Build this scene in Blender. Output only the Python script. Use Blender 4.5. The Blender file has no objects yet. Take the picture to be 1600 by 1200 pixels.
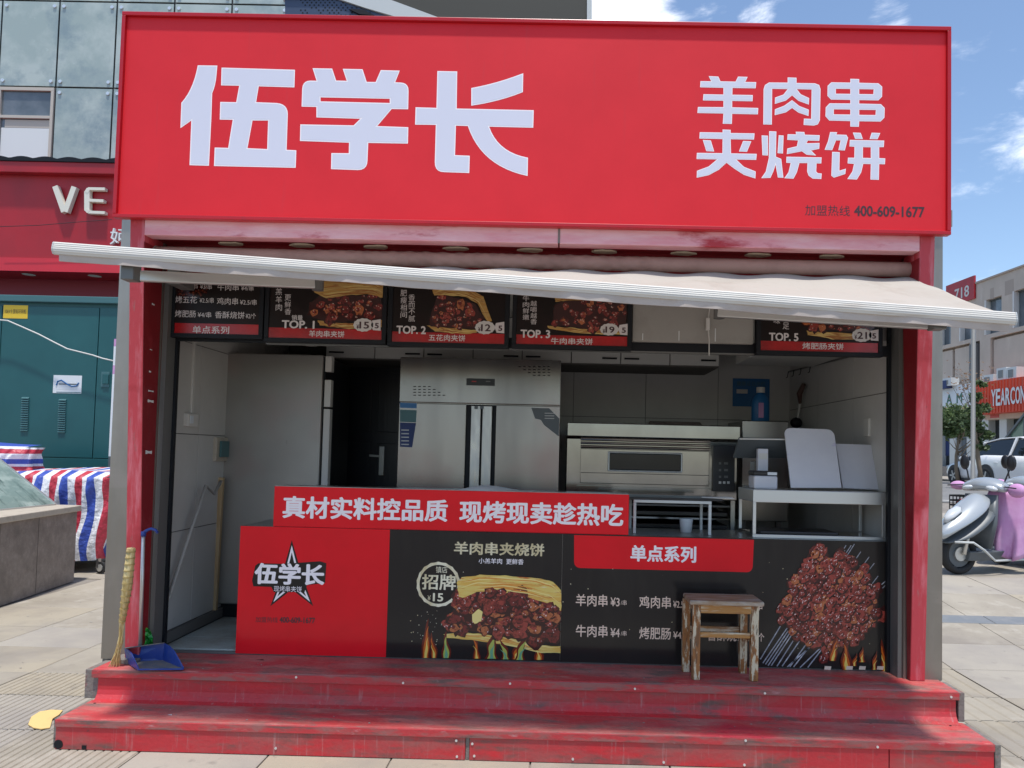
import bpy, bmesh, math, random
from mathutils import Vector, Matrix
R_ = math.radians
random.seed(7)
scn = bpy.context.scene
COL = scn.collection

# ------------------------------------------------------------------ camera
F = 1160.0; EYE = Vector((0, 0, 1.6))
yaw, pit, rol = R_(.5), R_(2.4), R_(1.35)
fw = Vector((-math.sin(yaw)*math.cos(pit), math.cos(yaw)*math.cos(pit), math.sin(pit)))
rt0 = Vector((math.cos(yaw), math.sin(yaw), 0)); up0 = rt0.cross(fw)
rt = rt0*math.cos(rol)+up0*math.sin(rol); up = -rt0*math.sin(rol)+up0*math.cos(rol)
CX, CY = 861.016, 659.156
cam = bpy.data.cameras.new('camera'); cam.sensor_width = 36; cam.lens = F/1600*36
cam.shift_x = (800-CX)/1600; cam.shift_y = (CY-600)/1600
cam.clip_start = .05; cam.clip_end = 2000
camo = bpy.data.objects.new('camera', cam); COL.objects.link(camo)
m = Matrix((rt, up, -fw)).transposed().to_4x4(); m.translation = EYE
camo.matrix_world = m
scn.camera = camo

# ------------------------------------------------------------------ world, sun, exposure
SUN_EL, SUN_DIR = 76.0, Vector((0.06, -1, 0)).normalized()   # sun high, a little to the front of the kiosk
world = bpy.data.worlds.new('World'); scn.world = world; world.use_nodes = True
wn, wl = world.node_tree.nodes, world.node_tree.links
wn.clear()
sky = wn.new('ShaderNodeTexSky'); sky.sky_type = 'NISHITA'; sky.sun_disc = False
sky.sun_elevation = R_(SUN_EL); sky.sun_rotation = R_(180); sky.air_density = 1.0; sky.dust_density = 1.0; sky.ozone_density = 2.0
bg = wn.new('ShaderNodeBackground'); bg.inputs[1].default_value = .135
wo = wn.new('ShaderNodeOutputWorld')
tc = wn.new('ShaderNodeTexCoord')
def wmath(op, a, b=None, c=None):
    n = wn.new('ShaderNodeMath'); n.operation = op
    for i, v in enumerate((a, b, c)):
        if v is None: continue
        if hasattr(v, 'links') or hasattr(v, 'is_linked'): wl.new(v, n.inputs[i])
        else: n.inputs[i].default_value = v
    return n.outputs[0]
mp = wn.new('ShaderNodeMapping'); mp.inputs['Scale'].default_value = (1, 1, 2.6); wl.new(tc.outputs['Generated'], mp.inputs[0])
nz = wn.new('ShaderNodeTexNoise'); nz.inputs['Scale'].default_value = 7.5; nz.inputs['Detail'].default_value = 9; nz.inputs['Roughness'].default_value = .62
nz.inputs['Distortion'].default_value = .35
wl.new(mp.outputs[0], nz.inputs['Vector'])
def pixdir(px, py): return (fw*F+rt*(px-CX)-up*(py-CY)).normalized()
bump = None
for (px, py, rad, amp) in ((985, -2, 4.0, .30), (1182, 34, 1.8, .16), (1380, 30, 2.4, .22), (1545, 165, 5.0, .10), (1690, 165, 6, .10), (940, 60, 3, .2), (700, -200, 16, .12)):
    d = pixdir(px, py)
    dp = wn.new('ShaderNodeVectorMath'); dp.operation = 'DOT_PRODUCT'; dp.inputs[1].default_value = d
    nrm = wn.new('ShaderNodeVectorMath'); nrm.operation = 'NORMALIZE'; wl.new(tc.outputs['Generated'], nrm.inputs[0]); wl.new(nrm.outputs[0], dp.inputs[0])
    mr = wn.new('ShaderNodeMapRange'); mr.interpolation_type = 'SMOOTHSTEP'
    mr.inputs['From Min'].default_value = math.cos(R_(rad)); mr.inputs['From Max'].default_value = 1.0; mr.inputs['To Max'].default_value = amp
    wl.new(dp.outputs['Value'], mr.inputs['Value'])
    bump = mr.outputs[0] if bump is None else wmath('ADD', bump, mr.outputs[0])
dens = wmath('ADD', nz.outputs['Fac'], bump)
cr = wn.new('ShaderNodeMapRange'); cr.interpolation_type = 'SMOOTHSTEP'
cr.inputs['From Min'].default_value = .575; cr.inputs['From Max'].default_value = .92
wl.new(dens, cr.inputs['Value'])
clo = wn.new('ShaderNodeMix'); clo.data_type = 'RGBA'
skm = wn.new('ShaderNodeMix'); skm.data_type = 'RGBA'; skm.blend_type = 'MULTIPLY'; skm.inputs[0].default_value = 1
skm.inputs[7].default_value = (.98, 1.0, 1.0, 1); wl.new(sky.outputs[0], skm.inputs[6])
wl.new(skm.outputs[2], clo.inputs[6]); clo.inputs[7].default_value = (9.0, 9.2, 9.6, 1)
wl.new(cr.outputs[0], clo.inputs[0])
wl.new(clo.outputs[2], bg.inputs[0]); wl.new(bg.outputs[0], wo.inputs[0])

sun = bpy.data.lights.new('sun', 'SUN'); sun.energy = 2.7; sun.angle = R_(2.5); sun.color = (1, .965, .91)
suno = bpy.data.objects.new('sun', sun); COL.objects.link(suno)
sd = SUN_DIR*math.cos(R_(SUN_EL)) + Vector((0, 0, math.sin(R_(SUN_EL))))
suno.rotation_euler = sd.to_track_quat('Z', 'Y').to_euler(); suno.location = (0, 0, 30)
scn.view_settings.view_transform = 'Standard'; scn.view_settings.look = 'None'
scn.view_settings.exposure = 0.6; scn.view_settings.gamma = 1; scn.view_settings.use_curve_mapping = False
scn.render.engine = 'CYCLES'
scn.cycles.max_bounces = 8; scn.cycles.diffuse_bounces = 5; scn.cycles.use_denoising = True

# ------------------------------------------------------------------ measuring helpers (photo ray -> real plane)
def ray(px, py): return fw*F+rt*(px-CX)-up*(py-CY)
def atY(px, py, Y): d = ray(px, py); return EYE+d*(Y/d.y)
def atZ(px, py, Z): d = ray(px, py); return EYE+d*((Z-EYE.z)/d.z)
def atX(px, py, X): d = ray(px, py); return EYE+d*(X/d.x)
def sst(a, b, v):
    t = max(0, min(1, (v-a)/(b-a))); return t*t*(3-2*t)
def gz(x, y):                      # the plaza climbs gently towards the street on the right
    r = .28*max(0, min(1, (y-5.6)/3.1)); r = .28*sst(5.4, 9.0, y)
    r += .38*max(0, min(1, (y-9)/17))
    return r*sst(.2, 2.9, x)
def onG(px, py):
    Y = 6
    for _ in range(60):
        p = atZ(px, py, gz(*(atY(px, py, Y).xy)))
        Y = Y*.5+p.y*.5
    return p

# ------------------------------------------------------------------ materials
def M(name, col, rough=.5, metal=0., layers=(), bump=0., bscale=60., bstretch=(1, 1, 1), rvar=0., coat=0., trans=0., spec=.5, emit=None, wave=None):
    mt = bpy.data.materials.new(name); mt.use_nodes = True
    n, l = mt.node_tree.nodes, mt.node_tree.links
    b = n['Principled BSDF']
    b.inputs['Roughness'].default_value = rough; b.inputs['Metallic'].default_value = metal
    b.inputs['Coat Weight'].default_value = coat; b.inputs['Coat Roughness'].default_value = .12
    b.inputs['Specular IOR Level'].default_value = spec
    t = n.new('ShaderNodeTexCoord')
    cur = n.new('ShaderNodeRGB'); cur.outputs[0].default_value = (*col, 1); cur = cur.outputs[0]
    for L in layers:      # (colour, scale, stretch, lo, hi[, detail, kind])
        c2, sc, st, lo, hi = L[:5]; det = L[5] if len(L) > 5 else 6; kind = L[6] if len(L) > 6 else 'noise'
        mpn = n.new('ShaderNodeMapping'); mpn.inputs['Scale'].default_value = st; mpn.inputs['Location'].default_value = (random.random()*9, random.random()*9, random.random()*9)
        l.new(t.outputs['Object'], mpn.inputs[0])
        if kind == 'voro':
            nn = n.new('ShaderNodeTexVoronoi'); nn.inputs['Scale'].default_value = sc; out = nn.outputs['Distance']
        elif kind == 'vorocol':
            nn = n.new('ShaderNodeTexVoronoi'); nn.inputs['Scale'].default_value = sc; out = nn.outputs['Color']
        else:
            nn = n.new('ShaderNodeTexNoise'); nn.inputs['Scale'].default_value = sc; nn.inputs['Detail'].default_value = det; nn.inputs['Roughness'].default_value = .62; out = nn.outputs['Fac']
        l.new(mpn.outputs[0], nn.inputs['Vector'])
        mr = n.new('ShaderNodeMapRange'); mr.inputs['From Min'].default_value = lo; mr.inputs['From Max'].default_value = hi
        mr.inputs['To Max'].default_value = L[7] if len(L) > 7 else 1.0
        l.new(out, mr.inputs['Value'])
        mx = n.new('ShaderNodeMix'); mx.data_type = 'RGBA'; l.new(mr.outputs[0], mx.inputs[0]); l.new(cur, mx.inputs[6]); mx.inputs[7].default_value = (*c2, 1)
        cur = mx.outputs[2]
    l.new(cur, b.inputs['Base Color'])
    if bump or rvar:
        mpn = n.new('ShaderNodeMapping'); mpn.inputs['Scale'].default_value = bstretch; l.new(t.outputs['Object'], mpn.inputs[0])
        nn = n.new('ShaderNodeTexNoise'); nn.inputs['Scale'].default_value = bscale; nn.inputs['Detail'].default_value = 5
        l.new(mpn.outputs[0], nn.inputs['Vector'])
        if bump:
            bp = n.new('ShaderNodeBump'); bp.inputs['Strength'].default_value = bump; bp.inputs['Distance'].default_value = .01
            l.new(nn.outputs['Fac'], bp.inputs['Height']); l.new(bp.outputs[0], b.inputs['Normal'])
        if rvar:
            mr = n.new('ShaderNodeMapRange'); mr.inputs['From Min'].default_value = .3; mr.inputs['From Max'].default_value = .7
            mr.inputs['To Min'].default_value = max(0, rough-rvar); mr.inputs['To Max'].default_value = min(1, rough+rvar)
            l.new(nn.outputs['Fac'], mr.inputs['Value']); l.new(mr.outputs[0], b.inputs['Roughness'])
    if trans:
        tr = n.new('ShaderNodeBsdfTranslucent'); l.new(cur, tr.inputs[0])
        mx = n.new('ShaderNodeMixShader'); mx.inputs[0].default_value = trans
        o = n['Material Output']; l.new(b.outputs[0], mx.inputs[1]); l.new(tr.outputs[0], mx.inputs[2]); l.new(mx.outputs[0], o.inputs[0])
    if emit:
        b.inputs['Emission Color'].default_value = (*emit[0], 1); b.inputs['Emission Strength'].default_value = emit[1]
    return mt

def glassmat(name, tint=(.8, .95, .9), rough=.05, alpha=.35):
    mt = bpy.data.materials.new(name); mt.use_nodes = True
    n, l = mt.node_tree.nodes, mt.node_tree.links
    b = n['Principled BSDF']; b.inputs['Base Color'].default_value = (*tint, 1); b.inputs['Roughness'].default_value = rough
    tr = n.new('ShaderNodeBsdfTransparent'); tr.inputs[0].default_value = (*tint, 1)
    mx = n.new('ShaderNodeMixShader'); mx.inputs[0].default_value = alpha
    l.new(tr.outputs[0], mx.inputs[1]); l.new(b.outputs[0], mx.inputs[2]); l.new(mx.outputs[0], n['Material Output'].inputs[0])
    return mt

X = (1, 1, 1)
m_signred = M('sign_vinyl_red', (.74, .020, .030), .5, spec=.3, layers=[((.68, .017, .026), 2.2, X, .35, .7), ((.60, .04, .048), 5, (3.5, 1, .22), .60, .90, 7)], bump=.06, bscale=2.2)
m_signframe = M('sign_frame_red', (.46, .005, .012), .32, layers=[((.35, .01, .015), 14, X, .55, .8)])
m_lav = M('letter_lavender', (.68, .68, .78), .5)
m_white = M('letter_white', (.95, .88, .90), .5)
m_ink = M('letter_ink', (.06, .02, .025), .5)
m_redwood = M('weathered_red_paint', (.50, .045, .06), .55,
    layers=[((.62, .17, .20), 9, (2.5, 2.5, .30), .50, .70, 9), ((.36, .015, .022), 3.2, X, .56, .72, 5), ((.30, .17, .16), 40, (.5, .5, .12), .62, .80, 4), ((.12, .06, .05), 26, (1, 1, .4), .70, .86, 4)], bump=.22, bscale=40, bstretch=(1, 1, .3))
m_beam = M('faded_pink_beam_paint', (.72, .29, .32), .55,
    layers=[((.78, .45, .47), 9, (.25, 1, 1.4), .40, .62, 8), ((.42, .025, .035), 6, (.3, 1, 1), .57, .68, 7), ((.16, .07, .07), 40, (.4, 1, 1), .70, .84, 5)], bump=.25, bscale=60, bstretch=(.3, 1, 1))
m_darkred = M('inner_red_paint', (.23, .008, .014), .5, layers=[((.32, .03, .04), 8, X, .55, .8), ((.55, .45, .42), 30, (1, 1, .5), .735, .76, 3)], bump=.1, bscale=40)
m_tread = M('worn_step_tread', (.50, .048, .050), .6,
    layers=[((.42, .16, .14), 2.6, (.8, 1.8, 1), .42, .62, 11), ((.21, .125, .105), 4.2, (.7, 2.2, 1), .49, .64, 11), ((.17, .10, .095), 9, (.8, 1.6, 1), .60, .72, 8), ((.56, .20, .17), 12, (.5, 1.6, 1), .56, .72, 9), ((.50, .03, .05), 2.2, (.7, 1.2, 1), .57, .68, 6), ((.10, .065, .06), 22, (1, 2.2, 1), .64, .76, 6)], bump=.25, bscale=45, rvar=.12)
m_riser = M('worn_step_riser', (.48, .026, .034), .52,
    layers=[((.34, .085, .078), 3.6, (.7, 1, 1.6), .46, .68, 10), ((.15, .075, .065), 4.5, (.6, 1, 2.2), .52, .66, 11), ((.40, .19, .18), 26, (1.6, 1, .12), .60, .80, 6), ((.46, .22, .21), 22, (2.2, 1, .10), .60, .84, 6), ((.58, .02, .028), 2.4, (1, 1, 3.0), .55, .66, 6), ((.07, .045, .045), 24, X, .66, .78, 5)], bump=.2, bscale=50, rvar=.1)
m_lip = M('worn_step_nosing', (.50, .038, .045), .5,
    layers=[((.31, .11, .10), 5, (.8, 1, 3), .45, .58, 9), ((.14, .085, .075), 6, (.6, 1, 4), .50, .64, 10), ((.58, .30, .30), 30, (.3, 1, 1), .62, .78, 6)], bump=.2, bscale=60)
m_stepside = M('dirty_grey_step_end', (.20, .175, .155), .8, layers=[((.30, .08, .075), 9, X, .58, .7), ((.09, .075, .065), 20, X, .5, .75)], bump=.4, bscale=70)
m_steel = M('brushed_steel', (.50, .50, .49), .34, 1., layers=[((.40, .39, .37), 1.6, (1, 1, .35), .35, .65)], rvar=.08, bscale=30, bstretch=(1, 1, .3))
m_steeldull = M('dull_steel_cladding', (.40, .365, .32), .40, .8, layers=[((.27, .245, .215), 1.1, (1, 1, .5), .35, .6), ((.13, .11, .10), 22, (1, 1, .4), .70, .82), ((.34, .30, .27), 3.5, (.3, 1, 1.2), .60, .70, 3)], rvar=.08, bscale=40, bstretch=(1, 1, .03))
m_steelh = M('fridge_steel', (.31, .29, .27), .26, .92, layers=[((.22, .205, .195), 1.1, (2.2, 1, .35), .40, .60, 3), ((.26, .20, .19), 1.7, X, .5, .7, 2), ((.16, .15, .14), 9, (1, 1, .6), .66, .8, 4)], bump=.05, bscale=1.6)
m_ovensteel = M('oven_steel', (.31, .305, .295), .13, .95, layers=[((.24, .235, .23), 3, (1, 1, .5), .4, .7)], bump=.05, bscale=2.5)
m_alu = M('aluminium', (.62, .62, .60), .38, .7)
m_blackp = M('black_plastic', (.018, .018, .02), .35)
m_rubber = M('tyre_rubber', (.022, .022, .022), .8, bump=.3, bscale=90)
m_black = M('black_metal_frame', (.010, .011, .014), .5, spec=.25)
m_gjamb = M('grey_metal_jamb', (.15, .148, .14), .45, .2, layers=[((.17, .17, .165), 6, (1, 1, .2), .5, .7)])
m_wallw = M('interior_wall_panel', (.58, .56, .53), .45, layers=[((.50, .485, .455), 2, X, .4, .7), ((.22, .20, .18), 12, X, .68, .85)], bump=.03, bscale=12)
m_seam = M('panel_joint', (.14, .13, .12), .8)
m_ceil = M('interior_ceiling', (.45, .44, .42), .7)
m_ftile = M('interior_floor_tile', (.42, .46, .43), .4, layers=[((.28, .27, .23), 4, X, .45, .7), ((.16, .14, .12), 22, X, .66, .8)], rvar=.1)
m_cabw = M('white_cabinet', (.60, .59, .565), .45)
m_door = M('dark_navy_door', (.010, .012, .020), .35, bump=.1, bscale=8, bstretch=(6, 1, .4))
m_doorframe = M('brown_door_frame', (.09, .045, .035), .5)
m_gasket = M('white_plastic', (.62, .60, .56), .5)
m_sidesteel = M('matt_side_steel', (.37, .352, .325), .42, .55, layers=[((.31, .295, .27), 1.2, X, .42, .62, 3), ((.36, .30, .275), 2.0, X, .55, .75, 2), ((.25, .235, .22), 16, (1, 1, .5), .70, .82, 4)], bump=.05, bscale=1.6)
m_board = M('cutting_board_plastic', (.66, .66, .70), .5, layers=[((.56, .56, .62), 1.5, X, .4, .7), ((.45, .40, .62), 7, (1, 1, 4), .66, .76, 3)], bump=.05, bscale=30)
m_screen = M('menu_print_dark', (.012, .007, .006), .4, spec=.25, layers=[((.028, .012, .010), 3, X, .5, .75)])
m_screenred = M('menu_print_red', (.48, .010, .012), .25, layers=[((.27, .008, .01), 4, X, .45, .7)])
m_mtext = M('menu_text', (.70, .64, .62), .4)
m_ptext = M('counter_text_cream', (.82, .62, .50), .35)
m_gold = M('gold_print', (.62, .52, .30), .35, layers=[((.85, .80, .60), 9, (1, 1, .3), .45, .6), ((.38, .28, .12), 7, (1, 1, .3), .60, .75)])
m_prtred = M('counter_vinyl_red', (.82, .010, .020), .2, layers=[((.74, .010, .018), 3, X, .4, .7)], bump=.06, bscale=5, spec=.25)
m_prtblack = M('counter_vinyl_black', (.020, .017, .016), .14, layers=[((.034, .030, .026), 2.4, (1, 1, .25), .45, .7), ((.10, .09, .08), 60, X, .755, .80, 3)], bump=.05, bscale=4, spec=.32)
m_bread = M('print_bread', (.78, .46, .09), .2, layers=[((.80, .60, .16), 20, (.35, 1, 2.2), .40, .56, 5), ((.55, .13, .03), 26, (.3, 1, 2.6), .56, .66, 5), ((.85, .76, .42), 34, (.3, 1, 2.8), .60, .70, 4)])
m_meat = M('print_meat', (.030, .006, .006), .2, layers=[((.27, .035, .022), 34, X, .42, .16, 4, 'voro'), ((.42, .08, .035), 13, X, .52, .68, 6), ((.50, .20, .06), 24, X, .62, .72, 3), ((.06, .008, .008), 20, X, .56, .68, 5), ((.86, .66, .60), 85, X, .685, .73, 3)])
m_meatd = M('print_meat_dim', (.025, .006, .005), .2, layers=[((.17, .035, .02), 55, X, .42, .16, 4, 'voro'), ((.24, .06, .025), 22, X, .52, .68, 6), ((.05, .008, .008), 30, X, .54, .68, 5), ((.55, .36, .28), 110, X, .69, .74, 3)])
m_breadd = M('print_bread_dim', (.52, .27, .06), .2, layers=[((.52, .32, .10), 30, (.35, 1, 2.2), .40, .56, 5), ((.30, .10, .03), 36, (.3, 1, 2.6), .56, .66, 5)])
m_skewer = M('print_skewer_steel', (.30, .31, .36), .25, layers=[((.62, .62, .66), 30, (1, 1, 1), .5, .66)])
m_flame = M('print_flame', (.30, .03, .01), .2, layers=[((.85, .26, .03), 14, (1, 1, .35), .42, .58, 4), ((.95, .75, .25), 18, (1, 1, .3), .56, .68, 4), ((.03, .015, .012), 16, (1, 1, .4), .60, .72, 4)])
m_flameg = M('print_flame_green', (.10, .40, .22), .2, layers=[((.75, .72, .12), 18, (1, 1, .3), .45, .6, 4), ((.55, .10, .03), 14, (1, 1, .4), .56, .7, 4)])
m_badgew = M('price_badge_cream', (.66, .62, .58), .4)
m_fabric = M('cream_awning_fabric', (.50, .46, .40), .85, layers=[((.455, .41, .35), 3, X, .5, .72, 7), ((.38, .33, .28), 9, (1, 2.5, 1), .62, .80, 6), ((.40, .345, .29), 2.0, (1.5, .6, 1), .60, .78, 9)], bump=.16, bscale=11, bstretch=(1.2, .5, 1), trans=.15)
m_awnbar = M('white_awning_profile', (.64, .61, .555), .55, layers=[((.50, .44, .38), 22, (.15, 1, 2.5), .56, .70, 6)])
m_valance = M('awning_hem_taupe', (.50, .43, .38), .8, layers=[((.40, .33, .28), 12, (.4, 1, 1), .5, .75)])
m_roll = M('rolled_fabric_brown', (.38, .225, .185), .8, layers=[((.29, .165, .135), 5, X, .45, .7)], bump=.15, bscale=25)
m_foam = M('foam_filler', (.56, .50, .37), .9, bump=.4, bscale=60)
m_stone = M('plaza_stone', (.365, .325, .262), .8, layers=[((.295, .26, .208), 1.1, X, .40, .60, 8), ((.42, .38, .318), 4.5, X, .50, .70, 7), ((.20, .175, .15), 9, X, .62, .78, 6), ((.25, .22, .185), .7, X, .52, .68, 10), ((.22, .20, .17), 90, X, .66, .80, 3)], bump=.15, bscale=90)
m_stone2 = M('plaza_stone_pale', (.375, .338, .282), .8, layers=[((.31, .28, .245), 1.5, X, .40, .62, 8), ((.23, .205, .18), 7, X, .62, .78, 6), ((.27, .24, .20), .8, X, .54, .70, 10), ((.24, .21, .18), 80, X, .67, .80, 3)], bump=.15, bscale=90)
m_stone3 = M('plaza_stone_warm', (.37, .322, .245), .8, layers=[((.30, .265, .22), 1.3, X, .42, .62, 8), ((.21, .185, .155), 8, X, .62, .78, 6), ((.25, .22, .18), .75, X, .53, .69, 10), ((.24, .21, .18), 85, X, .67, .80, 3)], bump=.15, bscale=90)
m_blueband = M('blue_grey_band_tile', (.17, .185, .20), .7, layers=[((.24, .24, .24), 5, X, .45, .7)], bump=.1)
m_groundm = M('ground_joint_earth', (.20, .175, .15), .9, layers=[((.30, .27, .23), 3, X, .4, .7)])
m_asph = M('road_asphalt', (.17, .168, .165), .85, layers=[((.22, .215, .205), 1.2, X, .4, .7), ((.12, .12, .12), 60, X, .55, .8)], bump=.2, bscale=120)
m_kerb = M('kerb_stone', (.42, .40, .37), .8)
m_granite = M('brown_granite', (.235, .195, .165), .55, layers=[((.30, .255, .22), 22, X, .45, .7, 7), ((.15, .125, .105), 5, X, .45, .72, 7), ((.42, .37, .32), 120, X, .62, .74, 3)], bump=.05)
m_granitetop = M('pale_granite_coping', (.47, .41, .33), .6, layers=[((.36, .31, .25), 12, X, .5, .75)], bump=.08)
m_skyglass = M('green_skylight_glass', (.20, .27, .245), .08, layers=[((.34, .41, .37), 2.5, (1, 1, 3), .48, .62), ((.11, .16, .145), 4, (1, 3, 1), .52, .66)], spec=.8)
m_teal = M('teal_painted_steel', (.010, .088, .094), .42, layers=[((.014, .104, .110), 1.3, X, .4, .7), ((.01, .085, .095), 7, (1, 1, .3), .6, .8)], bump=.06, bscale=1.5)
m_tealtrim = M('teal_trim', (.05, .14, .15), .45)
m_yel = M('yellow_sticker', (.75, .50, .03), .5)
m_paper = M('white_paper', (.72, .74, .74), .6)
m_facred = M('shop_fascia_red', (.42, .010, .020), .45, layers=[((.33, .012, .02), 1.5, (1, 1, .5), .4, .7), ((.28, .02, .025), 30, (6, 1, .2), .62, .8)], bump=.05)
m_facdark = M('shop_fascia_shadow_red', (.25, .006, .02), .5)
m_letter = M('cream_channel_letter', (.74, .70, .60), .4)
m_cglass = M('curtain_wall_glass', (.36, .43, .40), .20, .0, layers=[((.47, .53, .49), 1.1, X, .44, .60, 7), ((.25, .32, .33), .7, X, .50, .62, 6), ((.48, .52, .49), 9, (4, 1, .3), .68, .84, 4)], rvar=.08, bscale=6, spec=.7)
m_cgap = M('curtain_wall_joint', (.07, .08, .085), .7)
m_bolt = M('steel_spider_bolt', (.75, .75, .74), .3, .6)
m_win = M('window_glass_dark', (.10, .12, .135), .08, layers=[((.20, .22, .24), .6, X, .45, .65)], spec=.8)
m_winframe = M('window_frame_beige', (.52, .47, .41), .6)
m_winframew = M('window_frame_white', (.68, .66, .62), .6)
m_darkeave = M('dark_olive_eave', (.040, .038, .028), .6)
m_perf = M('perforated_blue_metal', (.05, .07, .12), .4, .2)
m_whitemetal = M('white_metal_cladding', (.55, .57, .56), .4)
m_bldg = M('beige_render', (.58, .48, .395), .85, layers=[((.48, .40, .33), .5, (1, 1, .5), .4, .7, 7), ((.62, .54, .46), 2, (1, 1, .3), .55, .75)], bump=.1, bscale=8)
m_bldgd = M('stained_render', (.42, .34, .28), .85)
m_shopint = M('dark_shop_interior', (.02, .025, .027), .6)
m_orange = M('orange_red_sign', (.62, .055, .018), .5)
m_wood = M('worn_stool_wood', (.30, .12, .032), .55, layers=[((.58, .50, .36), 17, (2.4, 2.4, .5), .495, .525, 8), ((.17, .075, .028), 22, (2, 2, .4), .54, .60, 7), ((.07, .045, .03), 34, (2, 2, .4), .60, .68, 6)], bump=.4, bscale=60, bstretch=(1, 1, .2))
m_woodh = M('worn_stool_rail_wood', (.40, .19, .05), .55, layers=[((.56, .49, .36), 14, (.28, 2.4, 2.4), .50, .60, 6), ((.24, .10, .03), 20, (.25, 2, 2), .54, .66, 6), ((.10, .06, .035), 34, (.3, 2, 2), .65, .74, 5)], bump=.4, bscale=60, bstretch=(.2, 1, 1))
m_woodtop = M('worn_stool_top_wood', (.30, .19, .11), .6, layers=[((.42, .37, .31), 10, (.35, 2, 1), .46, .60, 8), ((.16, .095, .05), 16, (.3, 2, 1), .55, .68, 7), ((.42, .22, .07), 9, (.5, 2, 1), .60, .74, 5)], bump=.35, bscale=50, bstretch=(.2, 1, 1))
m_straw = M('broom_straw', (.55, .40, .15), .8, layers=[((.68, .55, .28), 60, (1, 1, .1), .45, .6), ((.30, .20, .08), 50, (1, 1, .15), .55, .72)], bump=.5, bscale=120, bstretch=(1, 1, .1))
m_strawb = M('broom_binding', (.40, .29, .11), .8)
m_blue = M('blue_plastic', (.018, .05, .26), .38, layers=[((.10, .12, .22), 12, X, .55, .8)], rvar=.1)
m_dust = M('dusty_blue_plastic', (.10, .12, .16), .7, layers=[((.20, .175, .14), 14, X, .40, .62, 7)])
m_green = M('green_packet', (.012, .22, .03), .25)
m_yellowc = M('yellow_cardboard', (.72, .50, .20), .8, layers=[((.62, .44, .18), 6, X, .5, .7)])
m_batten = M('raw_wood_batten', (.50, .36, .20), .75, layers=[((.38, .25, .13), 9, (1, 1, .2), .5, .7)])
m_pole = M('grey_mop_pole', (.42, .40, .37), .5, layers=[((.16, .14, .12), 25, (1, 1, .5), .60, .72)])
m_poster = M('blue_poster', (.015, .14, .36), .4)
m_tanoven = M('print_dim_white', (.5, .5, .5), .5)
m_bark = M('tree_bark', (.22, .17, .12), .9, bump=.4)
m_leaf = M('leaf_green', (.11, .165, .055), .6, layers=[((.14, .19, .075), 1.5, X, .4, .6)], trans=.25)
m_leafd = M('leaf_dark_green', (.075, .115, .05), .6, layers=[((.10, .145, .06), 2, X, .4, .6)], trans=.2)
m_leafr = M('leaf_russet', (.16, .085, .035), .6, trans=.2)
m_lamp = M('galvanised_pole', (.15, .155, .155), .6)
m_carw = M('white_car_paint', (.84, .84, .84), .22, coat=.6)
m_carg = M('car_glass', (.012, .016, .022), .05, spec=.4)
m_carlow = M('dark_car_trim', (.03, .03, .032), .6)
m_rim = M('alloy_rim', (.45, .45, .46), .35, .6)
m_redl = M('red_lamp', (.45, .02, .02), .3)
m_silver = M('silver_scooter_paint', (.38, .41, .43), .22, .25, coat=.5)
m_sgrey = M('grey_scooter_plastic', (.10, .115, .125), .42)
m_headl = M('headlamp_lens', (.55, .57, .58), .1, spec=.8)
m_pink = M('pink_quilted_cloth', (.55, .27, .50), .85, layers=[((.62, .36, .58), 5, X, .4, .7), ((.42, .18, .38), 8, (1, 1, .3), .6, .8)], bump=.5, bscale=8)
m_greenglass = M('green_glass_canopy', (.12, .20, .155), .15, layers=[((.18, .27, .21), 3, X, .45, .7)])
m_skin = M('skin', (.45, .27, .19), .6); m_shirt = M('pale_shirt', (.62, .58, .58), .8); m_hat = M('straw_hat', (.70, .66, .55), .8)
m_hair = M('dark_hair', (.02, .015, .012), .7)
m_ac = M('white_ac_unit', (.62, .63, .62), .5); m_acd = M('ac_grille', (.20, .21, .21), .6)
m_wband = M('white_shop_band', (.66, .70, .74), .4)
m_gtext = M('green_letter', (.02, .14, .09), .5)
m_bluesh = M('navy_awning', (.02, .04, .14), .6)
m_card = M('grey_cardboard', (.34, .32, .29), .7, layers=[((.28, .26, .23), 4, X, .45, .7)])

def m_stripe():
    mt = bpy.data.materials.new('striped_woven_tarp'); mt.use_nodes = True
    n, l = mt.node_tree.nodes, mt.node_tree.links; b = n['Principled BSDF']; b.inputs['Roughness'].default_value = .45
    uv = n.new('ShaderNodeUVMap'); uv.uv_map = 'UVMap'
    sx = n.new('ShaderNodeSeparateXYZ'); l.new(uv.outputs[0], sx.inputs[0])
    fr = n.new('ShaderNodeMath'); fr.operation = 'FRACT'; l.new(sx.outputs[0], fr.inputs[0])
    r = n.new('ShaderNodeValToRGB'); r.color_ramp.interpolation = 'CONSTANT'
    W, Rd, B = (.74, .74, .76, 1), (.50, .035, .06, 1), (.045, .085, .40, 1)
    e = r.color_ramp.elements; e[0].position = 0; e[0].color = W; e[1].position = .17; e[1].color = Rd
    for p, c in ((.43, W), (.58, B), (.86, W)):
        k = e.new(p); k.color = c
    l.new(fr.outputs[0], r.inputs[0]); l.new(r.outputs[0], b.inputs['Base Color'])
    nn = n.new('ShaderNodeTexNoise'); nn.inputs['Scale'].default_value = 14; nn.inputs['Detail'].default_value = 4
    bp = n.new('ShaderNodeBump'); bp.inputs['Strength'].default_value = .9; bp.inputs['Distance'].default_value = .03
    t = n.new('ShaderNodeTexCoord'); l.new(t.outputs['Object'], nn.inputs['Vector']); l.new(nn.outputs['Fac'], bp.inputs['Height']); l.new(bp.outputs[0], b.inputs['Normal'])
    return mt
m_tarp = m_stripe()

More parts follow.
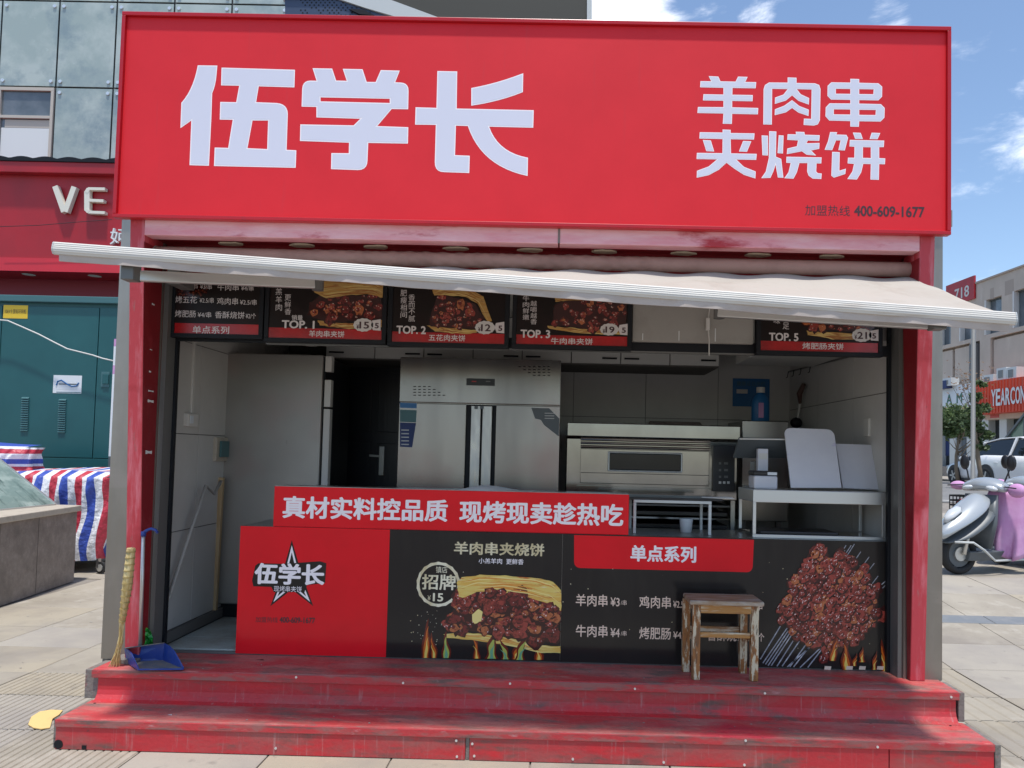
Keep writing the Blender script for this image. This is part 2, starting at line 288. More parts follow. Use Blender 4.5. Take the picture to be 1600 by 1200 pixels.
# ------------------------------------------------------------------ object helpers
ORG = {}
def thing(name, label, cat, loc=(0, 0, 0), group=None):
    o = bpy.data.objects.new(name, None); COL.objects.link(o); o.location = loc; o.empty_display_size = .1
    o['label'] = label; o['category'] = cat
    if group: o['group'] = group
    ORG[o.name] = Vector(loc); return o
def org(p):
    while p.parent: p = p.parent
    return ORG.get(p.name, Vector((0, 0, 0)))
def tag(o, label, cat, group=None):
    o['label'] = label; o['category'] = cat
    if group: o['group'] = group
    return o
def mk(name, me, mat, parent=None, kind=None, label=None, smooth=False):
    if parent is not None:
        v = org(parent)
        if v.length: me.transform(Matrix.Translation(-v))
    if mat is not None and not me.materials: me.materials.append(mat)
    o = bpy.data.objects.new(name, me); COL.objects.link(o)
    if parent is not None: o.parent = parent
    if kind: o['kind'] = kind
    if label: o['label'] = label
    if smooth: me.shade_smooth()
    return o
class B:
    """collects shapes, all in world coordinates"""
    def __init__(s): s.bm = bmesh.new()
    def box(s, x0, x1, y0, y1, z0, z1, bev=0, M4=None):
        r = bmesh.ops.create_cube(s.bm, size=1)
        vs = r['verts']
        for v in vs: v.co = Vector(((x0+x1)/2+v.co.x*(x1-x0), (y0+y1)/2+v.co.y*(y1-y0), (z0+z1)/2+v.co.z*(z1-z0)))
        if bev:
            es = list({e for v in vs for e in v.link_edges})
            rr = bmesh.ops.bevel(s.bm, geom=es, offset=bev, segments=2, affect='EDGES', profile=.5)
            vs = list({v for f in rr['faces'] for v in f.verts} | {v for v in vs if v.is_valid})
        if M4: bmesh.ops.transform(s.bm, matrix=M4, verts=[v for v in vs if v.is_valid])
        return s
    def hexa(s, a, b, bev=0):       # a, b: two quads (4 points each)
        va = [s.bm.verts.new(p) for p in a]; vb = [s.bm.verts.new(p) for p in b]
        fs = [s.bm.faces.new(va[::-1]), s.bm.faces.new(vb)]
        for i in range(4): fs.append(s.bm.faces.new((va[i], va[(i+1) % 4], vb[(i+1) % 4], vb[i])))
        bmesh.ops.recalc_face_normals(s.bm, faces=fs)
        return s
    def bar(s, p, q, w, h, upv=(0, 0, 1)):
        p, q = Vector(p), Vector(q); d = (q-p).normalized(); u = Vector(upv); r = d.cross(u).normalized(); u = r.cross(d)
        o = [(-w/2, -h/2), (w/2, -h/2), (w/2, h/2), (-w/2, h/2)]
        return s.hexa([p+r*a+u*b for a, b in o], [q+r*a+u*b for a, b in o])
    def tube(s, pts, r, n=12, cap=True):
        pts = [Vector(p) for p in pts]; rs = r if isinstance(r, (list, tuple)) else [r]*len(pts)
        prev = None; rings = []
        for i, p in enumerate(pts):
            d = (pts[min(i+1, len(pts)-1)]-pts[max(i-1, 0)]).normalized()
            a = d.cross(Vector((0, 0, 1)) if abs(d.z) < .95 else Vector((0, 1, 0))).normalized(); b = d.cross(a)
            rings.append([s.bm.verts.new(p+(a*math.cos(2*math.pi*k/n)+b*math.sin(2*math.pi*k/n))*rs[i]) for k in range(n)])
        fs = []
        for i in range(len(rings)-1):
            for k in range(n): fs.append(s.bm.faces.new((rings[i][k], rings[i][(k+1) % n], rings[i+1][(k+1) % n], rings[i+1][k])))
        if cap: fs += [s.bm.faces.new(rings[0][::-1]), s.bm.faces.new(rings[-1])]
        bmesh.ops.recalc_face_normals(s.bm, faces=fs)
        return s
    def cyl(s, c, ax, r, L, n=24):
        c = Vector(c); a = Vector(ax).normalized()*L/2; return s.tube([c-a, c+a], r, n)
    def disc(s, c, ax, rx, n=20, rz=None):
        c = Vector(c); a = Vector(ax).normalized(); u = a.orthogonal().normalized(); v = a.cross(u)
        s.bm.faces.new([s.bm.verts.new(c+u*math.cos(t)*rx+v*math.sin(t)*(rz or rx)) for t in [2*math.pi*k/n for k in range(n)]]); return s
    def prism(s, pts, d):           # polygon (3D points) pushed by vector d
        d = Vector(d); a = [s.bm.verts.new(Vector(p)) for p in pts]; b = [s.bm.verts.new(Vector(p)+d) for p in pts]
        fs = [s.bm.faces.new(a[::-1]), s.bm.faces.new(b)]; n = len(pts)
        for i in range(n): fs.append(s.bm.faces.new((a[i], a[(i+1) % n], b[(i+1) % n], b[i])))
        bmesh.ops.recalc_face_normals(s.bm, faces=fs); return s
    def loft(s, secs, cap=True, closed=True):
        rings = [[s.bm.verts.new(Vector(p)) for p in sec] for sec in secs]; n = len(rings[0]); fs = []
        for i in range(len(rings)-1):
            for k in range(n if closed else n-1):
                fs.append(s.bm.faces.new((rings[i][k], rings[i][(k+1) % n], rings[i+1][(k+1) % n], rings[i+1][k])))
        if cap and closed: fs += [s.bm.faces.new(rings[0][::-1]), s.bm.faces.new(rings[-1])]
        bmesh.ops.recalc_face_normals(s.bm, faces=fs); return s
    def sphere(s, c, r, sc=(1, 1, 1), u=16, v=10):
        rr = bmesh.ops.create_uvsphere(s.bm, u_segments=u, v_segments=v, radius=r)
        for w in rr['verts']: w.co = Vector((c[0]+w.co.x*sc[0], c[1]+w.co.y*sc[1], c[2]+w.co.z*sc[2]))
        return s
    def done(s, name, mat, parent=None, kind=None, label=None, smooth=False, bevel=0, sub=0):
        me = bpy.data.meshes.new(name); s.bm.to_mesh(me); s.bm.free()
        o = mk(name, me, mat, parent, kind, label, smooth)
        if bevel:
            md = o.modifiers.new('bevel', 'BEVEL'); md.width = bevel; md.segments = 2; md.limit_method = 'ANGLE'
        if sub:
            md = o.modifiers.new('sub', 'SUBSURF'); md.levels = sub; md.render_levels = sub
        return o
def bx(name, mat, parent, x0, x1, y0, y1, z0, z1, bev=0, **k):
    return B().box(x0, x1, y0, y1, z0, z1, bev).done(name, mat, parent, **k)

def curve_mesh(polys, extrude=0, offset=0, bevel=0):
    """2D outlines (holes by even-odd) -> mesh in local xy"""
    c = bpy.data.curves.new('tmp', 'CURVE'); c.dimensions = '2D'; c.fill_mode = 'BOTH'; c.extrude = extrude; c.offset = offset
    for pl in polys:
        sp = c.splines.new('POLY'); sp.points.add(len(pl)-1); sp.use_cyclic_u = True
        for i, p in enumerate(pl): sp.points[i].co = (p[0], p[1], 0, 1)
    o = bpy.data.objects.new('tmp', c); COL.objects.link(o)
    dg = bpy.context.evaluated_depsgraph_get(); me = bpy.data.meshes.new_from_object(o.evaluated_get(dg))
    bpy.data.objects.remove(o); bpy.data.curves.remove(c); return me
def text_mesh(body, extrude=0, bold=0, res=3):
    c = bpy.data.curves.new('tmp', 'FONT'); c.body = body; c.extrude = extrude; c.offset = bold; c.resolution_u = res
    o = bpy.data.objects.new('tmp', c); COL.objects.link(o)
    dg = bpy.context.evaluated_depsgraph_get(); me = bpy.data.meshes.new_from_object(o.evaluated_get(dg))
    bpy.data.objects.remove(o); bpy.data.curves.remove(c); return me
def place_flat(me, Y, fx=None, thick=1.0, fn=None):
    for v in me.vertices:
        if fn: v.co = fn(v.co)
        else: v.co = (v.co.x, Y-v.co.z*thick, v.co.y)
    return me
def T(body, pxl, pyl, pxr, pyr, h, Y, mat, parent, bold=.012, name='lettering', ext=.0006, shear=0, off=0):
    """line of writing whose left / right ends and height are measured on the photo, standing on the plane y=Y"""
    a, b = atY(pxl, pyl, Y), atY(pxr, pyr, Y); zc = (a.z+b.z)/2; hh = h*Y/F*.5
    me = text_mesh(body, 0, 0)
    xs = [v.co.x for v in me.vertices]; ys = [v.co.y for v in me.vertices]
    x0, x1, y0, y1 = min(xs), max(xs), min(ys), max(ys)
    if bold: me = fatten(me, bold)
    def fn(c):
        u = (c.x-x0)/(x1-x0); w = (c.y-y0)/(y1-y0)*2-1
        return Vector((a.x+(b.x-a.x)*u+shear*w*hh, Y-ext-c.z, zc+w*hh))
    place_flat(me, Y, fn=fn); return mk(name, me, mat, parent)
def fatten(me, d):
    """heavier strokes: the same outline laid over itself in a ring of tiny shifts, each 0.05 mm proud of the last"""
    bb = bmesh.new(); n = 8 if d > .02 else 4
    for k in range(n):
        t = 2*math.pi*k/n; m2 = me.copy(); m2.transform(Matrix.Translation((d*math.cos(t), d*math.sin(t)*.8, .00005*(k+1)))); bb.from_mesh(m2); bpy.data.meshes.remove(m2)
    bb.from_mesh(me); bb.to_mesh(me); bb.free(); return me
def TV(body, px, py0, py1, w, Y, mat, parent, name='lettering'):
    """vertical writing"""
    n = len(body); st = (py1-py0)/n
    bm = None; mes = []
    for i, ch in enumerate(body):
        a = atY(px, py0+st*i, Y); b = atY(px, py0+st*(i+.88), Y); me = text_mesh(ch, 0, 0)
        xs = [v.co.x for v in me.vertices]; ys = [v.co.y for v in me.vertices]; hw = w*Y/F/2
        x0, x1, y0, y1 = min(xs), max(xs), min(ys), max(ys)
        if (y1-y0) < .3: y0 -= .3; y1 += .3
        for v in me.vertices:
            v.co = Vector((a.x-hw+2*hw*(v.co.x-x0)/(x1-x0), Y-.0006, b.z+(a.z-b.z)*(v.co.y-y0)/(y1-y0)))
        mes.append(me)
    bb = bmesh.new()
    for me in mes: bb.from_mesh(me); bpy.data.meshes.remove(me)
    me = bpy.data.meshes.new(name); bb.to_mesh(me); bb.free()
    return mk(name, me, mat, parent)
def poly(pxpts, Y, mat, parent, name, ext=.001, holes=(), outline=0, back=.0004):
    """flat print with its outline measured on the photo, on plane y=Y"""
    def cv(pl): return [(lambda p: (p.x, p.z))(atY(x, y, Y)) for x, y in pl]
    me = curve_mesh([cv(pxpts)]+[cv(h) for h in holes], 0, outline)
    for v in me.vertices: v.co = Vector((v.co.x, Y-ext, v.co.y))
    return mk(name, me, mat, parent)
def rough_outline(pts, amp, n=6, seed=1):
    rd = random.Random(seed); out = []
    for i, p in enumerate(pts):
        q = pts[(i+1) % len(pts)]
        for k in range(n):
            t = k/n; out.append((p[0]+(q[0]-p[0])*t+rd.uniform(-amp, amp), p[1]+(q[1]-p[1])*t+rd.uniform(-amp, amp)))
    return out

# ================================================================== GROUND AND PAVING
def build_ground():
    b = B(); bm = b.bm
    xs = [-300, -120, -40, -14, -7, -3]+[round(-2.5+.35*i, 3) for i in range(22)]+[6, 8, 12, 20, 45, 120, 300]
    ys = [-60, -20, -5, 0, 3]+[4+.4*i for i in range(18)]+[13, 16, 20, 24, 26, 30, 45, 80, 200, 500]
    g = [[bm.verts.new((x, y, gz(x, y)-.012)) for x in xs] for y in ys]
    for j in range(len(ys)-1):
        for i in range(len(xs)-1): bm.faces.new((g[j][i], g[j][i+1], g[j+1][i+1], g[j+1][i]))
    return b.done('ground', m_groundm, kind='structure', smooth=True)
ground = build_ground()

def slab(x0, x1, y0, y1, mat, parent, top=.0, groove=0, name='paving_slab', thick=.03):
    g = .004; x0 += g; x1 -= g; y0 += g; y1 -= g
    b = B(); bm = b.bm
    def h(x, y): return gz(x, y)+top
    c = [(x0, y0), (x1, y0), (x1, y1), (x0, y1)]; i = .004
    ci = [(x0+i, y0+i), (x1-i, y0+i), (x1-i, y1-i), (x0+i, y1-i)]
    if not groove:
        lo = [bm.verts.new((x, y, h(x, y)-thick)) for x, y in c]; mid = [bm.verts.new((x, y, h(x, y)-.003)) for x, y in c]; hi = [bm.verts.new((x, y, h(x, y))) for x, y in ci]
        for r0, r1 in ((lo, mid), (mid, hi)):
            for k in range(4): bm.faces.new((r0[k], r0[(k+1) % 4], r1[(k+1) % 4], r1[k]))
        bm.faces.new(hi)
    else:
        n = max(2, int(round((x1-x0)/groove))); w = (x1-x0)/n
        pr = []
        for k in range(n):
            a = x0+k*w
            pr += [(a, -.006), (a+w*.12, 0), (a+w*.80, 0), (a+w*.90, -.006)]
        pr.append((x1, -.006))
        r0 = [bm.verts.new((x, y0, h(x, y0)+z)) for x, z in pr]; r1 = [bm.verts.new((x, y1, h(x, y1)+z)) for x, z in pr]
        for k in range(len(pr)-1): bm.faces.new((r0[k], r0[k+1], r1[k+1], r1[k]))
        l0 = bm.verts.new((x0, y0, h(x0, y0)-thick)); l1 = bm.verts.new((x1, y0, h(x1, y0)-thick)); bm.faces.new([l0, l1]+r0[::-1])
    bmesh.ops.recalc_face_normals(bm, faces=bm.faces[:])
    return b.done(name, mat, parent)
paving = B().box(-.01, .01, 5, 5.02, -.06, -.05).done('pavement', m_groundm, kind='structure')
YS = [1.9, 2.5, 3.05, 3.6, 4.16, 4.72, 5.18, 5.82, 6.44, 7.2, 7.95, 8.75, 9.6, 10.5, 11.4]
XL = [-8.2, -7.2, -6.2, -5.30, -4.38, -3.60, -2.86, -2.13]
XM = [-2.13, -1.46, -.82, -.10, .62, 1.34, 2.05]
XR = [2.05, 2.57, 3.09, 3.95, 4.8, 5.65, 6.5, 7.35, 8.2]
ms = [m_stone, m_stone2, m_stone3]
rd = random.Random(3)
for j in range(len(YS)-1):
    y0, y1 = YS[j], YS[j+1]
    for XX in (XL, XM, XR):
        if XX is XM and j > 3: continue
        for i in range(len(XX)-1):
            x0, x1 = XX[i], XX[i+1]
            if XX is XL and x1 < -5.2 and y0 < 8.7: continue
            gr = 0
            if XX is XL and x0 >= -3.7 and 3.5 < y0 < 4.8: gr = .045
            if XX is XR and x1 < 3.2 and y1 < 6.0: gr = .10
            if XX is XR and x0 > 2.9 and y0 > 7.0 and y0 < 7.9 and False: pass
            slab(x0, x1, y0, y1, ms[rd.randrange(3)], paving, top=rd.uniform(-.0015, .0015), groove=gr)
bandY = onG(1540, 975).y; bandY2 = onG(1540, 963).y
for i in range(12):
    x0 = 2.6+.75*i; slab(x0, x0+.75, bandY, bandY2, m_blueband, paving, top=.006, name='band_tile', thick=.02)
for i in range(9):
    x0 = 2.6+.95*i+9*0
    for k in range(5): slab(x0, x0+.95, 11.4+k*1.1, 12.5+k*1.1, ms[(i*3+k) % 3], paving, top=0)

# road, kerbs and far pavement
def sheet(name, pts, mat, lift, kind='structure', thick=0, parent=None):
    b = B(); bm = b.bm
    n = 24; (xa, ya), (xb, yb), (xc, yc), (xd, yd) = pts
    g = []
    for j in range(n+1):
        t = j/n; L = (xa+(xd-xa)*t, ya+(yd-ya)*t); Rr = (xb+(xc-xb)*t, yb+(yc-yb)*t)
        g.append([bm.verts.new((L[0]+(Rr[0]-L[0])*s, L[1]+(Rr[1]-L[1])*s, gz(L[0]+(Rr[0]-L[0])*s, L[1]+(Rr[1]-L[1])*s)+lift)) for s in (0, .33, .66, 1)])
    for j in range(n):
        for i in range(3): bm.faces.new((g[j][i], g[j][i+1], g[j+1][i+1], g[j+1][i]))
    return b.done(name, mat, parent, kind=kind if parent is None else None)
road = sheet('road', [(4, 20), (20.6, 20), (17, 75), (4, 75)], m_asph, .004)
sheet('road_edge_line', [(4, 20.6), (16.5, 20.6), (16.5, 20.75), (4, 20.75)], m_winframew, .010)
sheet('pavement_far', [(20.6, 14), (34, 14), (30, 75), (17, 75)], m_stone2, .10)
for k in range(22):
    y = 20+k*1.6; xk = 20.6-(y-20)*3.6/55
    bx('kerb_stone', m_kerb, road, xk-.12, xk+.10, y, y+1.58, .45, gz(20, y)+.12)

# ================================================================== KIOSK
kio = thing('food_kiosk', 'small steel street food kiosk with weathered red posts and open front', 'kiosk', (-.2, 5.4, 0))
bx('base', m_stepside, kio, -2.655, 2.275, 4.42, 6.95, 0, .325)
# cladding
bx('corner_cladding', m_steeldull, kio, -2.66, -2.395, 4.412, 4.43, .326, 3.0)
bx('corner_cladding', m_steeldull, kio, 2.055, 2.28, 4.412, 4.43, .326, 3.0)
bx('side_cladding', m_steeldull, kio, -2.66, -2.50, 4.431, 6.95, .326, 3.0)
bx('side_cladding', m_steeldull, kio, 2.12, 2.28, 4.431, 6.95, .326, 3.0)
bx('back_wall', m_wallw, kio, -2.499, 2.119, 6.65, 6.95, .326, 3.0)
bx('roof', m_steeldull, kio, -2.70, 2.32, 4.38, 7.0, 3.001, 3.10)
bx('ceiling', m_ceil, kio, -2.499, 2.119, 4.47, 6.649, 2.70, 2.76)
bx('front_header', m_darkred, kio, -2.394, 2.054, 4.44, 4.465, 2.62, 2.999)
# posts lean out towards the top
def post(x0t, x1t, x0b, x1b, yt, yb):
    a = [(x0b, yb, .331), (x1b, yb, .331), (x1b, 4.41, .331), (x0b, 4.41, .331)]
    c = [(x0t, yt, 2.95), (x1t, yt, 2.95), (x1t, 4.41, 2.95), (x0t, 4.41, 2.95)]
    return B().hexa(a, c).done('post', m_redwood, kio, bevel=.004)
pl = post(-2.487, -2.402, -2.475, -2.390, 4.20, 4.335)
pr = post(2.042, 2.128, 2.078, 2.163, 4.20, 4.375)
# darker inner faces of the posts, set 2 mm proud
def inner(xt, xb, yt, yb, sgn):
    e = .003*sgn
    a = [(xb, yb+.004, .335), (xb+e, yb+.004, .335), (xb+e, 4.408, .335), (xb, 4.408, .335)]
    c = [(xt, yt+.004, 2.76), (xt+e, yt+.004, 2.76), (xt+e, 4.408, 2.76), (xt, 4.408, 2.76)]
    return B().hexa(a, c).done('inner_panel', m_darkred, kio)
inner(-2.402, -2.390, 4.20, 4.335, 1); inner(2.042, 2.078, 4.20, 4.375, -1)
bx('post_foot', m_stepside, kio, -2.53, -2.38, 4.29, 4.41, .330, .36, .006)
# grey jambs and black seal
bx('door_jamb', m_gjamb, kio, -2.394, -2.365, 4.432, 4.53, .331, 2.62); bx('door_jamb', m_gjamb, kio, 2.03, 2.054, 4.432, 4.53, .331, 2.62)
bx('jamb_seal', m_black, kio, -2.394, -2.350, 4.531, 4.56, .331, 2.62); bx('jamb_seal', m_black, kio, 2.012, 2.054, 4.531, 4.56, .331, 2.62)
bx('jamb_return', m_darkred, kio, -2.499, -2.395, 4.4305, 4.47, .331, 2.62); bx('jamb_return', m_darkred, kio, 2.055, 2.119, 4.4305, 4.47, .331, 2.62)
zt = atY(225, 338, 4.2).z; zb = atY(225, 367, 4.2).z
bx('beam', m_beam, kio, -2.400, -.02, 4.2, 4.29, zb, zt-.002, .003)
bx('beam', m_beam, kio, -.012, 2.040, 4.2, 4.29, zb, zt-.002, .003)
bx('beam_joint_strip', m_stepside, kio, -.022, -.010, 4.197, 4.2, zb+.002, zt-.004)
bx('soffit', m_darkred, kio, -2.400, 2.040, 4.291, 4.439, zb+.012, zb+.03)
for px, py in ((357, 382), (469, 386), (585, 390), (711, 392), (829, 395), (945, 397), (1069, 400), (1187, 402), (1302, 403)):
    x = atY(px, py, 4.33).x
    b = B(); rd2 = random.Random(px)
    b.bm.faces.new([b.bm.verts.new((x+.075*math.cos(t)*(1+rd2.uniform(-.12, .12)), 4.372+.036*math.sin(t)*(1+rd2.uniform(-.2, .2)), zb+.009)) for t in [k*math.pi/9 for k in range(18)]][::-1])
    r = bmesh.ops.extrude_face_region(b.bm, geom=b.bm.faces[:]);
    for v in [g for g in r['geom'] if isinstance(g, bmesh.types.BMVert)]: v.co.z -= .008
    b.done('foam_patch', m_foam, kio)
# interior walls: panels with recessed joints
def wall_panels(x, sgn, rows, cols, name):
    wall = bx(name, m_seam, kio, min(x, x+.02*sgn), max(x, x+.02*sgn), 4.56, 6.649, .36, 2.699)
    for a, b_ in zip(rows[:-1], rows[1:]):
        for c, d in zip(cols[:-1], cols[1:]):
            xx = (x-.006*sgn, x) if sgn > 0 else (x, x+.006)
            bx('wall_panel', m_wallw, wall, min(xx), max(xx), c+.003, d-.003, a+.003, b_-.003)
wall_panels(-2.44, -1, [.42, 1.04, 1.668, 2.27, 2.697], [4.562, 5.02, 5.58, 6.1, 6.646], 'left_wall')
wall_panels(2.07, 1, [.42, 1.40, 2.03, 2.697], [4.562, 5.2, 5.9, 6.646], 'right_wall')
bx('skirting', m_seam, kio, -2.437, -2.41, 4.56, 6.64, .352, .418)
# floor tiles
flr = bx('floor', m_seam, kio, -2.46, 2.08, 4.575, 6.649, .326, .340)
for i in range(4):
    for j in range(3):
        x0 = -2.40+i*.62; y0 = 4.60+[0, .28, .90][j]; y1 = 4.60+[.275, .895, 1.5][j]
        bx('floor_tile', m_ftile, flr, x0, x0+.615, y0, y1, .3405, .350)
# back wall tiling
bw = bx('back_wall_lining', m_seam, kio, -2.43, 2.06, 6.63, 6.648, .36, 2.698)
for i in range(5):
    for (z0, z1) in ((.42, 1.25), (1.255, 1.93), (1.935, 2.69)):
        x0 = -1.15+i*.645
        bx('wall_panel', m_wallw, bw, x0, x0+.64, 6.622, 6.63, z0, z1)

# hinged dark door in the back wall
dr = bx('door', m_door, kio, -2.00, -1.24, 6.585, 6.62, .36, 2.40)
for z0, z1 in ((.5, 1.0), (1.1, 1.65), (1.75, 2.28)):
    bx('door_panel', m_door, dr, -1.90, -1.66, 6.575, 6.584, z0, z1, .004); bx('door_panel', m_door, dr, -1.60, -1.38, 6.575, 6.584, z0, z1, .004)
hx = atY(596, 720, 6.58)
bx('lock_plate', m_steel, dr, hx.x-.02, hx.x+.028, 6.56, 6.574, hx.z-.13, hx.z+.13, .004)
B().bar((hx.x+.005, 6.545, hx.z+.04), (hx.x-.10, 6.545, hx.z+.045), .014, .018).done('door_handle', m_steel, dr)
bx('door_frame', m_doorframe, kio, -1.238, -1.20, 6.57, 6.62, .36, 2.42)

# ================================================================== ENTRANCE STEPS
st = thing('entrance_steps', 'two worn red painted steps in front of the kiosk', 'steps', (-.15, 4.05, 0))
ym = 4.205
b = B().box(-2.575, 2.300, 3.905, ym-.002, 0, .115); lr = []
rx = atY(730, 1160, 3.9).x; rx2 = atY(1390, 1180, 3.9).x
bx('core', m_stepside, st, -2.57, 2.295, 3.925, ym-.004, .001, .118)
for a, c in ((-2.572, rx-.010), (rx+.012, rx2-.002), (rx2+.003, 2.285)):
    bx('riser', m_riser, st, a, c, 3.905, 3.922, .003, .1195, .002)
bx('riser_gap_plate', m_stepside, st, rx-.008, rx+.010, 3.912, 3.922, .003, .1195)
bx('tread', m_tread, st, -2.572, 2.285, 3.905, ym-.003, .121, .160, .006)
bx('nosing', m_lip, st, -2.574, 2.287, 3.898, 3.9045, .118, .156, .002)
bx('end_plate', m_stepside, st, 2.2875, 2.318, 3.90, ym-.003, .002, .156, .003)
bx('end_plate', m_stepside, st, -2.60, -2.5755, 3.93, ym-.003, .002, .150, .003)
bx('core', m_stepside, st, -2.56, 2.24, ym+.02, 4.418, .001, .285)
# upper riser sweeps out into the lower tread
secs = []
for x in (-2.545, 2.250):
    secs.append([(x, ym+.003, .288), (x, ym+.001, .215), (x, ym-.006, .190), (x, ym-.022, .171), (x, ym-.050, .1615), (x, ym-.050, .160), (x, ym+.018, .160), (x, ym+.018, .288)])
B().loft(secs).done('riser', m_riser, st)
bx('tread', m_tread, st, -2.575, 2.262, ym-.004, 4.566, .289, .330, .006)
bx('nosing', m_lip, st, -2.577, 2.264, ym-.011, ym-.0045, .283, .326, .002)
bx('end_plate', m_stepside, st, -2.625, -2.548, ym+.01, 4.40, .162, .322, .003)
bx('end_plate', m_stepside, st, 2.2645, 2.298, ym+.0, 4.40, .162, .322, .003)
for px, py, Y in ((431, 1169, 3.905), (713, 1157, 3.905), (738, 1162, 3.905), (714, 1182, 3.905), (741, 1181, 3.905), (895, 1186, 3.905), (1037, 1191, 3.905), (1163, 1195, 3.905), (1371, 1167, 3.898), (463, 1058, ym-.011), (630, 1067, ym-.011), (797, 1068, ym-.011), (992, 1076, ym-.011), (1195, 1083, ym-.011), (1486, 1089, ym-.011), (1165, 1157, 3.898)):
    p = atY(px, py, Y); B().cyl((p.x, Y-.001, p.z), (0, 1, 0), .0065, .006, 10).done('rivet', m_bolt, st)
for px, py in ((148, 1099), (297, 1101), (553, 1107), (838, 1115), (1020, 1120), (1125, 1122), (1257, 1127), (1360, 1130), (1485, 1134)):
    p = atZ(px, py, .16); B().disc((p.x, p.y, .1612), (0, 0, 1), .007, 10).done('screw_hole', m_black, st)
# torn bite out of the lower riser, with a dark lump behind it
p = atY(90, 1168, 3.905)
B().disc((p.x+.004, 3.9035, .028), (0, -1, 0), .024, 14, .024).done('riser_hole', m_black, st)
p = atY(131, 1172, 3.905)
bx('riser_hole', m_black, st, p.x-.011, p.x+.013, 3.9028, 3.9048, .006, .026)

# ================================================================== BIG SHOP SIGN
sg = thing('shop_sign', 'large red signboard with huge lavender Chinese characters above the opening', 'sign', (-.18, 4.2, 2.86))
SX0, SX1, SZ0, SZ1, SY = -2.562, 2.194, 2.882, 4.084, 4.172
bx('sign_panel', m_signred, sg, SX0+.022, SX1-.022, SY, SY+.012, SZ0+.022, SZ1-.024)
bx('sign_box', m_signframe, sg, SX0+.004, SX1-.004, SY+.0265, SY+.16, SZ0+.05, SZ1-.004)
bx('frame', m_signframe, sg, SX0, SX1, SY-.020, SY+.026, SZ1-.0235, SZ1, .003); bx('frame', m_signframe, sg, SX0, SX1, SY-.020, SY+.026, SZ0, SZ0+.0215, .003)
bx('frame', m_signframe, sg, SX0, SX0+.0215, SY-.020, SY+.026, SZ0+.022, SZ1-.024, .003); bx('frame', m_signframe, sg, SX1-.0215, SX1, SY-.020, SY+.026, SZ0+.022, SZ1-.024, .003)
def z1(L, ox, oy, k): return [(ox+x*k, oy+y*k) for x, y in L]
def glyph(outlines, name='character', wide=.006):
    a = poly(outlines[0], SY, m_white, sg, name, ext=.0006, holes=outlines[1:])
    b = poly(outlines[0], SY, m_lav, a, 'fill', ext=.0010, holes=outlines[1:], outline=-wide)
    return a
def arc(p0, p1, p2, n=6):
    return [((1-t)**2*p0[0]+2*t*(1-t)*p1[0]+t*t*p2[0], (1-t)**2*p0[1]+2*t*(1-t)*p1[1]+t*t*p2[1]) for t in [i/n for i in range(n+1)]]
k3 = .1875
g1 = z1([(262, 118), (425, 120)]+arc((418, 200), (410, 290), (382, 350), 4)+[(375, 560), (355, 955), (193, 950), (208, 578), (117, 642), (125, 430)]+arc((125, 430), (225, 320), (262, 118), 7)[1:-1], 260, 80, k3)
g2 = z1([(460, 137), (1072, 155), (1067, 302), (770, 293), (748, 425), (920, 432)]+arc((920, 432), (1012, 440), (1012, 525), 6)+[(1002, 822), (1083, 826), (1078, 972), (397, 957), (403, 803), (515, 806), (553, 572), (445, 570), (449, 423), (582, 425), (607, 288), (456, 285)], 260, 80, k3)
g2h = z1([(718, 578), (848, 578), (840, 816), (676, 808)], 260, 80, k3)
glyph([g1]); glyph([g2, g2h])
xue = [(488.4, 106.6), (519.1, 107.2), (525.3, 125.9), (541.8, 126.3), (535.6, 107.6), (566.6, 108.2), (573, 128), (587, 128.2), (595, 109.6), (624.6, 110.4), (617.6, 128.6), (626, 129)]+arc((626, 129), (638.5, 129.5), (638.4, 142), 5)+[(637.8, 170.8), (612, 170.4), (589.6, 197), (638, 198.8), (637.4, 224.4), (575.4, 223.4), (574.2, 251)]+arc((574.2, 251), (574, 265.8), (559, 265.8), 5)+[(517.3, 264.3), (517.8, 239.2), (545, 239.4), (545.4, 223.0), (468.7, 220.3), (469.3, 194.4), (552.6, 195.9), (563, 185.6), (494.4, 183.5), (494.4, 167.2), (471.3, 166.6), (472.2, 139)]+arc((472.2, 139), (473, 126), (485, 126), 5)+[(494.6, 126.2)]
glyph([xue, [(500.9, 152.2), (609, 154.4), (609, 161), (500.9, 158.4)]])
chang = z1([(717, 155), (872, 158), (868, 448), (1470, 461), (1466, 598), (1122, 590)]+arc((1122, 590), (1190, 790), (1425, 832), 9)[1:]+[(1422, 975)]+arc((1422, 975), (1060, 900), (955, 585), 12)[1:]+[(862, 582), (855, 812), (970, 817), (966, 952), (770, 945)]+arc((770, 945), (695, 945), (697, 865), 5)[1:]+[(705, 576), (543, 574), (547, 438), (710, 443)], 540, 80, .2)
glyph([chang])
glyph([z1(arc((982, 288), (1190, 250), (1388, 172), 6)+arc((1385, 320), (1200, 395), (982, 426), 6), 540, 80, .2)])
def G(*ls): return glyph([z1(L, 1060, 100, .2625) for L in ls], wide=.004)
G([(180, 72), (238, 75), (250, 103), (340, 105), (355, 75), (412, 77), (398, 107), (463, 108), (460, 145), (322, 143), (321, 183), (443, 185), (441, 222), (320, 220), (320, 258), (475, 262), (473, 300), (320, 297), (318, 357), (264, 356), (268, 295), (113, 292), (116, 256), (268, 257), (268, 219), (146, 217), (149, 180), (268, 182), (268, 142), (129, 139), (131, 102), (195, 103)])
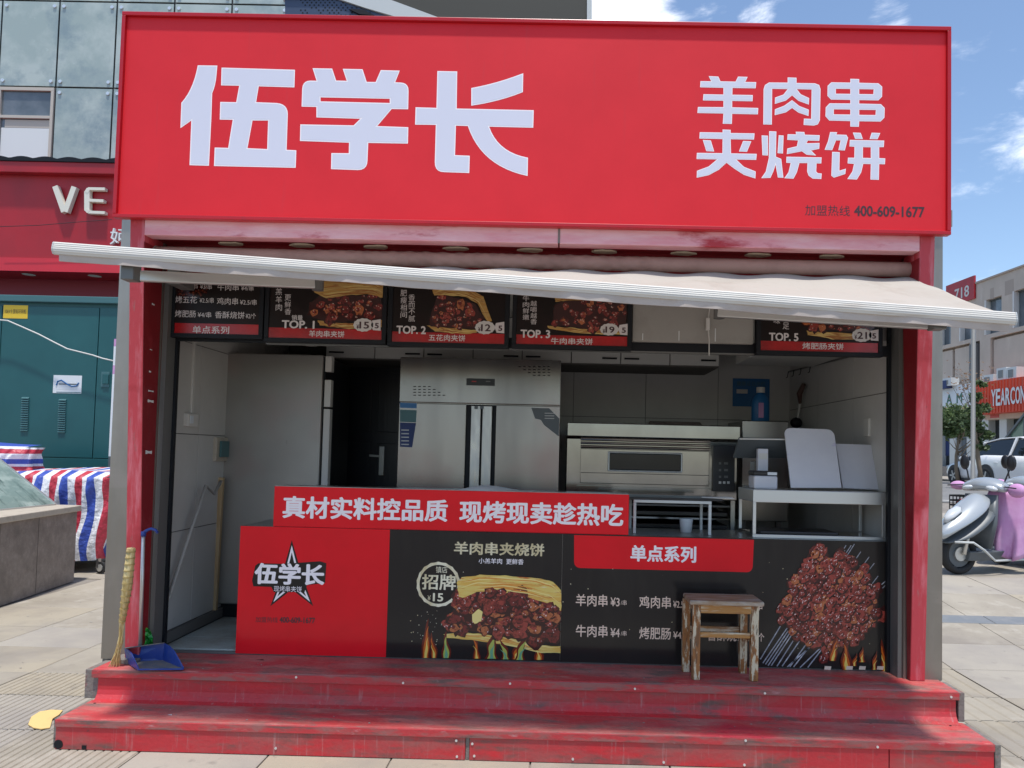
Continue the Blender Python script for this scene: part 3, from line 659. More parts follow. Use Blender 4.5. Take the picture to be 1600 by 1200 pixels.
G([(505, 360), (507, 150), (515, 125), (540, 110), (650, 111), (650, 80), (703, 82), (703, 113), (812, 115), (838, 125), (846, 150), (842, 335), (830, 360), (805, 367), (745, 363), (747, 325), (790, 327), (793, 152), (705, 150), (728, 180), (778, 203), (776, 242), (715, 220), (676, 187), (640, 218), (574, 238), (575, 200), (625, 182), (650, 150), (558, 148), (556, 361)])
G([(676, 215), (720, 250), (776, 272), (774, 310), (715, 290), (676, 262), (640, 288), (573, 305), (574, 270), (630, 248)])
G([(1023, 88), (1076, 90), (1076, 112), (1190, 115), (1213, 135), (1212, 195), (1190, 217), (1076, 215), (1076, 236), (1205, 239), (1228, 262), (1226, 320), (1203, 343), (1076, 341), (1074, 374), (1023, 373), (1023, 340), (898, 337), (875, 312), (877, 258), (900, 234), (1023, 235), (1023, 214), (908, 212), (887, 190), (888, 130), (910, 109), (1023, 111)],
  [(937, 148), (1023, 149), (1023, 178), (937, 177)], [(1076, 150), (1162, 151), (1160, 180), (1076, 179)], [(925, 270), (1023, 271), (1023, 301), (925, 300)], [(1076, 273), (1175, 274), (1173, 304), (1076, 303)])
G([(263, 390), (311, 392), (311, 411), (453, 413), (450, 450), (311, 448), (313, 532), (466, 535), (463, 571), (345, 569), (390, 612), (460, 640), (458, 682), (390, 660), (335, 625), (286, 588), (240, 630), (180, 662), (109, 677), (110, 636), (180, 610), (230, 568), (108, 566), (110, 529), (262, 531), (263, 447), (125, 444), (127, 406), (263, 408)])
G([(145, 452), (193, 455), (213, 521), (166, 519)]); G([(385, 458), (434, 460), (408, 523), (360, 521)])
G([(495, 425), (533, 427), (533, 545), (500, 543)]); G([(540, 400), (583, 402), (580, 552), (612, 565), (625, 678), (592, 676), (578, 600), (565, 640), (548, 678), (493, 680), (520, 640), (538, 560)])
G([(597, 424), (626, 426), (622, 533), (590, 531)])
G([(698, 403), (750, 405), (752, 421), (841, 424), (838, 458), (770, 456), (762, 472), (840, 470), (838, 505), (790, 515), (820, 545), (762, 540), (735, 520), (645, 537), (648, 503), (705, 490), (712, 455), (648, 452), (650, 418), (700, 419)])
G([(643, 552), (852, 556), (850, 592), (822, 592), (820, 640), (830, 650), (853, 652), (850, 685), (800, 683), (775, 665), (766, 640), (768, 590), (720, 590), (705, 645), (685, 683), (630, 680), (655, 645), (668, 590), (642, 588)])
G([(903, 405), (945, 406), (940, 420), (1000, 422), (1010, 440), (990, 515), (952, 513), (965, 455), (938, 455), (915, 513), (870, 511), (890, 460)])
G([(915, 523), (960, 525), (958, 635), (997, 623), (993, 655), (925, 677), (910, 665)])
G([(1038, 408), (1085, 410), (1098, 447), (1052, 446)]); G([(1150, 409), (1202, 411), (1185, 448), (1138, 447)])
G([(1020, 452), (1225, 456), (1222, 495), (1195, 495), (1195, 560), (1231, 562), (1229, 597), (1195, 596), (1193, 690), (1143, 688), (1145, 596), (1100, 595), (1088, 645), (1062, 688), (1005, 685), (1035, 640), (1045, 595), (1007, 592), (1009, 558), (1047, 558), (1048, 493), (1018, 491)], [(1098, 495), (1145, 496), (1145, 560), (1098, 559)])
T('加盟热线', 1258, 328.5, 1328, 329.5, 17, SY, m_ink, sg, .0)
T('400-609-1677', 1335, 330, 1444, 331, 16, SY, m_ink, sg, .03)

# ================================================================== AWNING
aw = thing('awning', 'half open cream fabric folding arm awning, lower at its right end', 'awning', (-.15, 4.3, 2.75))
BY = 3.40; bl, br_ = atY(88, 389, BY), atY(1583, 499, BY)
RY = 4.335; rl, rr = atY(246, 386, RY), atY(1424, 414, RY)
rl.z = rr.z = zb-.073
b = B(); n = 420; pts = []; rads = []
for i in range(n+1):
    t = i/n; p = rl.lerp(rr, t); pts.append(p); rads.append(.043)
b.tube(pts, rads, 20)
for v in b.bm.verts:          # diamond wrinkles in the middle of the roll
    t = (v.co.x-rl.x)/(rr.x-rl.x); a = math.atan2(v.co.z-rl.z, v.co.y-RY)
    w = sst(.12, .25, t)*(1-sst(.62, .72, t))
    k = 1+w*.13*abs(math.sin(t*150+a*2.2)*math.sin(t*132-a*2.6))+w*.03*math.sin(t*60)-w*.05
    v.co.y = RY+(v.co.y-RY)*k; v.co.z = rl.z+(v.co.z-rl.z)*k
b.done('roller', m_roll, aw, smooth=True)
B().cyl((rl.x-.012, RY, rl.z), (1, 0, 0), .047, .022, 20).done('roller_cap', m_alu, aw, smooth=False)
B().cyl((rr.x+.012, RY, rr.z), (1, 0, 0), .047, .022, 20).done('roller_cap', m_alu, aw)
for x in (rl.x-.045, rr.x+.03):
    bx('wall_bracket', m_alu, aw, x, x+.014, RY-.05, RY+.06, rl.z-.06, zb-.002)
for q in range(3):
    p = atY(1427, 405+q*11, RY-.03); B().cyl((rr.x+.055, RY-.02, p.z), (1, 0, 0), .014-.003*q, .03, 12).done('gear', m_gjamb, aw)
# fabric
b = B(); bm = b.bm; NU, NV = 120, 22; grid = []
fl, fr_ = Vector((bl.x+.02, BY+.02, bl.z+.022)), Vector((br_.x-.02, BY+.02, br_.z+.022))
for j in range(NV+1):
    s = j/NV; row = []
    for i in range(NU+1):
        t = i/NU; top = Vector((rl.x+.01+(rr.x-rl.x-.02)*t, RY+.005, rl.z-.0445)); bot = fl.lerp(fr_, t)
        p = top.lerp(bot, s)
        sag = -.024*math.sin(math.pi*s)*(1+.5*math.sin(t*9.0))*(.08+.92*min(1, (1-t)/.35)*min(1, t/.1+.2))
        wr = .0085*math.sin(t*70+s*9)*(1-s)*math.exp(-s*2.2)+.005*math.sin(t*26+s*14+2*math.sin(s*5))*math.sin(math.pi*s)
        wr += .004*math.sin((t*18-s*11))*math.sin(math.pi*s)
        p.z += sag+wr; row.append(bm.verts.new(p))
    grid.append(row)
for j in range(NV):
    for i in range(NU): bm.faces.new((grid[j][i], grid[j][i+1], grid[j+1][i+1], grid[j+1][i]))
b.done('fabric', m_fabric, aw, smooth=True)
# front profile: ribbed extrusion
pr_ = [(0, .030), (-.014, .030), (-.020, .024), (-.0195, .019), (-.022, .015), (-.0213, .010), (-.024, .006), (-.0233, .001), (-.025, -.004), (-.0235, -.009), (-.023, -.014), (-.019, -.019), (-.016, -.026), (.0, -.028), (.012, -.01), (.012, .02)]
B().loft([[(P.x, BY+y, P.z+z) for y, z in pr_] for P in (bl, br_)]).done('front_bar', m_awnbar, aw)
vs = []
for i in range(60):
    P = bl.lerp(br_, .005+.99*i/59); wv = .003*math.sin(i*.9)+.0015*math.sin(i*2.7)
    vs.append([(P.x, BY-.012+wv, P.z-.0265), (P.x, BY-.006+wv, P.z-.0265), (P.x, BY-.004+wv*2, P.z-.058+.002*math.sin(i*.5)), (P.x, BY-.010+wv*2, P.z-.058+.002*math.sin(i*.5))])
B().loft(vs).done('hem', m_valance, aw, smooth=False)
for P, s in ((bl, -1), (br_, 1)):
    B().loft([[(P.x+s*.001+k, BY+y, P.z+z) for y, z in pr_] for k in (0, s*.006)]).done('bar_end_cap', m_whitemetal, aw)
# folding arms
def arm(e0, e1, w0, name='arm'):
    return B().bar(e0, e1, .028, .052).done(name, m_alu, aw, bevel=.006)
La, Lb = atY(209, 431, 3.47), atY(492, 443.5, 3.86)
Lc = Vector((-2.25, 4.27, Lb.z+.11))
arm(La, Lb, 0); arm(Lb+Vector((.0, .03, .03)), Lc, 0)
Ra, Rb = atY(1460, 507, 3.47), atY(1122, 488, 3.98)
Rc = Vector((1.95, 4.27, Rb.z+.12))
arm(Ra, Rb, 0); arm(Rb+Vector((0, .03, .03)), Rc, 0)
for P in (Lb, Rb): B().cyl(P+Vector((.01, .02, .012)), (0, 0, 1), .030, .085, 14).done('elbow_joint', m_gjamb, aw)
for P, q in ((La, bl), (Ra, br_)):
    bx('arm_bracket', m_gjamb, aw, P.x-.03, P.x+.03, BY+.013, P.y+.012, P.z-.03, P.z+.05, .004)
for P in (Lc, Rc): bx('shoulder_bracket', m_gjamb, aw, P.x-.04, P.x+.04, 4.26, 4.43, P.z-.04, P.z+.05, .004)

# ================================================================== MENU BOARDS
MY = 4.49; MF = MY-.012
def frame_rect(root, x0, x1, z0, z1, w=.022, y0=MY-.02, y1=MY+.03):
    bx('frame', m_black, root, x0, x1, y0, y1, z0, z0+w, .002); bx('frame', m_black, root, x0, x1, y0, y1, z1-w, z1, .002)
    bx('frame', m_black, root, x0, x0+w, y0, y1, z0+w+.0005, z1-w-.0005, .002); bx('frame', m_black, root, x1-w, x1, y0, y1, z0+w+.0005, z1-w-.0005, .002)
def menu(label, pxl, pxr, pyl, pyr, red=None):
    a, c = atY(pxl, pyl, MF), atY(pxr, pyr, MF); z0 = (a.z+c.z)/2; z1_ = z0+.46
    r = thing('menu_board', label, 'menu board', ((a.x+c.x)/2, MY, z0), 'menu boards hanging above the counter')
    bx('panel', m_screen, r, a.x+.012, c.x-.012, MF, MY+.025, z0+.014, z1_-.01)
    frame_rect(r, a.x-.010, c.x+.010, z0-.012, z1_, .026)
    return r, a.x+.016, c.x-.016, z0+.0145
def strip(r, x0, x1, z0, h, mat=None):
    return bx('red_strip', mat or m_screenred, r, x0+.001, x1-.001, MF-.0012, MF-.0004, z0, z0+h)
def inpoly(x, y, P):
    c = False; j = len(P)-1
    for i in range(len(P)):
        if (P[i][1] > y) != (P[j][1] > y) and x < (P[j][0]-P[i][0])*(y-P[i][1])/(P[j][1]-P[i][1])+P[i][0]: c = not c
        j = i
    return c
def chunks(r, P, Y, e, n, sz, seed, br=1.0):
    """printed photo of glazed meat: many small overlapping lumps, each with a dark rim, a body and highlights"""
    rd = random.Random(seed); xs = [p[0] for p in P]; ys = [p[1] for p in P]
    bs = {k: B() for k in ('rim', 'a', 'b', 'c', 'hi')}
    def blob(key, x, y, R, d, k=11, j=.36, sy=1.):
        f = rd.uniform(0, 6)
        b = bs[key]; b.bm.faces.new([b.bm.verts.new((q.x, Y-d, q.z)) for q in [atY(x+R*math.cos(t)*(1+rd.uniform(-j, j)), y+sy*R*math.sin(t)*(1+rd.uniform(-j, j)), Y) for t in [2*math.pi*i/k for i in range(k)]]][::-1])
    i = 0; g = 0
    while i < n and g < n*40:
        g += 1; x, y = rd.uniform(min(xs), max(xs)), rd.uniform(min(ys), max(ys))
        if not inpoly(x, y, P): continue
        R = sz*rd.choice((.45, .6, .8, 1.0, 1.3)); d = e+i*1.6e-5; sy = rd.uniform(.5, 1.2)
        blob('rim', x+.5, y+.8, R*1.18, d, sy=sy)
        blob(rd.choice('aabbc'), x, y, R, d+.7e-5, sy=sy)
        blob(rd.choice('aabbc'), x-R*.25, y-R*.3, R*.42, d+1.2e-5, 8, sy=sy)
        for _ in range(rd.randrange(1, 5)): blob('hi', x+rd.uniform(-.7, .6)*R, y-rd.uniform(-.4, .7)*R*sy, rd.uniform(.4, 1.15), d+1.5e-5, 6)
        i += 1
    mm = PRT[br]
    for k, nm in (('rim', 'meat_shade_print'), ('a', 'meat_lump_print'), ('b', 'meat_lump_print'), ('c', 'meat_lump_print'), ('hi', 'glaze_print')):
        bs[k].done(nm, mm[k], r, kind='stuff')
def prt(nm, k, hi):
    q = lambda c: tuple(v*k for v in c)
    return {'rim': M(nm+'_shade', q((.045, .010, .009)), .2), 'a': M(nm+'_dark', q((.21, .026, .022)), .2, layers=[(q((.05, .01, .008)), 60, X, .45, .6)]),
            'b': M(nm+'_brown', q((.36, .055, .040)), .2, layers=[(q((.12, .02, .012)), 60, X, .48, .62)]), 'c': M(nm+'_amber', q((.50, .15, .055)), .2, layers=[(q((.24, .05, .02)), 50, X, .48, .62)]), 'hi': M(nm+'_glint', hi, .2)}
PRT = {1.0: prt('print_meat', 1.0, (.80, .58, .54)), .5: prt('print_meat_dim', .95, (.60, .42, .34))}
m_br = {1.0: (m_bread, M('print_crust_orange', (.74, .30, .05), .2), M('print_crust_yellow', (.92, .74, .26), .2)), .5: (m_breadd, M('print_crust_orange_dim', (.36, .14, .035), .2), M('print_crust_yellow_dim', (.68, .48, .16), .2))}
def lerp_path(L, t):
    x = t*(len(L)-1); i = min(int(x), len(L)-2); f = x-i; return L[i][0]+(L[i+1][0]-L[i][0])*f, L[i][1]+(L[i+1][1]-L[i][1])*f
def bread(r, top, bot, Y, e, br, seed, ns=9):
    rd = random.Random(seed); mb = m_br[br]
    poly(rough_outline(top+bot[::-1], .7, 4, seed), Y, mb[0], r, 'bread_print', ext=e)
    b1, b2 = B(), B()
    for k in range(ns*2):
        v = rd.uniform(.06, .94); t0 = rd.uniform(0, .6); t1 = min(1, t0+rd.uniform(.25, .6)); ph = rd.uniform(0, 6); am = rd.uniform(.3, 1.1)
        up_, dn = [], []; n = 14; w = rd.uniform(.5, 1.3)
        for i in range(n+1):
            t = t0+(t1-t0)*i/n; a = lerp_path(top, t); c = lerp_path(bot, t); x = a[0]+(c[0]-a[0])*v; y = a[1]+(c[1]-a[1])*v+am*math.sin(t*22+ph)
            h = w*math.sin(math.pi*i/n); up_.append((x, y-h)); dn.append((x, y+h+.15))
        b = b1 if k % 2 else b2; d = e+.0001+k*1.5e-5
        b.bm.faces.new([b.bm.verts.new((q.x, Y-d, q.z)) for q in [atY(x, y, Y) for x, y in up_+dn[::-1]]])
    b1.done('crust_layer_print', mb[1], r, kind='stuff'); b2.done('crust_layer_print', mb[2], r, kind='stuff')
def sandwich(r, top_u, top_l, pts_meat, bot_u, bot_l, Y, br=1.0, seed=1, e=.0016, n=70, sz=6.5):
    bread(r, bot_u, bot_l, Y, e, br, seed, 5)
    poly(rough_outline(pts_meat, 1.2, 5, seed+1), Y, PRT[br]['rim'], r, 'meat_print', ext=e+.0005)
    chunks(r, pts_meat, Y, e+.0006, n, sz, seed+3, br)
    bread(r, top_u, top_l, Y, e+.0024, br, seed+7)
def badge(r, px, py, rx, ry, txt, px5, e=.0052):
    n = 26
    poly([(px+rx*math.cos(t)*(1+.06*(k % 2)), py+ry*math.sin(t)*(1+.08*(k % 2))) for k, t in enumerate([2*math.pi*i/n for i in range(n)])], MF, m_badgew, r, 'price_badge', ext=e)
    T('¥', px-rx*.72, py+2.5, px-rx*.48, py+2.5, 7, MF-e, m_ink, r, .02); T(txt, px-rx*.40, py, px+rx*.55, py+.2, ry*1.05, MF-e, m_ink, r, .025)
    if px5: 
        poly([(px5-7, py-7), (px5+6, py-9), (px5+6, py+9), (px5-6, py+8), (px5-9, py)], MF, m_mtext, r, 'small_badge', ext=e); T('5', px5-3, py+1, px5+2.5, py+1, 8, MF-e, m_ink, r, .03)
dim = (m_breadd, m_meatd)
r, x0, x1, z0 = menu('menu board listing single skewers, leftmost under the awning', 268, 408, 524, 527)
strip(r, x0, x1, z0, .062)
for t, a, b_, y in (('羊肉串', 275, 309, 446), ('¥3/串', 313, 331, 447.5), ('牛肉串', 340, 373, 448.5), ('¥4/串', 377, 396, 450), ('烤五花', 274, 308, 468), ('¥2.5/串', 312, 334, 469), ('鸡肉串', 339, 372, 470.5), ('¥2.5/串', 375, 401, 472), ('烤肥肠', 273.5, 306, 490), ('¥4/串', 309, 330, 491.5), ('香酥烧饼', 336, 382, 492), ('¥2/个', 384, 400, 493.5)):
    T(t, a, y, b_, y+.5, 11 if t[0] != '¥' else 9, MF, m_mtext, r, .006)
T('单点系列', 301, 515, 358, 516, 12, MF-.0012, m_mtext, r, .012)
rdm = random.Random(5)
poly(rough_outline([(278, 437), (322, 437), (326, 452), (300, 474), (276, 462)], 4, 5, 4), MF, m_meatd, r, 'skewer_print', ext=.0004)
menus = [
 ('menu board with a flaky sandwich and 羊肉串夹饼 on its red strip', 415, 600, 529, 537, ('小羔羊肉', 436, 438, 487), ('更鲜香', 450, 460, 493), ('TOP. 1', 441, 506, 491, 508), ('羊肉串夹饼', 483, 521, 538, 522.5),
  [(490, 450), (505, 440), (550, 436), (590, 437), (599, 444)], [(492, 458), (510, 466), (550, 461), (580, 460), (599, 466)], [(484, 474), (500, 462), (596, 462), (596, 498), (560, 503), (500, 500), (481, 492)], [(496, 501), (545, 506), (598, 500)], [(500, 508), (545, 514), (597, 511)], (568, 508, 15, 10, '15', 589), .062),
 ('menu board with a layered folded sandwich and 五花肉夹饼 on its strip', 608, 792, 536, 543, ('肥瘦相间', 631, 453, 498), ('香而不腻', 643.5, 460, 504), ('TOP. 2', 620, 515, 665, 516), ('五花肉夹饼', 670, 527.5, 727, 528.5),
  [(676, 454), (690, 447), (730, 450), (755, 464), (769, 502)], [(678, 462), (700, 461), (728, 464), (746, 474), (762, 504)], [(683, 464), (702, 462), (742, 474), (758, 500), (746, 514), (672, 510), (671, 500)], [(667, 508), (700, 512), (752, 517)], [(680, 518), (710, 521), (735, 522)], (758, 512, 15, 10, '12', 782), .062),
 ('menu board with a flat wide sandwich, left of the bare grey box', 802, 984, 540, 546, ('牛肉鲜嫩', 822, 462, 501), ('越嚼越香', 834, 470, 508), ('TOP. 3', 814, 521, 859, 522.5), ('牛肉串夹饼', 861, 532.5, 926, 534),
  [(866, 464), (875, 458), (930, 459), (982, 462)], [(868, 472), (885, 470), (930, 468), (982, 471)], [(866, 478), (882, 468), (940, 468), (978, 472), (978, 513), (930, 516), (868, 507), (864, 498)], [(855, 509), (910, 514), (981, 517)], [(858, 514), (910, 521), (981, 524)], (952, 515, 14, 9, '19', 975), .058),
 ('menu board with sausage sandwich, alone at the right end', 1184, 1376, 550, 556, ('卤味', 1214, 486, 507), ('味十足', 1228, 480, 516), ('TOP. 5', 1202, 526, 1247, 527), ('烤肥肠夹饼', 1254, 540, 1318, 542),
  [(1262, 478), (1310, 478), (1362, 482)], [(1262, 490), (1310, 489), (1362, 491)], [(1258, 505), (1264, 492), (1356, 496), (1366, 505), (1362, 516), (1330, 518), (1264, 514)], [(1260, 517), (1310, 520), (1366, 524)], [(1262, 524), (1300, 530), (1362, 531)], (1346, 524, 15, 10, '21', 1366), .058)]
for (lab_, pa, pb, ya, yb, v1, v2, top, nm, bu, bl2, mt_, bbu, bbl, bd, sh) in menus:
    r, x0, x1, z0 = menu(lab_, pa, pb, ya, yb)
    strip(r, x0, x1, z0, sh)
    TV(*v1[:1], v1[1], v1[2], v1[3], 10, MF, m_mtext, r); TV(*v2[:1], v2[1], v2[2], v2[3], 10, MF, m_mtext, r)
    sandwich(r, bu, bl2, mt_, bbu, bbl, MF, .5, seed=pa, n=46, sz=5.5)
    T(*top, 12, MF-.0012, m_mtext, r, .035); T(*nm, 10, MF-.0012, m_mtext, r, .012)
    badge(r, *bd)
    if pa == 415: T('销量', 456, 496, 473, 496.5, 8, MF, m_mtext, r, .01)
# bare backing where the fourth board is missing
g = thing('blank_backing_box', 'bare grey box with a hanging switch cord in the empty menu slot', 'box', (.8, 4.5, 2.35))
a, c = atY(988, 533, MY), atY(1182, 545, MY)
z0 = (atY(988, 534, MY).z+atY(1182, 537, MY).z)/2
bx('box', m_card, g, a.x, c.x-.02, MY, MY+.12, z0+.0, 2.72, .003)
for i in range(3): bx('tape_strip', m_paper, g, a.x+.06+.22*i, a.x+.065+.22*i, MY-.002, MY-.0005, z0+.01, z0+.05+.02*i)
p0, p1 = atY(1110, 470, MY-.02), atY(1106, 506, MY-.02); p2 = atY(1108, 556, MY-.02)
B().tube([p0, p1, (p1+p2)/2+Vector((.004, 0, 0)), p2], .0035, 6).done('cord', m_gasket, g)
bx('cord_switch', m_gasket, g, p1.x-.012, p1.x+.010, MY-.035, MY-.012, p1.z-.04, p1.z+.035, .003)
rail = atY(700, 545, MY)
hr = thing('menu_rail', 'black horizontal rail carrying the row of menu boards', 'rail', (-.2, MY, rail.z))
bx('rail', m_black, hr, -2.345, 2.01, MY+.032, MY+.06, 2.236, 2.30)
bx('trim', m_gjamb, hr, -1.80, 1.20, MY+.032, MY+.06, 2.226, 2.2355)
bx('slot_floor', m_black, hr, a.x+.0, c.x-.02, MY+.061, MY+.13, 2.236, z0-.002)

# ================================================================== COUNTER
CYF = 4.57; CZ = 1.107
ct = thing('serving_counter', 'low serving counter wrapped in glossy red and black food posters', 'counter', (.06, 4.8, .33))
bx('body', m_steel, ct, -1.928, 2.045, CYF+.004, 5.05, .341, CZ-.016)
bx('worktop', m_steel, ct, -1.932, 2.047, CYF+.002, 5.06, CZ-.0155, CZ, .002)
xsplit = atY(606, 930, CYF).x; xs2 = atY(877, 930, CYF).x
zl = .334
bx('red_poster', m_prtred, ct, -1.932, xsplit, CYF-.001, CYF+.0015, zl, CZ+.0005)
bx('black_poster', m_prtblack, ct, xsplit+.0005, xs2, CYF-.001, CYF+.0015, zl, CZ+.0005)
bx('black_poster', m_prtblack, ct, xs2+.0012, 2.045, CYF-.001, CYF+.0015, zl, CZ+.0005)
CP = CYF-.0012
# star badge
def star(cx, cy, pts): return pts
def starpts(cx, cy, R, r, sx=1., sy=1.):
    return [(cx+sx*(R if i % 2 == 0 else r)*math.sin(math.pi*i/5), cy-sy*(R if i % 2 == 0 else r)*math.cos(math.pi*i/5)) for i in range(10)]
poly(starpts(456, 901, 57, 20), CP, m_prtblack, ct, 'star_emblem', ext=.0006)
poly(starpts(456, 901, 49, 15.5), CP, m_white, ct, 'star_outline', ext=.0010, holes=[starpts(456, 901, 38, 11.5)])
poly([(399, 884), (404, 880), (442, 881), (470, 879), (500, 877), (510, 880), (508, 911), (480, 914), (476, 925), (428, 925), (424, 917), (396, 916), (394, 907)], CP, m_prtblack, ct, 'emblem_block', ext=.0015)
T('伍学长', 399, 897.5, 506, 896.5, 31, CP-.0016, m_white, ct, .04)
T('现烤串夹饼', 428, 919.5, 471.5, 921, 9, CP-.0016, m_white, ct, 0)
T('加盟热线', 399.5, 968, 434, 968.5, 8.5, CP, m_ink, ct, 0); T('400-609-1677', 437, 968.5, 492, 969.5, 8.5, CP, m_ink, ct, .03)
# round gold badge
n = 36; ring = [(685+33.5*math.cos(t)*(1+.03*(k % 2)), 913+34.5*math.sin(t)*(1+.03*(k % 2))) for k, t in enumerate([2*math.pi*i/n for i in range(n)])]
poly(ring, CP, m_gold, ct, 'badge_ring', ext=.0006, holes=[[(685+29.5*math.cos(t), 913+30.5*math.sin(t)) for t in [2*math.pi*i/n for i in range(n)]]])
T('镇店', 681, 889.5, 699, 891, 10, CP, m_gold, ct, 0); T('招牌', 660, 907, 712, 912, 23, CP, m_gold, ct, .022)
T('¥', 668, 934, 673, 934.5, 8, CP, m_gold, ct, 0); T('15', 677, 932.5, 692, 934, 12, CP, m_gold, ct, .03)
T('羊肉串夹烧饼', 710, 856, 850, 859.5, 19, CP, m_gold, ct, .028)
T('小羔羊肉', 748, 876, 784.5, 877, 8.5, CP, m_white, ct, .01); T('更鲜香', 791, 877.3, 818, 878, 8.5, CP, m_white, ct, .01)
# sandwich print
m_fl = (M('print_flame_dark', (.16, .018, .008), .2), M('print_flame_orange', (.62, .13, .015), .2), M('print_flame_yellow', (.88, .62, .14), .2), M('print_flame_green', (.16, .42, .24), .2), M('print_flame_olive', (.45, .50, .10), .2))
def flames(specs, mat, e=.0009, clip=None):
    cols = (m_fl[0], m_fl[1], m_fl[2]) if mat is m_flame else (m_fl[0], m_fl[4], m_fl[3])
    for q, (x, yb_, h, w, lean) in enumerate(specs):
        for k, (s_, hh) in enumerate(((1.15, 1.0), (.72, .80), (.36, .52))):
            L, Rr = [], []
            for i in range(13):
                t = i/12; wv = lean*t*t+1.6*math.sin(t*7+x)*t; wd = w/2*s_*(1-t)**.8*(1+.25*math.sin(t*9+x*2))
                y = yb_-h*hh*t; L.append((x+wv-wd, y)); Rr.append((x+wv+wd+.1, y))
            poly(L+Rr[::-1], CP, cols[k], ct, 'flame_print', ext=e+k*.00012+q*.00003)
flames([(665, 1028, 62, 14, 5), (678, 1028, 40, 10, -4), (745, 1029, 40, 9, -5), (806, 1030, 30, 14, 6), (842, 1031, 36, 12, -3)], m_flame)
flames([(697, 1028, 42, 13, 0), (768, 1029, 44, 18, 3), (790, 1030, 32, 12, -8), (812, 1031, 42, 14, 11)], m_flameg, e=.0021)
sandwich(ct, [(714, 910), (722, 902), (750, 898), (790, 899), (840, 903), (864, 909), (877, 922)], [(717, 932), (724, 934), (745, 925), (780, 924), (820, 931), (858, 943), (877, 955)],
  [(720, 932), (745, 922), (790, 926), (840, 936), (872, 950), (872, 1002), (850, 1002), (810, 994), (760, 986), (706, 984), (700, 974), (705, 962), (711, 945)],
  [(693, 991), (720, 988), (760, 991), (810, 1000), (845, 1008), (876, 1010)], [(696, 996), (730, 999), (760, 1003), (800, 1009), (846, 1020), (875, 1020)], CP, 1.0, seed=11, e=.0012, n=150, sz=9.5)
poly(rough_outline([(738, 960), (748, 951), (754, 956), (752, 970), (742, 975), (738, 970)], .6, 3, 3), CP, m_br[1.0][2], ct, 'nut_print', ext=.0052)
# sparks
rds = random.Random(12)
b = B()
for _ in range(70):
    px, py = (rds.uniform(640, 706), rds.uniform(950, 1012)) if rds.random() < .6 else (rds.uniform(715, 1200), rds.uniform(885, 1030))
    if rds.random() < .25: px, py = rds.uniform(1190, 1385), rds.uniform(860, 1035)
    p = atY(px, py, CP); b.disc((p.x, CP-.0004, p.z), (0, -1, 0), rds.uniform(.0014, .0034), 6)
b.done('spark_print', m_gold, ct, kind='stuff')
# red tab
tab = [(897, 836), (1178, 843.5), (1176, 886)]+arc((1176, 886), (1174, 894.5), (1166, 894), 5)+arc((907, 887.5), (898, 887), (897, 878), 5)
poly(tab, CP, m_prtred, ct, 'red_tab_print', ext=.0006)
T('单点系列', 986, 863.5, 1087, 867.5, 24, CP-.0008, m_white, ct, .035)
for t, a_, b_, y in (('羊肉串', 900, 949, 937.5), ('¥3', 954, 968, 940), ('鸡肉串', 999, 1048, 940.5), ('¥2.5/串', 1052, 1080, 943.5), ('烤五花', 1105, 1154, 943.5), ('¥2.5/串', 1159, 1191, 946), ('牛肉串', 900, 949, 985.5), ('¥4', 954, 968, 988), ('烤肥肠', 999, 1048, 989), ('¥4/串', 1052, 1079, 991.5), ('香酥烧饼', 1105, 1166, 992), ('¥2/个', 1171, 1194, 995)):
    T(t, a_, y, b_, y+1, 18 if t[0] != '¥' else 13, CP, m_ptext, ct, .014)
for x, y in ((970, 941.5), (970, 989.5)): T('/串', x, y, x+9, y+.3, 8, CP, m_ptext, ct, .0)
# skewers print
SK = [(1188, 1030, 1285, 870), (1192, 1036, 1300, 880), (1200, 1040, 1320, 860), (1214, 1041, 1335, 850), (1222, 1041, 1345, 862), (1234, 1042, 1358, 870), (1240, 1042, 1366, 880), (1262, 1043, 1372, 900), (1205, 1040, 1330, 852), (1250, 1043, 1386, 912), (1230, 1042, 1387, 905), (1196, 1038, 1322, 852)]
for (x0, y0, x1, y1) in SK:
    dx, dy = x1-x0, y1-y0; L = math.hypot(dx, dy); nx, ny = -dy/L*.9, dx/L*.9
    poly([(x0-nx, y0-ny), (x0+nx, y0+ny), (x1+nx*.7, y1+ny*.7), (x1-nx*.7, y1-ny*.7)], CP, m_skewer, ct, 'skewer_print', ext=.0006)
blob = [(1275, 850), (1283, 846), (1288, 860), (1295, 866), (1290, 880), (1305, 870), (1318, 862), (1323, 875), (1330, 868), (1336, 880), (1334, 895), (1352, 888), (1356, 900), (1352, 912), (1374, 914), (1380, 922), (1368, 938), (1356, 945), (1372, 950), (1386, 944), (1384, 956), (1362, 978), (1348, 984), (1344, 1002), (1320, 1012), (1300, 1016), (1286, 1030), (1280, 1026), (1290, 1008), (1262, 1004), (1240, 994), (1228, 978), (1217, 968), (1218, 956), (1226, 938), (1236, 920), (1244, 900), (1256, 884), (1264, 862)]
poly(rough_outline(blob, 1.5, 5, 8), CP, PRT[1.0]['rim'], ct, 'meat_print', ext=.0012)
chunks(ct, blob, CP, .0014, 160, 8.5, 21)
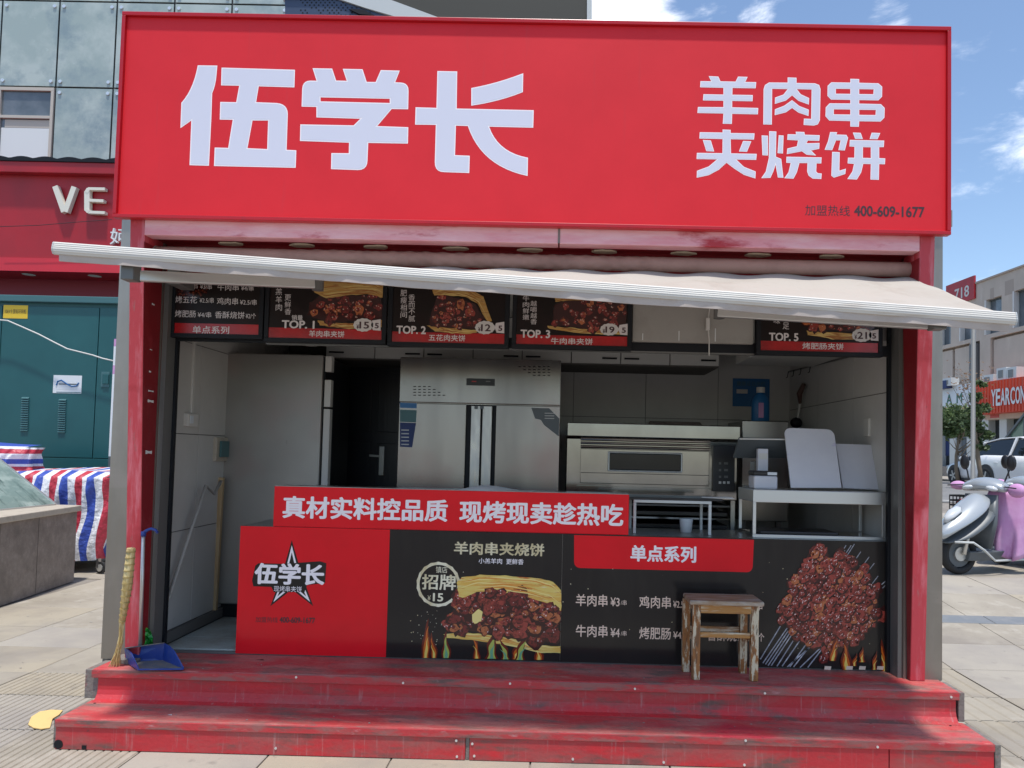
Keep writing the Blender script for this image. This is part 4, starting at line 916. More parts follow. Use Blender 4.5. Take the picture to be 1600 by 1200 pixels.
def threaded(P, e, seed):
    rd = random.Random(seed); bs = {k: B() for k in ('rim', 'a', 'b', 'c', 'hi')}; ux, uy = .60, -.80; it = []
    for off in range(-66, 70, 11):
        cx0, cy0 = 1300+off*.80, 938+off*.60; t = -110+rd.uniform(0, 6); o2 = rd.uniform(-2, 2)
        while t < 110:
            x, y = cx0+ux*t, cy0+uy*t; L = rd.uniform(7.5, 13)
            if inpoly(x, y, P): it.append((x+o2, y, L*.85, rd.uniform(5.2, 7.6)))
            t += L*1.25
    rd.shuffle(it)
    def blob(key, x, y, L, W, d, k=11, j=.22):
        vs = []
        for i in range(k):
            th_ = 2*math.pi*i/k; a = L*math.cos(th_)*(1+rd.uniform(-j, j)); c = W*math.sin(th_)*(1+rd.uniform(-j, j)); q = atY(x+ux*a-uy*c, y+uy*a+ux*c, CP); vs.append(bs[key].bm.verts.new((q.x, CP-d, q.z)))
        bs[key].bm.faces.new(vs)
    for i, (x, y, L, W) in enumerate(it):
        d = e+i*1.3e-5; blob('rim', x+.8, y+1.0, L*1.05, W*1.2, d); kk = rd.choice('aabbbbc'); blob(kk, x, y, L*.95, W*1.05, d+.4e-5)
        for _ in range(3): blob('a' if kk == 'b' else 'b', x+rd.uniform(-.6, .5)*L, y+rd.uniform(-.3, .6)*W, L*.3, W*.22, d+.7e-5, 8)
        for _ in range(rd.randrange(3, 8)): blob('hi', x+rd.uniform(-.6, .6)*L, y+rd.uniform(-.8, .5)*W, rd.uniform(.5, 1.7), rd.uniform(.3, .75), d+1.0e-5, 6)
    for k, nm in (('rim', 'meat_shade_print'), ('a', 'meat_lump_print'), ('b', 'meat_lump_print'), ('c', 'meat_lump_print'), ('hi', 'glaze_print')): bs[k].done(nm, PRT[1.0][k], ct, kind='stuff')
threaded(blob, .0042, 5)
flames([(1300, 1032, 40, 12, 8), (1322, 1046, 50, 16, -4), (1346, 1034, 24, 10, 0), (1382, 1048, 50, 12, -6), (1365, 1046, 30, 8, 3), (1334, 1040, 20, 8, 3)], m_flame, e=.0082)
for x0 in (1288, 1322, 1342, 1370):
    poly([(x0, 1040), (x0+10, 1040.5), (x0+9, 1046), (x0-1, 1045.5)], CP, m_ptext, ct, 'ember_print', ext=.0088)
# red banner box on the worktop
bn = thing('banner_box', 'long red box with white slogan standing on the counter', 'banner', (-.64, 4.7, CZ))
BYF = CYF+.006
bx('box', m_prtred, bn, -1.735, .450, BYF, BYF+.19, CZ+.001, 1.356, .002)
bx('top_plate', m_steel, bn, -1.733, .448, BYF+.002, BYF+.188, 1.3565, 1.3585)
a = atY(436, 795, BYF)
T('真材实料控品质', 443, 792.5, 698.5, 797.5, 33, BYF-.0005, m_white, bn, .032); T('现烤现卖趁热吃', 719, 799.5, 973, 804.5, 33, BYF-.0005, m_white, bn, .032)
ppr = thing('paper_sheet', 'crumpled white paper sheet lying on top of the red slogan box', 'paper', (-.4, 4.68, 1.36))
b = B(); a, c = atY(712, 764, BYF), atY(830, 771, BYF); gr = []
for j in range(4):
    gr.append([b.bm.verts.new((a.x+(c.x-a.x)*i/9+.01*j, BYF-.004+.05*j, 1.3605+.012*math.sin(i*.7)*(j > 0)+.010*math.sin(math.pi*i/9)*j*.6-(.004 if j == 0 else 0))) for i in range(10)])
for j in range(3):
    for i in range(9): b.bm.faces.new((gr[j][i], gr[j][i+1], gr[j+1][i+1], gr[j+1][i]))
b.done('sheet', m_paper, ppr, smooth=True)

# ================================================================== THINGS INSIDE THE KIOSK
# tall cabinet standing side-on behind the counter's open end
tc_ = thing('tall_steel_cabinet', 'tall plain steel cabinet seen from its side, left of the dark door', 'cabinet', (-1.96, 5.8, .35))
a, c = atY(355, 547, 5.42), atY(505, 552, 5.42)
bx('body', m_sidesteel, tc_, a.x, c.x, 5.42, 6.15, .45, 2.28, .008)
bx('gap_shade_strip', m_black, tc_, a.x-.035, a.x-.001, 5.44, 6.1, .36, 2.30)  # black strip added, its colour stands in for the shade between wall and cabinet
bx('plinth', m_black, tc_, a.x+.02, c.x, 5.45, 6.12, .352, .448)
for z0, z1_ in ((2.16, 2.275), (1.90, 2.10), (1.10, 1.885), (.5, 1.08)):
    bx('door_edge', m_gasket, tc_, c.x+.012, c.x+.060, 5.44, 5.50, z0, z1_, .003)
bx('seal', m_black, tc_, c.x+.0005, c.x+.0115, 5.45, 6.1, .5, 2.27)
# two door fridge
FY = 5.40
fr0, fr1 = atY(626, 558, FY), atY(877, 563, FY); ft = (fr0.z+fr1.z)/2; fz = (atY(628, 629, FY).z+atY(876, 634, FY).z)/2
fg = thing('two_door_fridge', 'wide steel two door commercial fridge with small display and vent slots', 'fridge', ((fr0.x+fr1.x)/2, 5.75, .35))
bx('body', m_steelh, fg, fr0.x, fr1.x, FY+.03, 6.15, .42, ft-.002, .004)
bx('top_panel', m_steelh, fg, fr0.x, fr1.x, FY-.004, FY+.029, fz+.004, ft, .004)
xm1, xm2, xm3, xm4 = [atY(px, 690, FY).x for px in (727, 735, 768, 774)]
d1 = bx('door', m_steelh, fg, fr0.x, xm1, FY, FY+.029, .47, fz-.004, .004); d2 = bx('door', m_steelh, fg, xm4, fr1.x, FY, FY+.029, .47, fz-.004, .004)
bx('centre_gap', m_black, fg, xm1+.001, xm4-.001, FY+.02, FY+.028, .47, fz-.004)
xa = (xm2+xm3)/2
bx('door_handle', m_steel, d1, xm2, xa-.006, FY-.012, FY+.019, .50, fz-.010, .006); bx('door_handle', m_steel, d2, xa+.006, xm3, FY-.012, FY+.019, .50, fz-.010, .006)
for px0 in (744, 753): q = atY(px0, 637, FY-.013); bx('door_lock', m_sgrey, fg, q.x-.012, q.x+.012, FY-.02, FY-.013, q.z-.01, q.z+.012)
q0, q1 = atY(729, 591, FY-.005), atY(773, 603, FY-.005); bx('display', m_blackp, fg, q0.x, q1.x, FY-.009, FY-.005, q1.z, q0.z, .001)
for px0 in (741, 763): q = atY(px0, 596, FY-.010); bx('display_digits', m_redl if px0 < 750 else m_gjamb, fg, q.x-.018, q.x+.015, FY-.010, FY-.0095, q.z-.004, q.z+.004)
def slots(px, py, rows):
    b = B()
    for j, (st_, n) in enumerate(rows):
        for i in range(n):
            q = atY(px+7.6*(i+st_), py+4.5*j, FY-.004); b.box(q.x-.010, q.x+.010, FY-.0052, FY-.0042, q.z-.003, q.z+.003)
    b.done('vent_slots', m_black, fg, kind='stuff')
slots(648, 604, ((0, 4), (0, 5), (0, 6), (0, 7))); slots(812, 573, ((0, 7), (1, 6), (2, 5), (3, 4)))
def flatpx(pts, Y, mat, par, name, ext=.001): return poly(pts, Y, mat, par, name, ext=ext)
flatpx([(625, 629), (651, 630), (651, 638), (625, 637)], FY, m_poster, d1, 'energy_label'); flatpx([(625, 640), (651, 641), (650, 660), (625, 659)], FY, m_tealtrim, d1, 'energy_label')
flatpx([(625, 660), (650, 661), (644, 699), (625, 698)], FY, m_bluesh, d1, 'energy_label')
for i in range(5): flatpx([(627, 671+i*5.6), (639, 671.2+i*5.6), (639, 673+i*5.6), (627, 672.8+i*5.6)], FY, m_tanoven, d1, 'label_line', ext=.0016)
flatpx([(830, 637), (858, 638), (874, 654), (873, 682), (850, 664), (845, 656), (836, 654)], FY, m_sgrey, d2, 'corner_sticker')
for i in range(3): flatpx([(851, 645+i*4), (866, 645.3+i*4), (866, 646.5+i*4), (851, 646.2+i*4)], FY, m_tanoven, d2, 'label_line', ext=.0016)
# hanging cabinets: back run, left run, right run
wc = thing('hanging_cabinets', 'row of pale hanging cabinets with black handles under the kiosk ceiling', 'cabinets', (-.2, 6.0, 2.3))
CBY = 6.0; z0c = atY(1000, 571, CBY).z
xx0 = -1.9; i = 0
while xx0 < 1.3:
    w = .40; d = bx('cabinet_door', m_cabw, wc, xx0+.004, xx0+w-.004, CBY, CBY+.02, z0c+.01, 2.69, .002)
    hx_ = xx0+(w-.15 if i % 2 else .03)
    bx('door_handle', m_black, d, hx_, hx_+.12, CBY-.014, CBY-.0005, z0c+.045, z0c+.058, .002)
    xx0 += w; i += 1
bx('carcass', m_seam, wc, -1.9, 1.30, CBY+.021, 6.62, z0c, 2.695)
xr = 1.42
for k in range(3):
    y0 = 5.95-.45*(k+1); d = bx('cabinet_door', m_cabw, wc, xr+.0, xr+.02, y0+.004, y0+.446, z0c+.02, 2.69, .002)
    bx('door_handle', m_black, d, xr-.014, xr-.0005, y0+.05, y0+.17, z0c+.06, z0c+.074, .002)
bx('carcass', m_cabw, wc, xr+.021, 2.055, 4.62, 5.99, z0c+.02, 2.693)
bx('light_strip', m_gasket, wc, -1.82, -1.74, 4.62, 5.3, z0c+.0, z0c+.03, .003)
bx('carcass', m_cabw, wc, -1.72, -1.40, 4.62, 5.38, z0c+.07, 2.693, .003)
# deck oven on its stand
OY = 5.35
ov = thing('deck_oven', 'steel deck oven with a small glass window and dark control panel', 'oven', (.7, 5.7, .35))
def rr_(x0, y0, x1, y1, Y): a, c = atY(x0, y0, Y), atY(x1, y1, Y); return a.x, c.x, c.z, a.z
x0, x1, _, zt_ = rr_(887, 661, 1156, 690, OY); zm = atY(1020, 685, OY).z; zbo = atY(1020, 775, OY).z; ztt = atY(1020, 663, OY).z
bx('top_cover', m_ovensteel, ov, x0, x1, OY-.02, 6.15, zm+.002, ztt, .006)
bx('body', m_ovensteel, ov, x0, x1-.012, OY+.02, 6.13, zbo-.02, zm-.012, .004)
dx0, dx1 = atY(907, 720, OY).x, atY(1108, 720, OY).x
dz1, dz0 = atY(1008, 703, OY).z, atY(1008, 757, OY).z
od = bx('door', m_ovensteel, ov, dx0, dx1, OY-.012, OY+.018, dz0, dz1, .004)
bx('door_groove', m_black, od, dx0+.004, dx1-.004, OY-.0135, OY-.0122, atY(1008, 741, OY).z, atY(1008, 741, OY).z+.004)
wx0, wx1 = atY(951, 720, OY).x, atY(1064, 720, OY).x; wz1, wz0 = atY(1008, 708, OY).z, atY(1008, 736, OY).z
bx('window_frame', m_alu, od, wx0-.008, wx1+.008, OY-.017, OY-.0125, wz0-.008, wz1+.008, .012); bx('window_glass', m_carg, od, wx0+.004, wx1-.004, OY-.0195, OY-.0172, wz0+.004, wz1-.004, .006)
for i, py in enumerate((688, 694, 700)):
    zz = atY(1008, py, OY).z; B().tube([(dx0, OY-.03+.008*i, zz), (dx1, OY-.03+.008*i, zz)], .011-.002*(i == 1), 12).done('door_bar', m_ovensteel, ov)
cx0, cx1 = atY(1114, 720, OY).x, atY(1148, 720, OY).x
cp = bx('control_panel', m_blackp, ov, cx0, cx1, OY-.004, OY+.019, atY(1130, 768, OY).z, atY(1130, 697, OY).z, .003)
for j in range(3):
    for i in range(2):
        q = atY(1125+i*9, 724+j*10.5, OY-.005); bx('button', m_gjamb, cp, q.x-.008-.004*i, q.x+.008+.008*i, OY-.008, OY-.0045, q.z-.008, q.z+.008, .001)
for i in range(3): q = atY(1125+i*6.5, 754, OY-.005); bx('button', m_alu, cp, q.x-.009, q.x+.009, OY-.008, OY-.0045, q.z-.009, q.z+.009, .001)
bx('lower_band', m_ovensteel, ov, dx0-.02, dx1+.02, OY-.004, OY+.018, atY(1008, 772, OY).z, atY(1008, 761, OY).z, .002)
# stand with dark shelves under the oven
for i in range(9): bx('stand_shelf', m_ovensteel if i % 2 else m_gjamb, ov, x0+.045, x1-.055, OY+.05, 6.1, .50+.092*i, .512+.092*i)
for i in range(4): bx('stand_tray', m_blackp, ov, x0+.06, x1-.07, OY+.06, 6.05, .97+.092*(i-1)+.014, 1.0+.092*(i-1)+.014, .004)
for xa_ in (x0+.01, x1-.05): bx('stand_leg', m_steel, ov, xa_, xa_+.03, OY+.04, OY+.07, .352, zbo-.022)
bx('stand_back', m_black, ov, x0, x1, 6.101, 6.12, .36, zbo-.03)
q0, q1 = atY(1013, 664, 5.6), atY(1095, 664, 5.6)
tr = thing('baking_tray', 'small shiny steel tray lying upside down on the oven', 'tray', ((q0.x+q1.x)/2, 5.7, ztt))
B().loft([[(q0.x-.01, 5.55, ztt+.001), (q1.x+.01, 5.55, ztt+.001), (q1.x+.01, 5.85, ztt+.001), (q0.x-.01, 5.85, ztt+.001)], [(q0.x+.01, 5.57, ztt+.034), (q1.x-.01, 5.57, ztt+.034), (q1.x-.01, 5.83, ztt+.034), (q0.x+.01, 5.83, ztt+.034)]]).done('tray', m_ovensteel, tr, bevel=.004)
# box-shaped appliance behind the till, bottle on top
q0, q1 = atY(1160, 657, 5.9), atY(1232, 700, 5.9)
ap = thing('steel_warming_box', 'dim steel box appliance behind the till screen', 'appliance', (q0.x, 6.1, 1.2))
bx('body', m_steelh, ap, q0.x, q1.x, 5.9, 6.4, 1.10, q0.z, .006)
bx('side_leg', m_steelh, ap, q0.x+.02, q0.x+.06, 6.0, 6.04, .352, 1.10)
bx('side_leg', m_steelh, ap, q1.x-.06, q1.x-.02, 6.0, 6.04, .352, 1.10)
q = atY(1188, 656, 6.05)
bo = thing('blue_bottle', 'blue detergent bottle with a white cap in the dim back corner', 'bottle', (q.x, 6.05, q0.z))
zb_ = q0.z+.001
B().loft([[(q.x+rx_*math.cos(t), 6.05+rx_*.6*math.sin(t), z) for t in [2*math.pi*k/16 for k in range(16)]] for rx_, z in ((.068, zb_), (.074, zb_+.01), (.074, zb_+.16), (.06, zb_+.20), (.030, zb_+.225), (.028, zb_+.235))]).done('body', m_poster, bo, smooth=True)
B().cyl((q.x, 6.05, zb_+.258), (0, 0, 1), .034, .045, 16).done('cap', m_gasket, bo)
bx('label', m_pink, bo, q.x-.028, q.x+.012, 5.9985, 6.003, zb_+.03, zb_+.15)
ps = thing('blue_notice_poster', 'blue hygiene notice poster on the dim back wall', 'poster', (1.5, 6.62, 2.0))
q0, q1 = atY(1145, 591, 6.615), atY(1202, 636, 6.615)
bx('sheet', m_poster, ps, q0.x, q1.x, 6.612, 6.6145, q1.z, q0.z)
T('健康证公示栏', 1151, 599, 1196, 600, 7, 6.611, m_tealtrim, ps, .01)
q0, q1 = atY(1151, 608, 6.61), atY(1168, 615, 6.61); bx('card', m_gasket, ps, q0.x, q1.x, 6.609, 6.6115, q1.z, q0.z)
# ladle on the right wall with hooks
ld = thing('hanging_ladle', 'black headed ladle with pale handle hanging on the right wall', 'ladle', (2.0, 6.2, 2.0))
qa, qb, qc = atX(1256, 600, 2.02), atX(1250, 630, 2.02), atX(1246, 655, 2.02)
B().tube([qa, (qa+qb)/2+Vector((-.02, 0, 0)), qb], [.018, .024, .012], 10).done('handle_grip', m_doorframe, ld)
B().tube([qb, qc], .010, 8).done('handle', m_gasket, ld)
B().sphere((qc.x-.01, qc.y, qc.z-.03), .05, (1, .8, .9)).done('bowl', m_black, ld, smooth=True)
hk = thing('hook_rail', 'dark rail with small hooks on the right wall near the corner', 'hook rail', (2.05, 6.0, 2.3))
qa, qb = atX(1232, 581, 2.05), atX(1332, 556, 2.05)
B().bar(qa, qb, .008, .012).done('rail', m_gjamb, hk)
for t in (.02, .13, .26, .42): p = qa.lerp(qb, t); B().tube([p+Vector((-.01, 0, 0)), p+Vector((-.018, 0, -.05)), p+Vector((-.03, 0, -.055))], .004, 6).done('hook', m_black, hk)
bx_sw = atX(1354, 668, 2.055)
sw = tag(bx('wall_switch', m_gasket, None, 2.05, 2.066, bx_sw.y-.04, bx_sw.y+.04, bx_sw.z-.06, bx_sw.z+.06, .004), 'pale switch plate low on the right inside wall', 'switch')
# racks standing on the counter, right
shf = thing('counter_shelf', 'aluminium framed shelf standing at the right end of the counter', 'shelf', (1.7, 4.75, CZ))
GY = 4.62
q0, q1 = atY(1177, 765, GY), atY(1384, 770, GY); zt1 = (q0.z+q1.z)/2; zt0 = (atY(1178, 785, GY).z+atY(1384, 789, GY).z)/2
bx('top', m_alu, shf, q0.x, q1.x, GY, 5.0, zt0, zt1, .003)
zr = CZ+.0
for xa_ in (q0.x, q1.x-.022):
    for ya_ in (GY, 4.97): bx('leg', m_alu, shf, xa_, xa_+.02, ya_, ya_+.02, CZ+.022, zt0-.0005, .002)
bx('bottom_rail', m_alu, shf, q0.x, q1.x, GY, GY+.02, CZ+.001, CZ+.0215, .002)
bx('lower_shelf', m_ovensteel, shf, q0.x+.021, q1.x-.023, GY+.022, 4.965, CZ+.012, CZ+.018)
bn2 = thing('black_tray', 'black tray lying inside the aluminium shelf', 'tray', (1.5, 4.8, CZ+.02))
bx('tray', m_blackp, bn2, q0.x+.06, q0.x+.55, GY+.05, 4.93, CZ+.0185, CZ+.038, .006)
rk = thing('small_rack', 'low white framed rack on the counter beside the slogan box', 'rack', (.7, 4.75, CZ))
RY2 = 4.70
q0, q1 = atY(990, 780, RY2), atY(1112, 784, RY2); zt2 = (q0.z+q1.z)/2
for xa_ in (q0.x, q1.x-.018):
    for ya_ in (RY2, 4.98): bx('leg', m_whitemetal, rk, xa_, xa_+.018, ya_, ya_+.018, CZ+.001, zt2-.0185, .002)
bx('top_frame', m_whitemetal, rk, q0.x, q1.x, RY2, RY2+.018, zt2-.018, zt2, .002); bx('top_frame', m_whitemetal, rk, q0.x, q1.x, 4.98, 4.998, zt2-.018, zt2, .002)
bx('top_plate', m_ovensteel, rk, q0.x+.019, q1.x-.019, RY2+.019, 4.979, zt2-.010, zt2-.004)
tg = thing('flat_black_tray', 'thin black tray with tongs lying across the low rack', 'tray', (.6, 4.8, zt2))
q0, q1 = atY(948, 770, 4.74), atY(1140, 778, 4.74)
bx('tray', m_blackp, tg, q0.x, q1.x-.05, 4.70, 5.02, zt2+.001, zt2+.016, .005)
B().tube([(q1.x-.18, 4.72, zt2+.022), (q1.x+.02, 4.70, zt2+.020)], .005, 8).done('tong_arm', m_alu, tg); B().tube([(q1.x-.18, 4.74, zt2+.022), (q1.x+.02, 4.745, zt2+.024)], .005, 8).done('tong_arm', m_alu, tg)
q = atY(1072, 822, 4.85)
cu = thing('frosted_cup', 'frosted white plastic cup inside the low rack', 'cup', (q.x, 4.85, CZ))
B().loft([[(q.x+r_*math.cos(t), 4.85+r_*math.sin(t), z) for t in [2*math.pi*k/16 for k in range(16)]] for r_, z in ((.036, CZ+.001), (.044, CZ+.085), (.046, CZ+.088), (.041, CZ+.084), (.034, CZ+.006))]).done('cup', m_wband, cu, smooth=True)
# boards leaning on top of the shelf
def leanboard(P, Y0, Y1, th, mat, name, label, cat, rad=0):
    (bl_, br2, tr2, tl2) = P
    pts = []
    for (px, py), Y in ((bl_, Y0), (br2, Y0), (tr2, Y1), (tl2, Y1)): pts.append(atY(px, py, Y))
    r = thing(name, label, cat, (pts[0]+pts[1])/2)
    nrm = (pts[1]-pts[0]).cross(pts[3]-pts[0]).normalized()
    if nrm.y < 0: nrm = -nrm
    L = [pts[0], pts[1]]
    for c, pa, pb_ in ((pts[2], pts[1], pts[3]), (pts[3], pts[2], pts[0])):
        u = (pa-c).normalized()*rad; v = (pb_-c).normalized()*rad
        L += [c+u*(1-math.sin(t))+v*(1-math.cos(t)) for t in [math.pi/2*k/5 for k in range(6)]] if rad else [c]
    B().prism(L, nrm*th).done('board', mat, r, bevel=.002); return r
leanboard(((1236, 762), (1315, 762), (1303, 671), (1225, 668)), 4.70, 4.86, .012, m_board, 'white_cutting_board', 'tall white cutting board with rounded corners leaning on the shelf', 'cutting board', .045)
lb2 = leanboard(((1317, 762), (1376, 765), (1367, 695), (1306, 693)), 4.78, 4.90, .02, m_board, 'marked_white_board', 'lower white board with small grey marks beside the tall cutting board', 'board', 0)
# till screen seen from behind, printer, power adaptor
ts = thing('till_screen', 'tilted grey till screen seen from behind, above the label printer', 'screen', (1.33, 4.95, zt1))
P = [atY(1146, 716, 5.0), atY(1228, 716, 5.0), atY(1233, 687, 4.86), atY(1155, 686, 4.86)]
B().prism(P, (0, .02, .012)).done('housing', m_sgrey, ts, bevel=.004)
B().bar(P[3]+Vector((0, -.004, .001)), P[2]+Vector((0, -.004, .001)), .006, .008).done('edge_trim', m_gasket, ts)
B().bar((P[0].x+.13, 5.0, P[0].z-.02), (P[0].x+.13, 5.04, zt1+.01), .03, .012).done('stand', m_alu, ts); bx('foot', m_alu, ts, P[0].x+.08, P[0].x+.2, 4.93, 5.06, zt1+.001, zt1+.01)
q0, q1 = atY(1177, 727, 4.74), atY(1214, 762, 4.74)
lp = thing('label_printer', 'small white label printer with black top on the shelf', 'printer', ((q0.x+q1.x)/2, 4.78, zt1))
bx('body', m_board, lp, q0.x, q1.x, 4.72, 4.86, zt1+.001, zt1+.085, .012); bx('lid', m_blackp, lp, q0.x-.003, q1.x+.003, 4.718, 4.862, zt1+.0855, zt1+.115, .010)
bx('lid_window', m_wband, lp, q0.x+.085, q1.x-.008, 4.7155, 4.7175, zt1+.09, zt1+.108)
ad = thing('white_scanner', 'pale grey payment device standing behind the label printer', 'device', (q0.x+.06, 4.9, zt1))
q = atY(1191, 713, 4.90); bx('body', m_board, ad, q.x-.034, q.x+.034, 4.88, 4.92, zt1+.001, q.z+.05, .004); bx('face', m_gasket, ad, q.x-.028, q.x+.028, 4.878, 4.8795, q.z-.02, q.z+.02)
# left wall fittings
XW = -2.44
cnd = thing('cable_trunking', 'thin white cable trunking running down the left inside wall', 'trunking', (XW, 4.9, 2.0))
q = atX(302, 560, XW); qs = atX(299, 655, XW)
bx('duct', m_gasket, cnd, XW+.0, XW+.018, q.y-.025, q.y+.0, qs.z+.04, 2.68, .002)
sc = thing('wall_socket', 'white switch box at the end of the trunking on the left wall', 'socket', (XW, qs.y, qs.z))
q0 = atX(286, 655, XW); bx('plate', m_gasket, sc, XW+.0, XW+.035, q0.y, q0.y+.13, qs.z-.05, qs.z+.035, .004); bx('rocker', m_wband, sc, XW+.0355, XW+.040, q0.y+.02, q0.y+.06, qs.z-.03, qs.z+.02)
q = atX(341, 702, XW); eb = thing('breaker_box', 'cream framed breaker box beside the tall steel cabinet', 'breaker box', (XW, q.y, q.z))
bx('frame', m_granitetop, eb, XW+.0, XW+.03, q.y-.09, q.y+.10, q.z-.085, q.z+.085, .005); bx('window', m_tealtrim, eb, XW+.0305, XW+.045, q.y-.05, q.y+.08, q.z-.055, q.z+.06, .004)
bt_ = thing('wooden_batten', 'thin raw wooden batten standing against the left cabinet', 'batten', atZ(334, 965, .35))
B().bar(atY(334, 963, 5.36), atY(346, 746, 5.36), .035, .03, (0, 1, 0)).done('batten', m_batten, bt_)
pl_ = thing('bent_mop_pole', 'grey bent mop pole leaning in the gap left of the counter', 'pole', atY(247, 1000, 4.62))
ps_ = [atY(247, 1000, 4.60), atY(262, 935, 4.66), atY(290, 855, 4.78), atY(322, 759, 4.98), atY(335, 772, 5.1), atY(345, 752, 5.2)]
B().tube(ps_, [.012, .011, .011, .011, .009, .012], 10).done('pole', m_pole, pl_, smooth=True)

# ================================================================== SMALL THINGS ON THE STEPS
sto = thing('wooden_stool', 'old square wooden stool with peeling cream paint on the upper step', 'stool', (.97, 4.38, .33))
zs = .331; SH = .452
def slant(x0, y0, x1, y1, z0, z1, w, mat=m_wood, name='leg'):
    return B().hexa([(x0-w/2, y0-w/2, z0), (x0+w/2, y0-w/2, z0), (x0+w/2, y0+w/2, z0), (x0-w/2, y0+w/2, z0)], [(x1-w/2, y1-w/2, z1), (x1+w/2, y1-w/2, z1), (x1+w/2, y1+w/2, z1), (x1-w/2, y1+w/2, z1)]).done(name, mat, sto, bevel=.004)
LG = []
for (px, py), (tx, ty), Yt in (((1087, 1062), (1087, 936), 4.31), ((1178, 1064), (1178, 938), 4.31), ((1071, 1049), (1071, 925), 4.47), ((1160, 1051), (1160, 930), 4.47)):
    a = atZ(px, py, zs); t_ = atY(tx, ty, Yt); LG.append((a, t_))
F0, F1, K0, K1 = [l[0] for l in LG]
yf = (F0.y+F1.y)/2+.01; yk = min((K0.y+K1.y)/2, CYF-.045)
xf0, xf1, xk0, xk1 = F0.x, F1.x, K0.x, K1.x
zt_s = zs+SH
for x, y in ((xf0, yf), (xf1, yf), (xk0, yk), (xk1, yk)): slant(x, y, x, y, zs, zt_s-.026, .043)
bx('seat', m_woodtop, sto, xf0-.045, xf1+.045, yf-.045, yk+.042, zt_s-.0255, zt_s, .007)
for x0, x1, y in ((xf0+.022, xf1-.022, yf-.006), (xk0+.022, xk1-.022, yk)):
    bx('apron', m_woodh, sto, x0, x1, y-.012, y+.012, zt_s-.075, zt_s-.027, .002)
for x0, y0, y1 in ((xf0, yf+.022, yk-.022), (xf1, yf+.022, yk-.022)):
    bx('apron', m_wood, sto, x0-.010, x0+.010, y0, y1, zt_s-.075, zt_s-.027, .002); bx('side_stretcher', m_wood, sto, x0-.010, x0+.010, y0, y1, zs+.20, zs+.235, .003)
bx('stretcher', m_woodh, sto, xf0+.022, xf1-.022, yf-.010, yf+.010, zs+.238, zs+.268, .003); bx('stretcher', m_woodh, sto, xk0+.022, xk1-.022, yk-.010, yk+.010, zs+.238, zs+.268, .003)

br = thing('straw_broom', 'straw broom standing upside down against the left red post', 'broom', atZ(188, 1043, .331))
p0, p1, p2, p3 = atY(205, 857, 4.17), atY(191, 970, 4.22), atY(188, 1005, 4.24), atY(179, 1043, 4.26)
b = B(); b.tube([p0, p0.lerp(p1, .5)+Vector((.004, 0, 0)), p1], [.022, .026, .016], 14); o = b.done('head_straw', m_straw, br, smooth=True)
for k in range(11):
    t = .04+k*.088; p = p0.lerp(p1, t)+Vector((.004*math.sin(math.pi*t), 0, 0)); rr0 = .024+.004*math.sin(math.pi*t)-.006*max(0, t-.6)/.4
    B().tube([p+Vector((0, 0, .0035)), p-Vector((0, 0, .0035))], rr0, 14).done('binding', m_strawb, br)
rdb = random.Random(4)
b = B()
for k in range(26):
    o0 = Vector((rdb.uniform(-.010, .010), rdb.uniform(-.010, .010), 0)); o1 = Vector((rdb.uniform(-.011, .011), rdb.uniform(-.012, .012), 0)); o2 = Vector((rdb.uniform(-.028, .030), rdb.uniform(-.02, .02), rdb.uniform(0, .02)))
    b.tube([p1+o0, p2+o1, p3+o2], [.004, .0035, .0018], 5)
b.done('straw_bundle', m_straw, br, kind='stuff')
B().tube([p1+Vector((0, 0, .012)), p1-Vector((0, 0, .006))], .0175, 12).done('binding', m_strawb, br)

dp = thing('blue_dustpan', 'dusty blue plastic dustpan with a long grey handle on the top step', 'dustpan', atZ(240, 1045, .331))
A = {k: atY(x, y, Y) for k, (x, y, Y) in dict(tl=(196, 1013, 4.33), tr=(257, 1005, 4.36), fl=(217, 1051, 4.17), fr=(286, 1039, 4.20), bl=(199, 1040, 4.31), brr=(254, 1030, 4.36)).items()}
for k in ('fl', 'fr'): A[k].z = max(A[k].z, .336)
for k in ('bl', 'brr'): A[k].z = .336
A['fl'].z = A['fr'].z = .338
th = Vector((0, 0, .006))
B().hexa([A['bl'], A['brr'], A['fr'], A['fl']], [v+th for v in (A['bl'], A['brr'], A['fr'], A['fl'])]).done('floor', m_dust, dp)
B().hexa([A['bl'], A['brr'], A['tr'], A['tl']], [v+Vector((0, .006, 0)) for v in (A['bl'], A['brr'], A['tr'], A['tl'])]).done('back', m_blue, dp)
def side(bk, tp, fr2, s):
    L = [bk, fr2, fr2+Vector((0, 0, .012))]
    for t in (.25, .5, .75): 
        q = fr2.lerp(tp, t); q.z += .030*math.sin(math.pi*t); L.append(q)
    L.append(tp); return B().prism(L, (s*.006, 0, 0)).done('side', m_blue, dp)
side(A['bl'], A['tl'], A['fl'], -1); side(A['brr'], A['tr'], A['fr'], 1)
B().hexa([A['tl'], A['tr'], A['tr']+Vector((-.005, -.035, .006)), A['tl']+Vector((.01, -.035, .006))], [v+Vector((0, 0, .005)) for v in (A['tl'], A['tr'], A['tr']+Vector((-.005, -.035, .006)), A['tl']+Vector((.01, -.035, .006)))]).done('top_lip', m_dust, dp)
B().tube([A['fl']+Vector((-.003, -.002, .004)), A['fr']+Vector((.003, -.002, .004))], .005, 8).done('front_edge', m_blue, dp)
ha, hb = atY(219, 1010, 4.335), atY(224, 838, 4.26)
B().tube([ha, hb], .010, 12).done('handle', m_alu, dp, smooth=True)
B().tube([hb-Vector((0, 0, .0)), hb+Vector((0, 0, .028))], .014, 12).done('grip_socket', m_blue, dp, smooth=True)
hp = [hb+Vector((0, 0, .02)), atY(229, 829, 4.26), atY(236, 826, 4.26), atY(243, 828, 4.26), atY(246.5, 833, 4.26)]
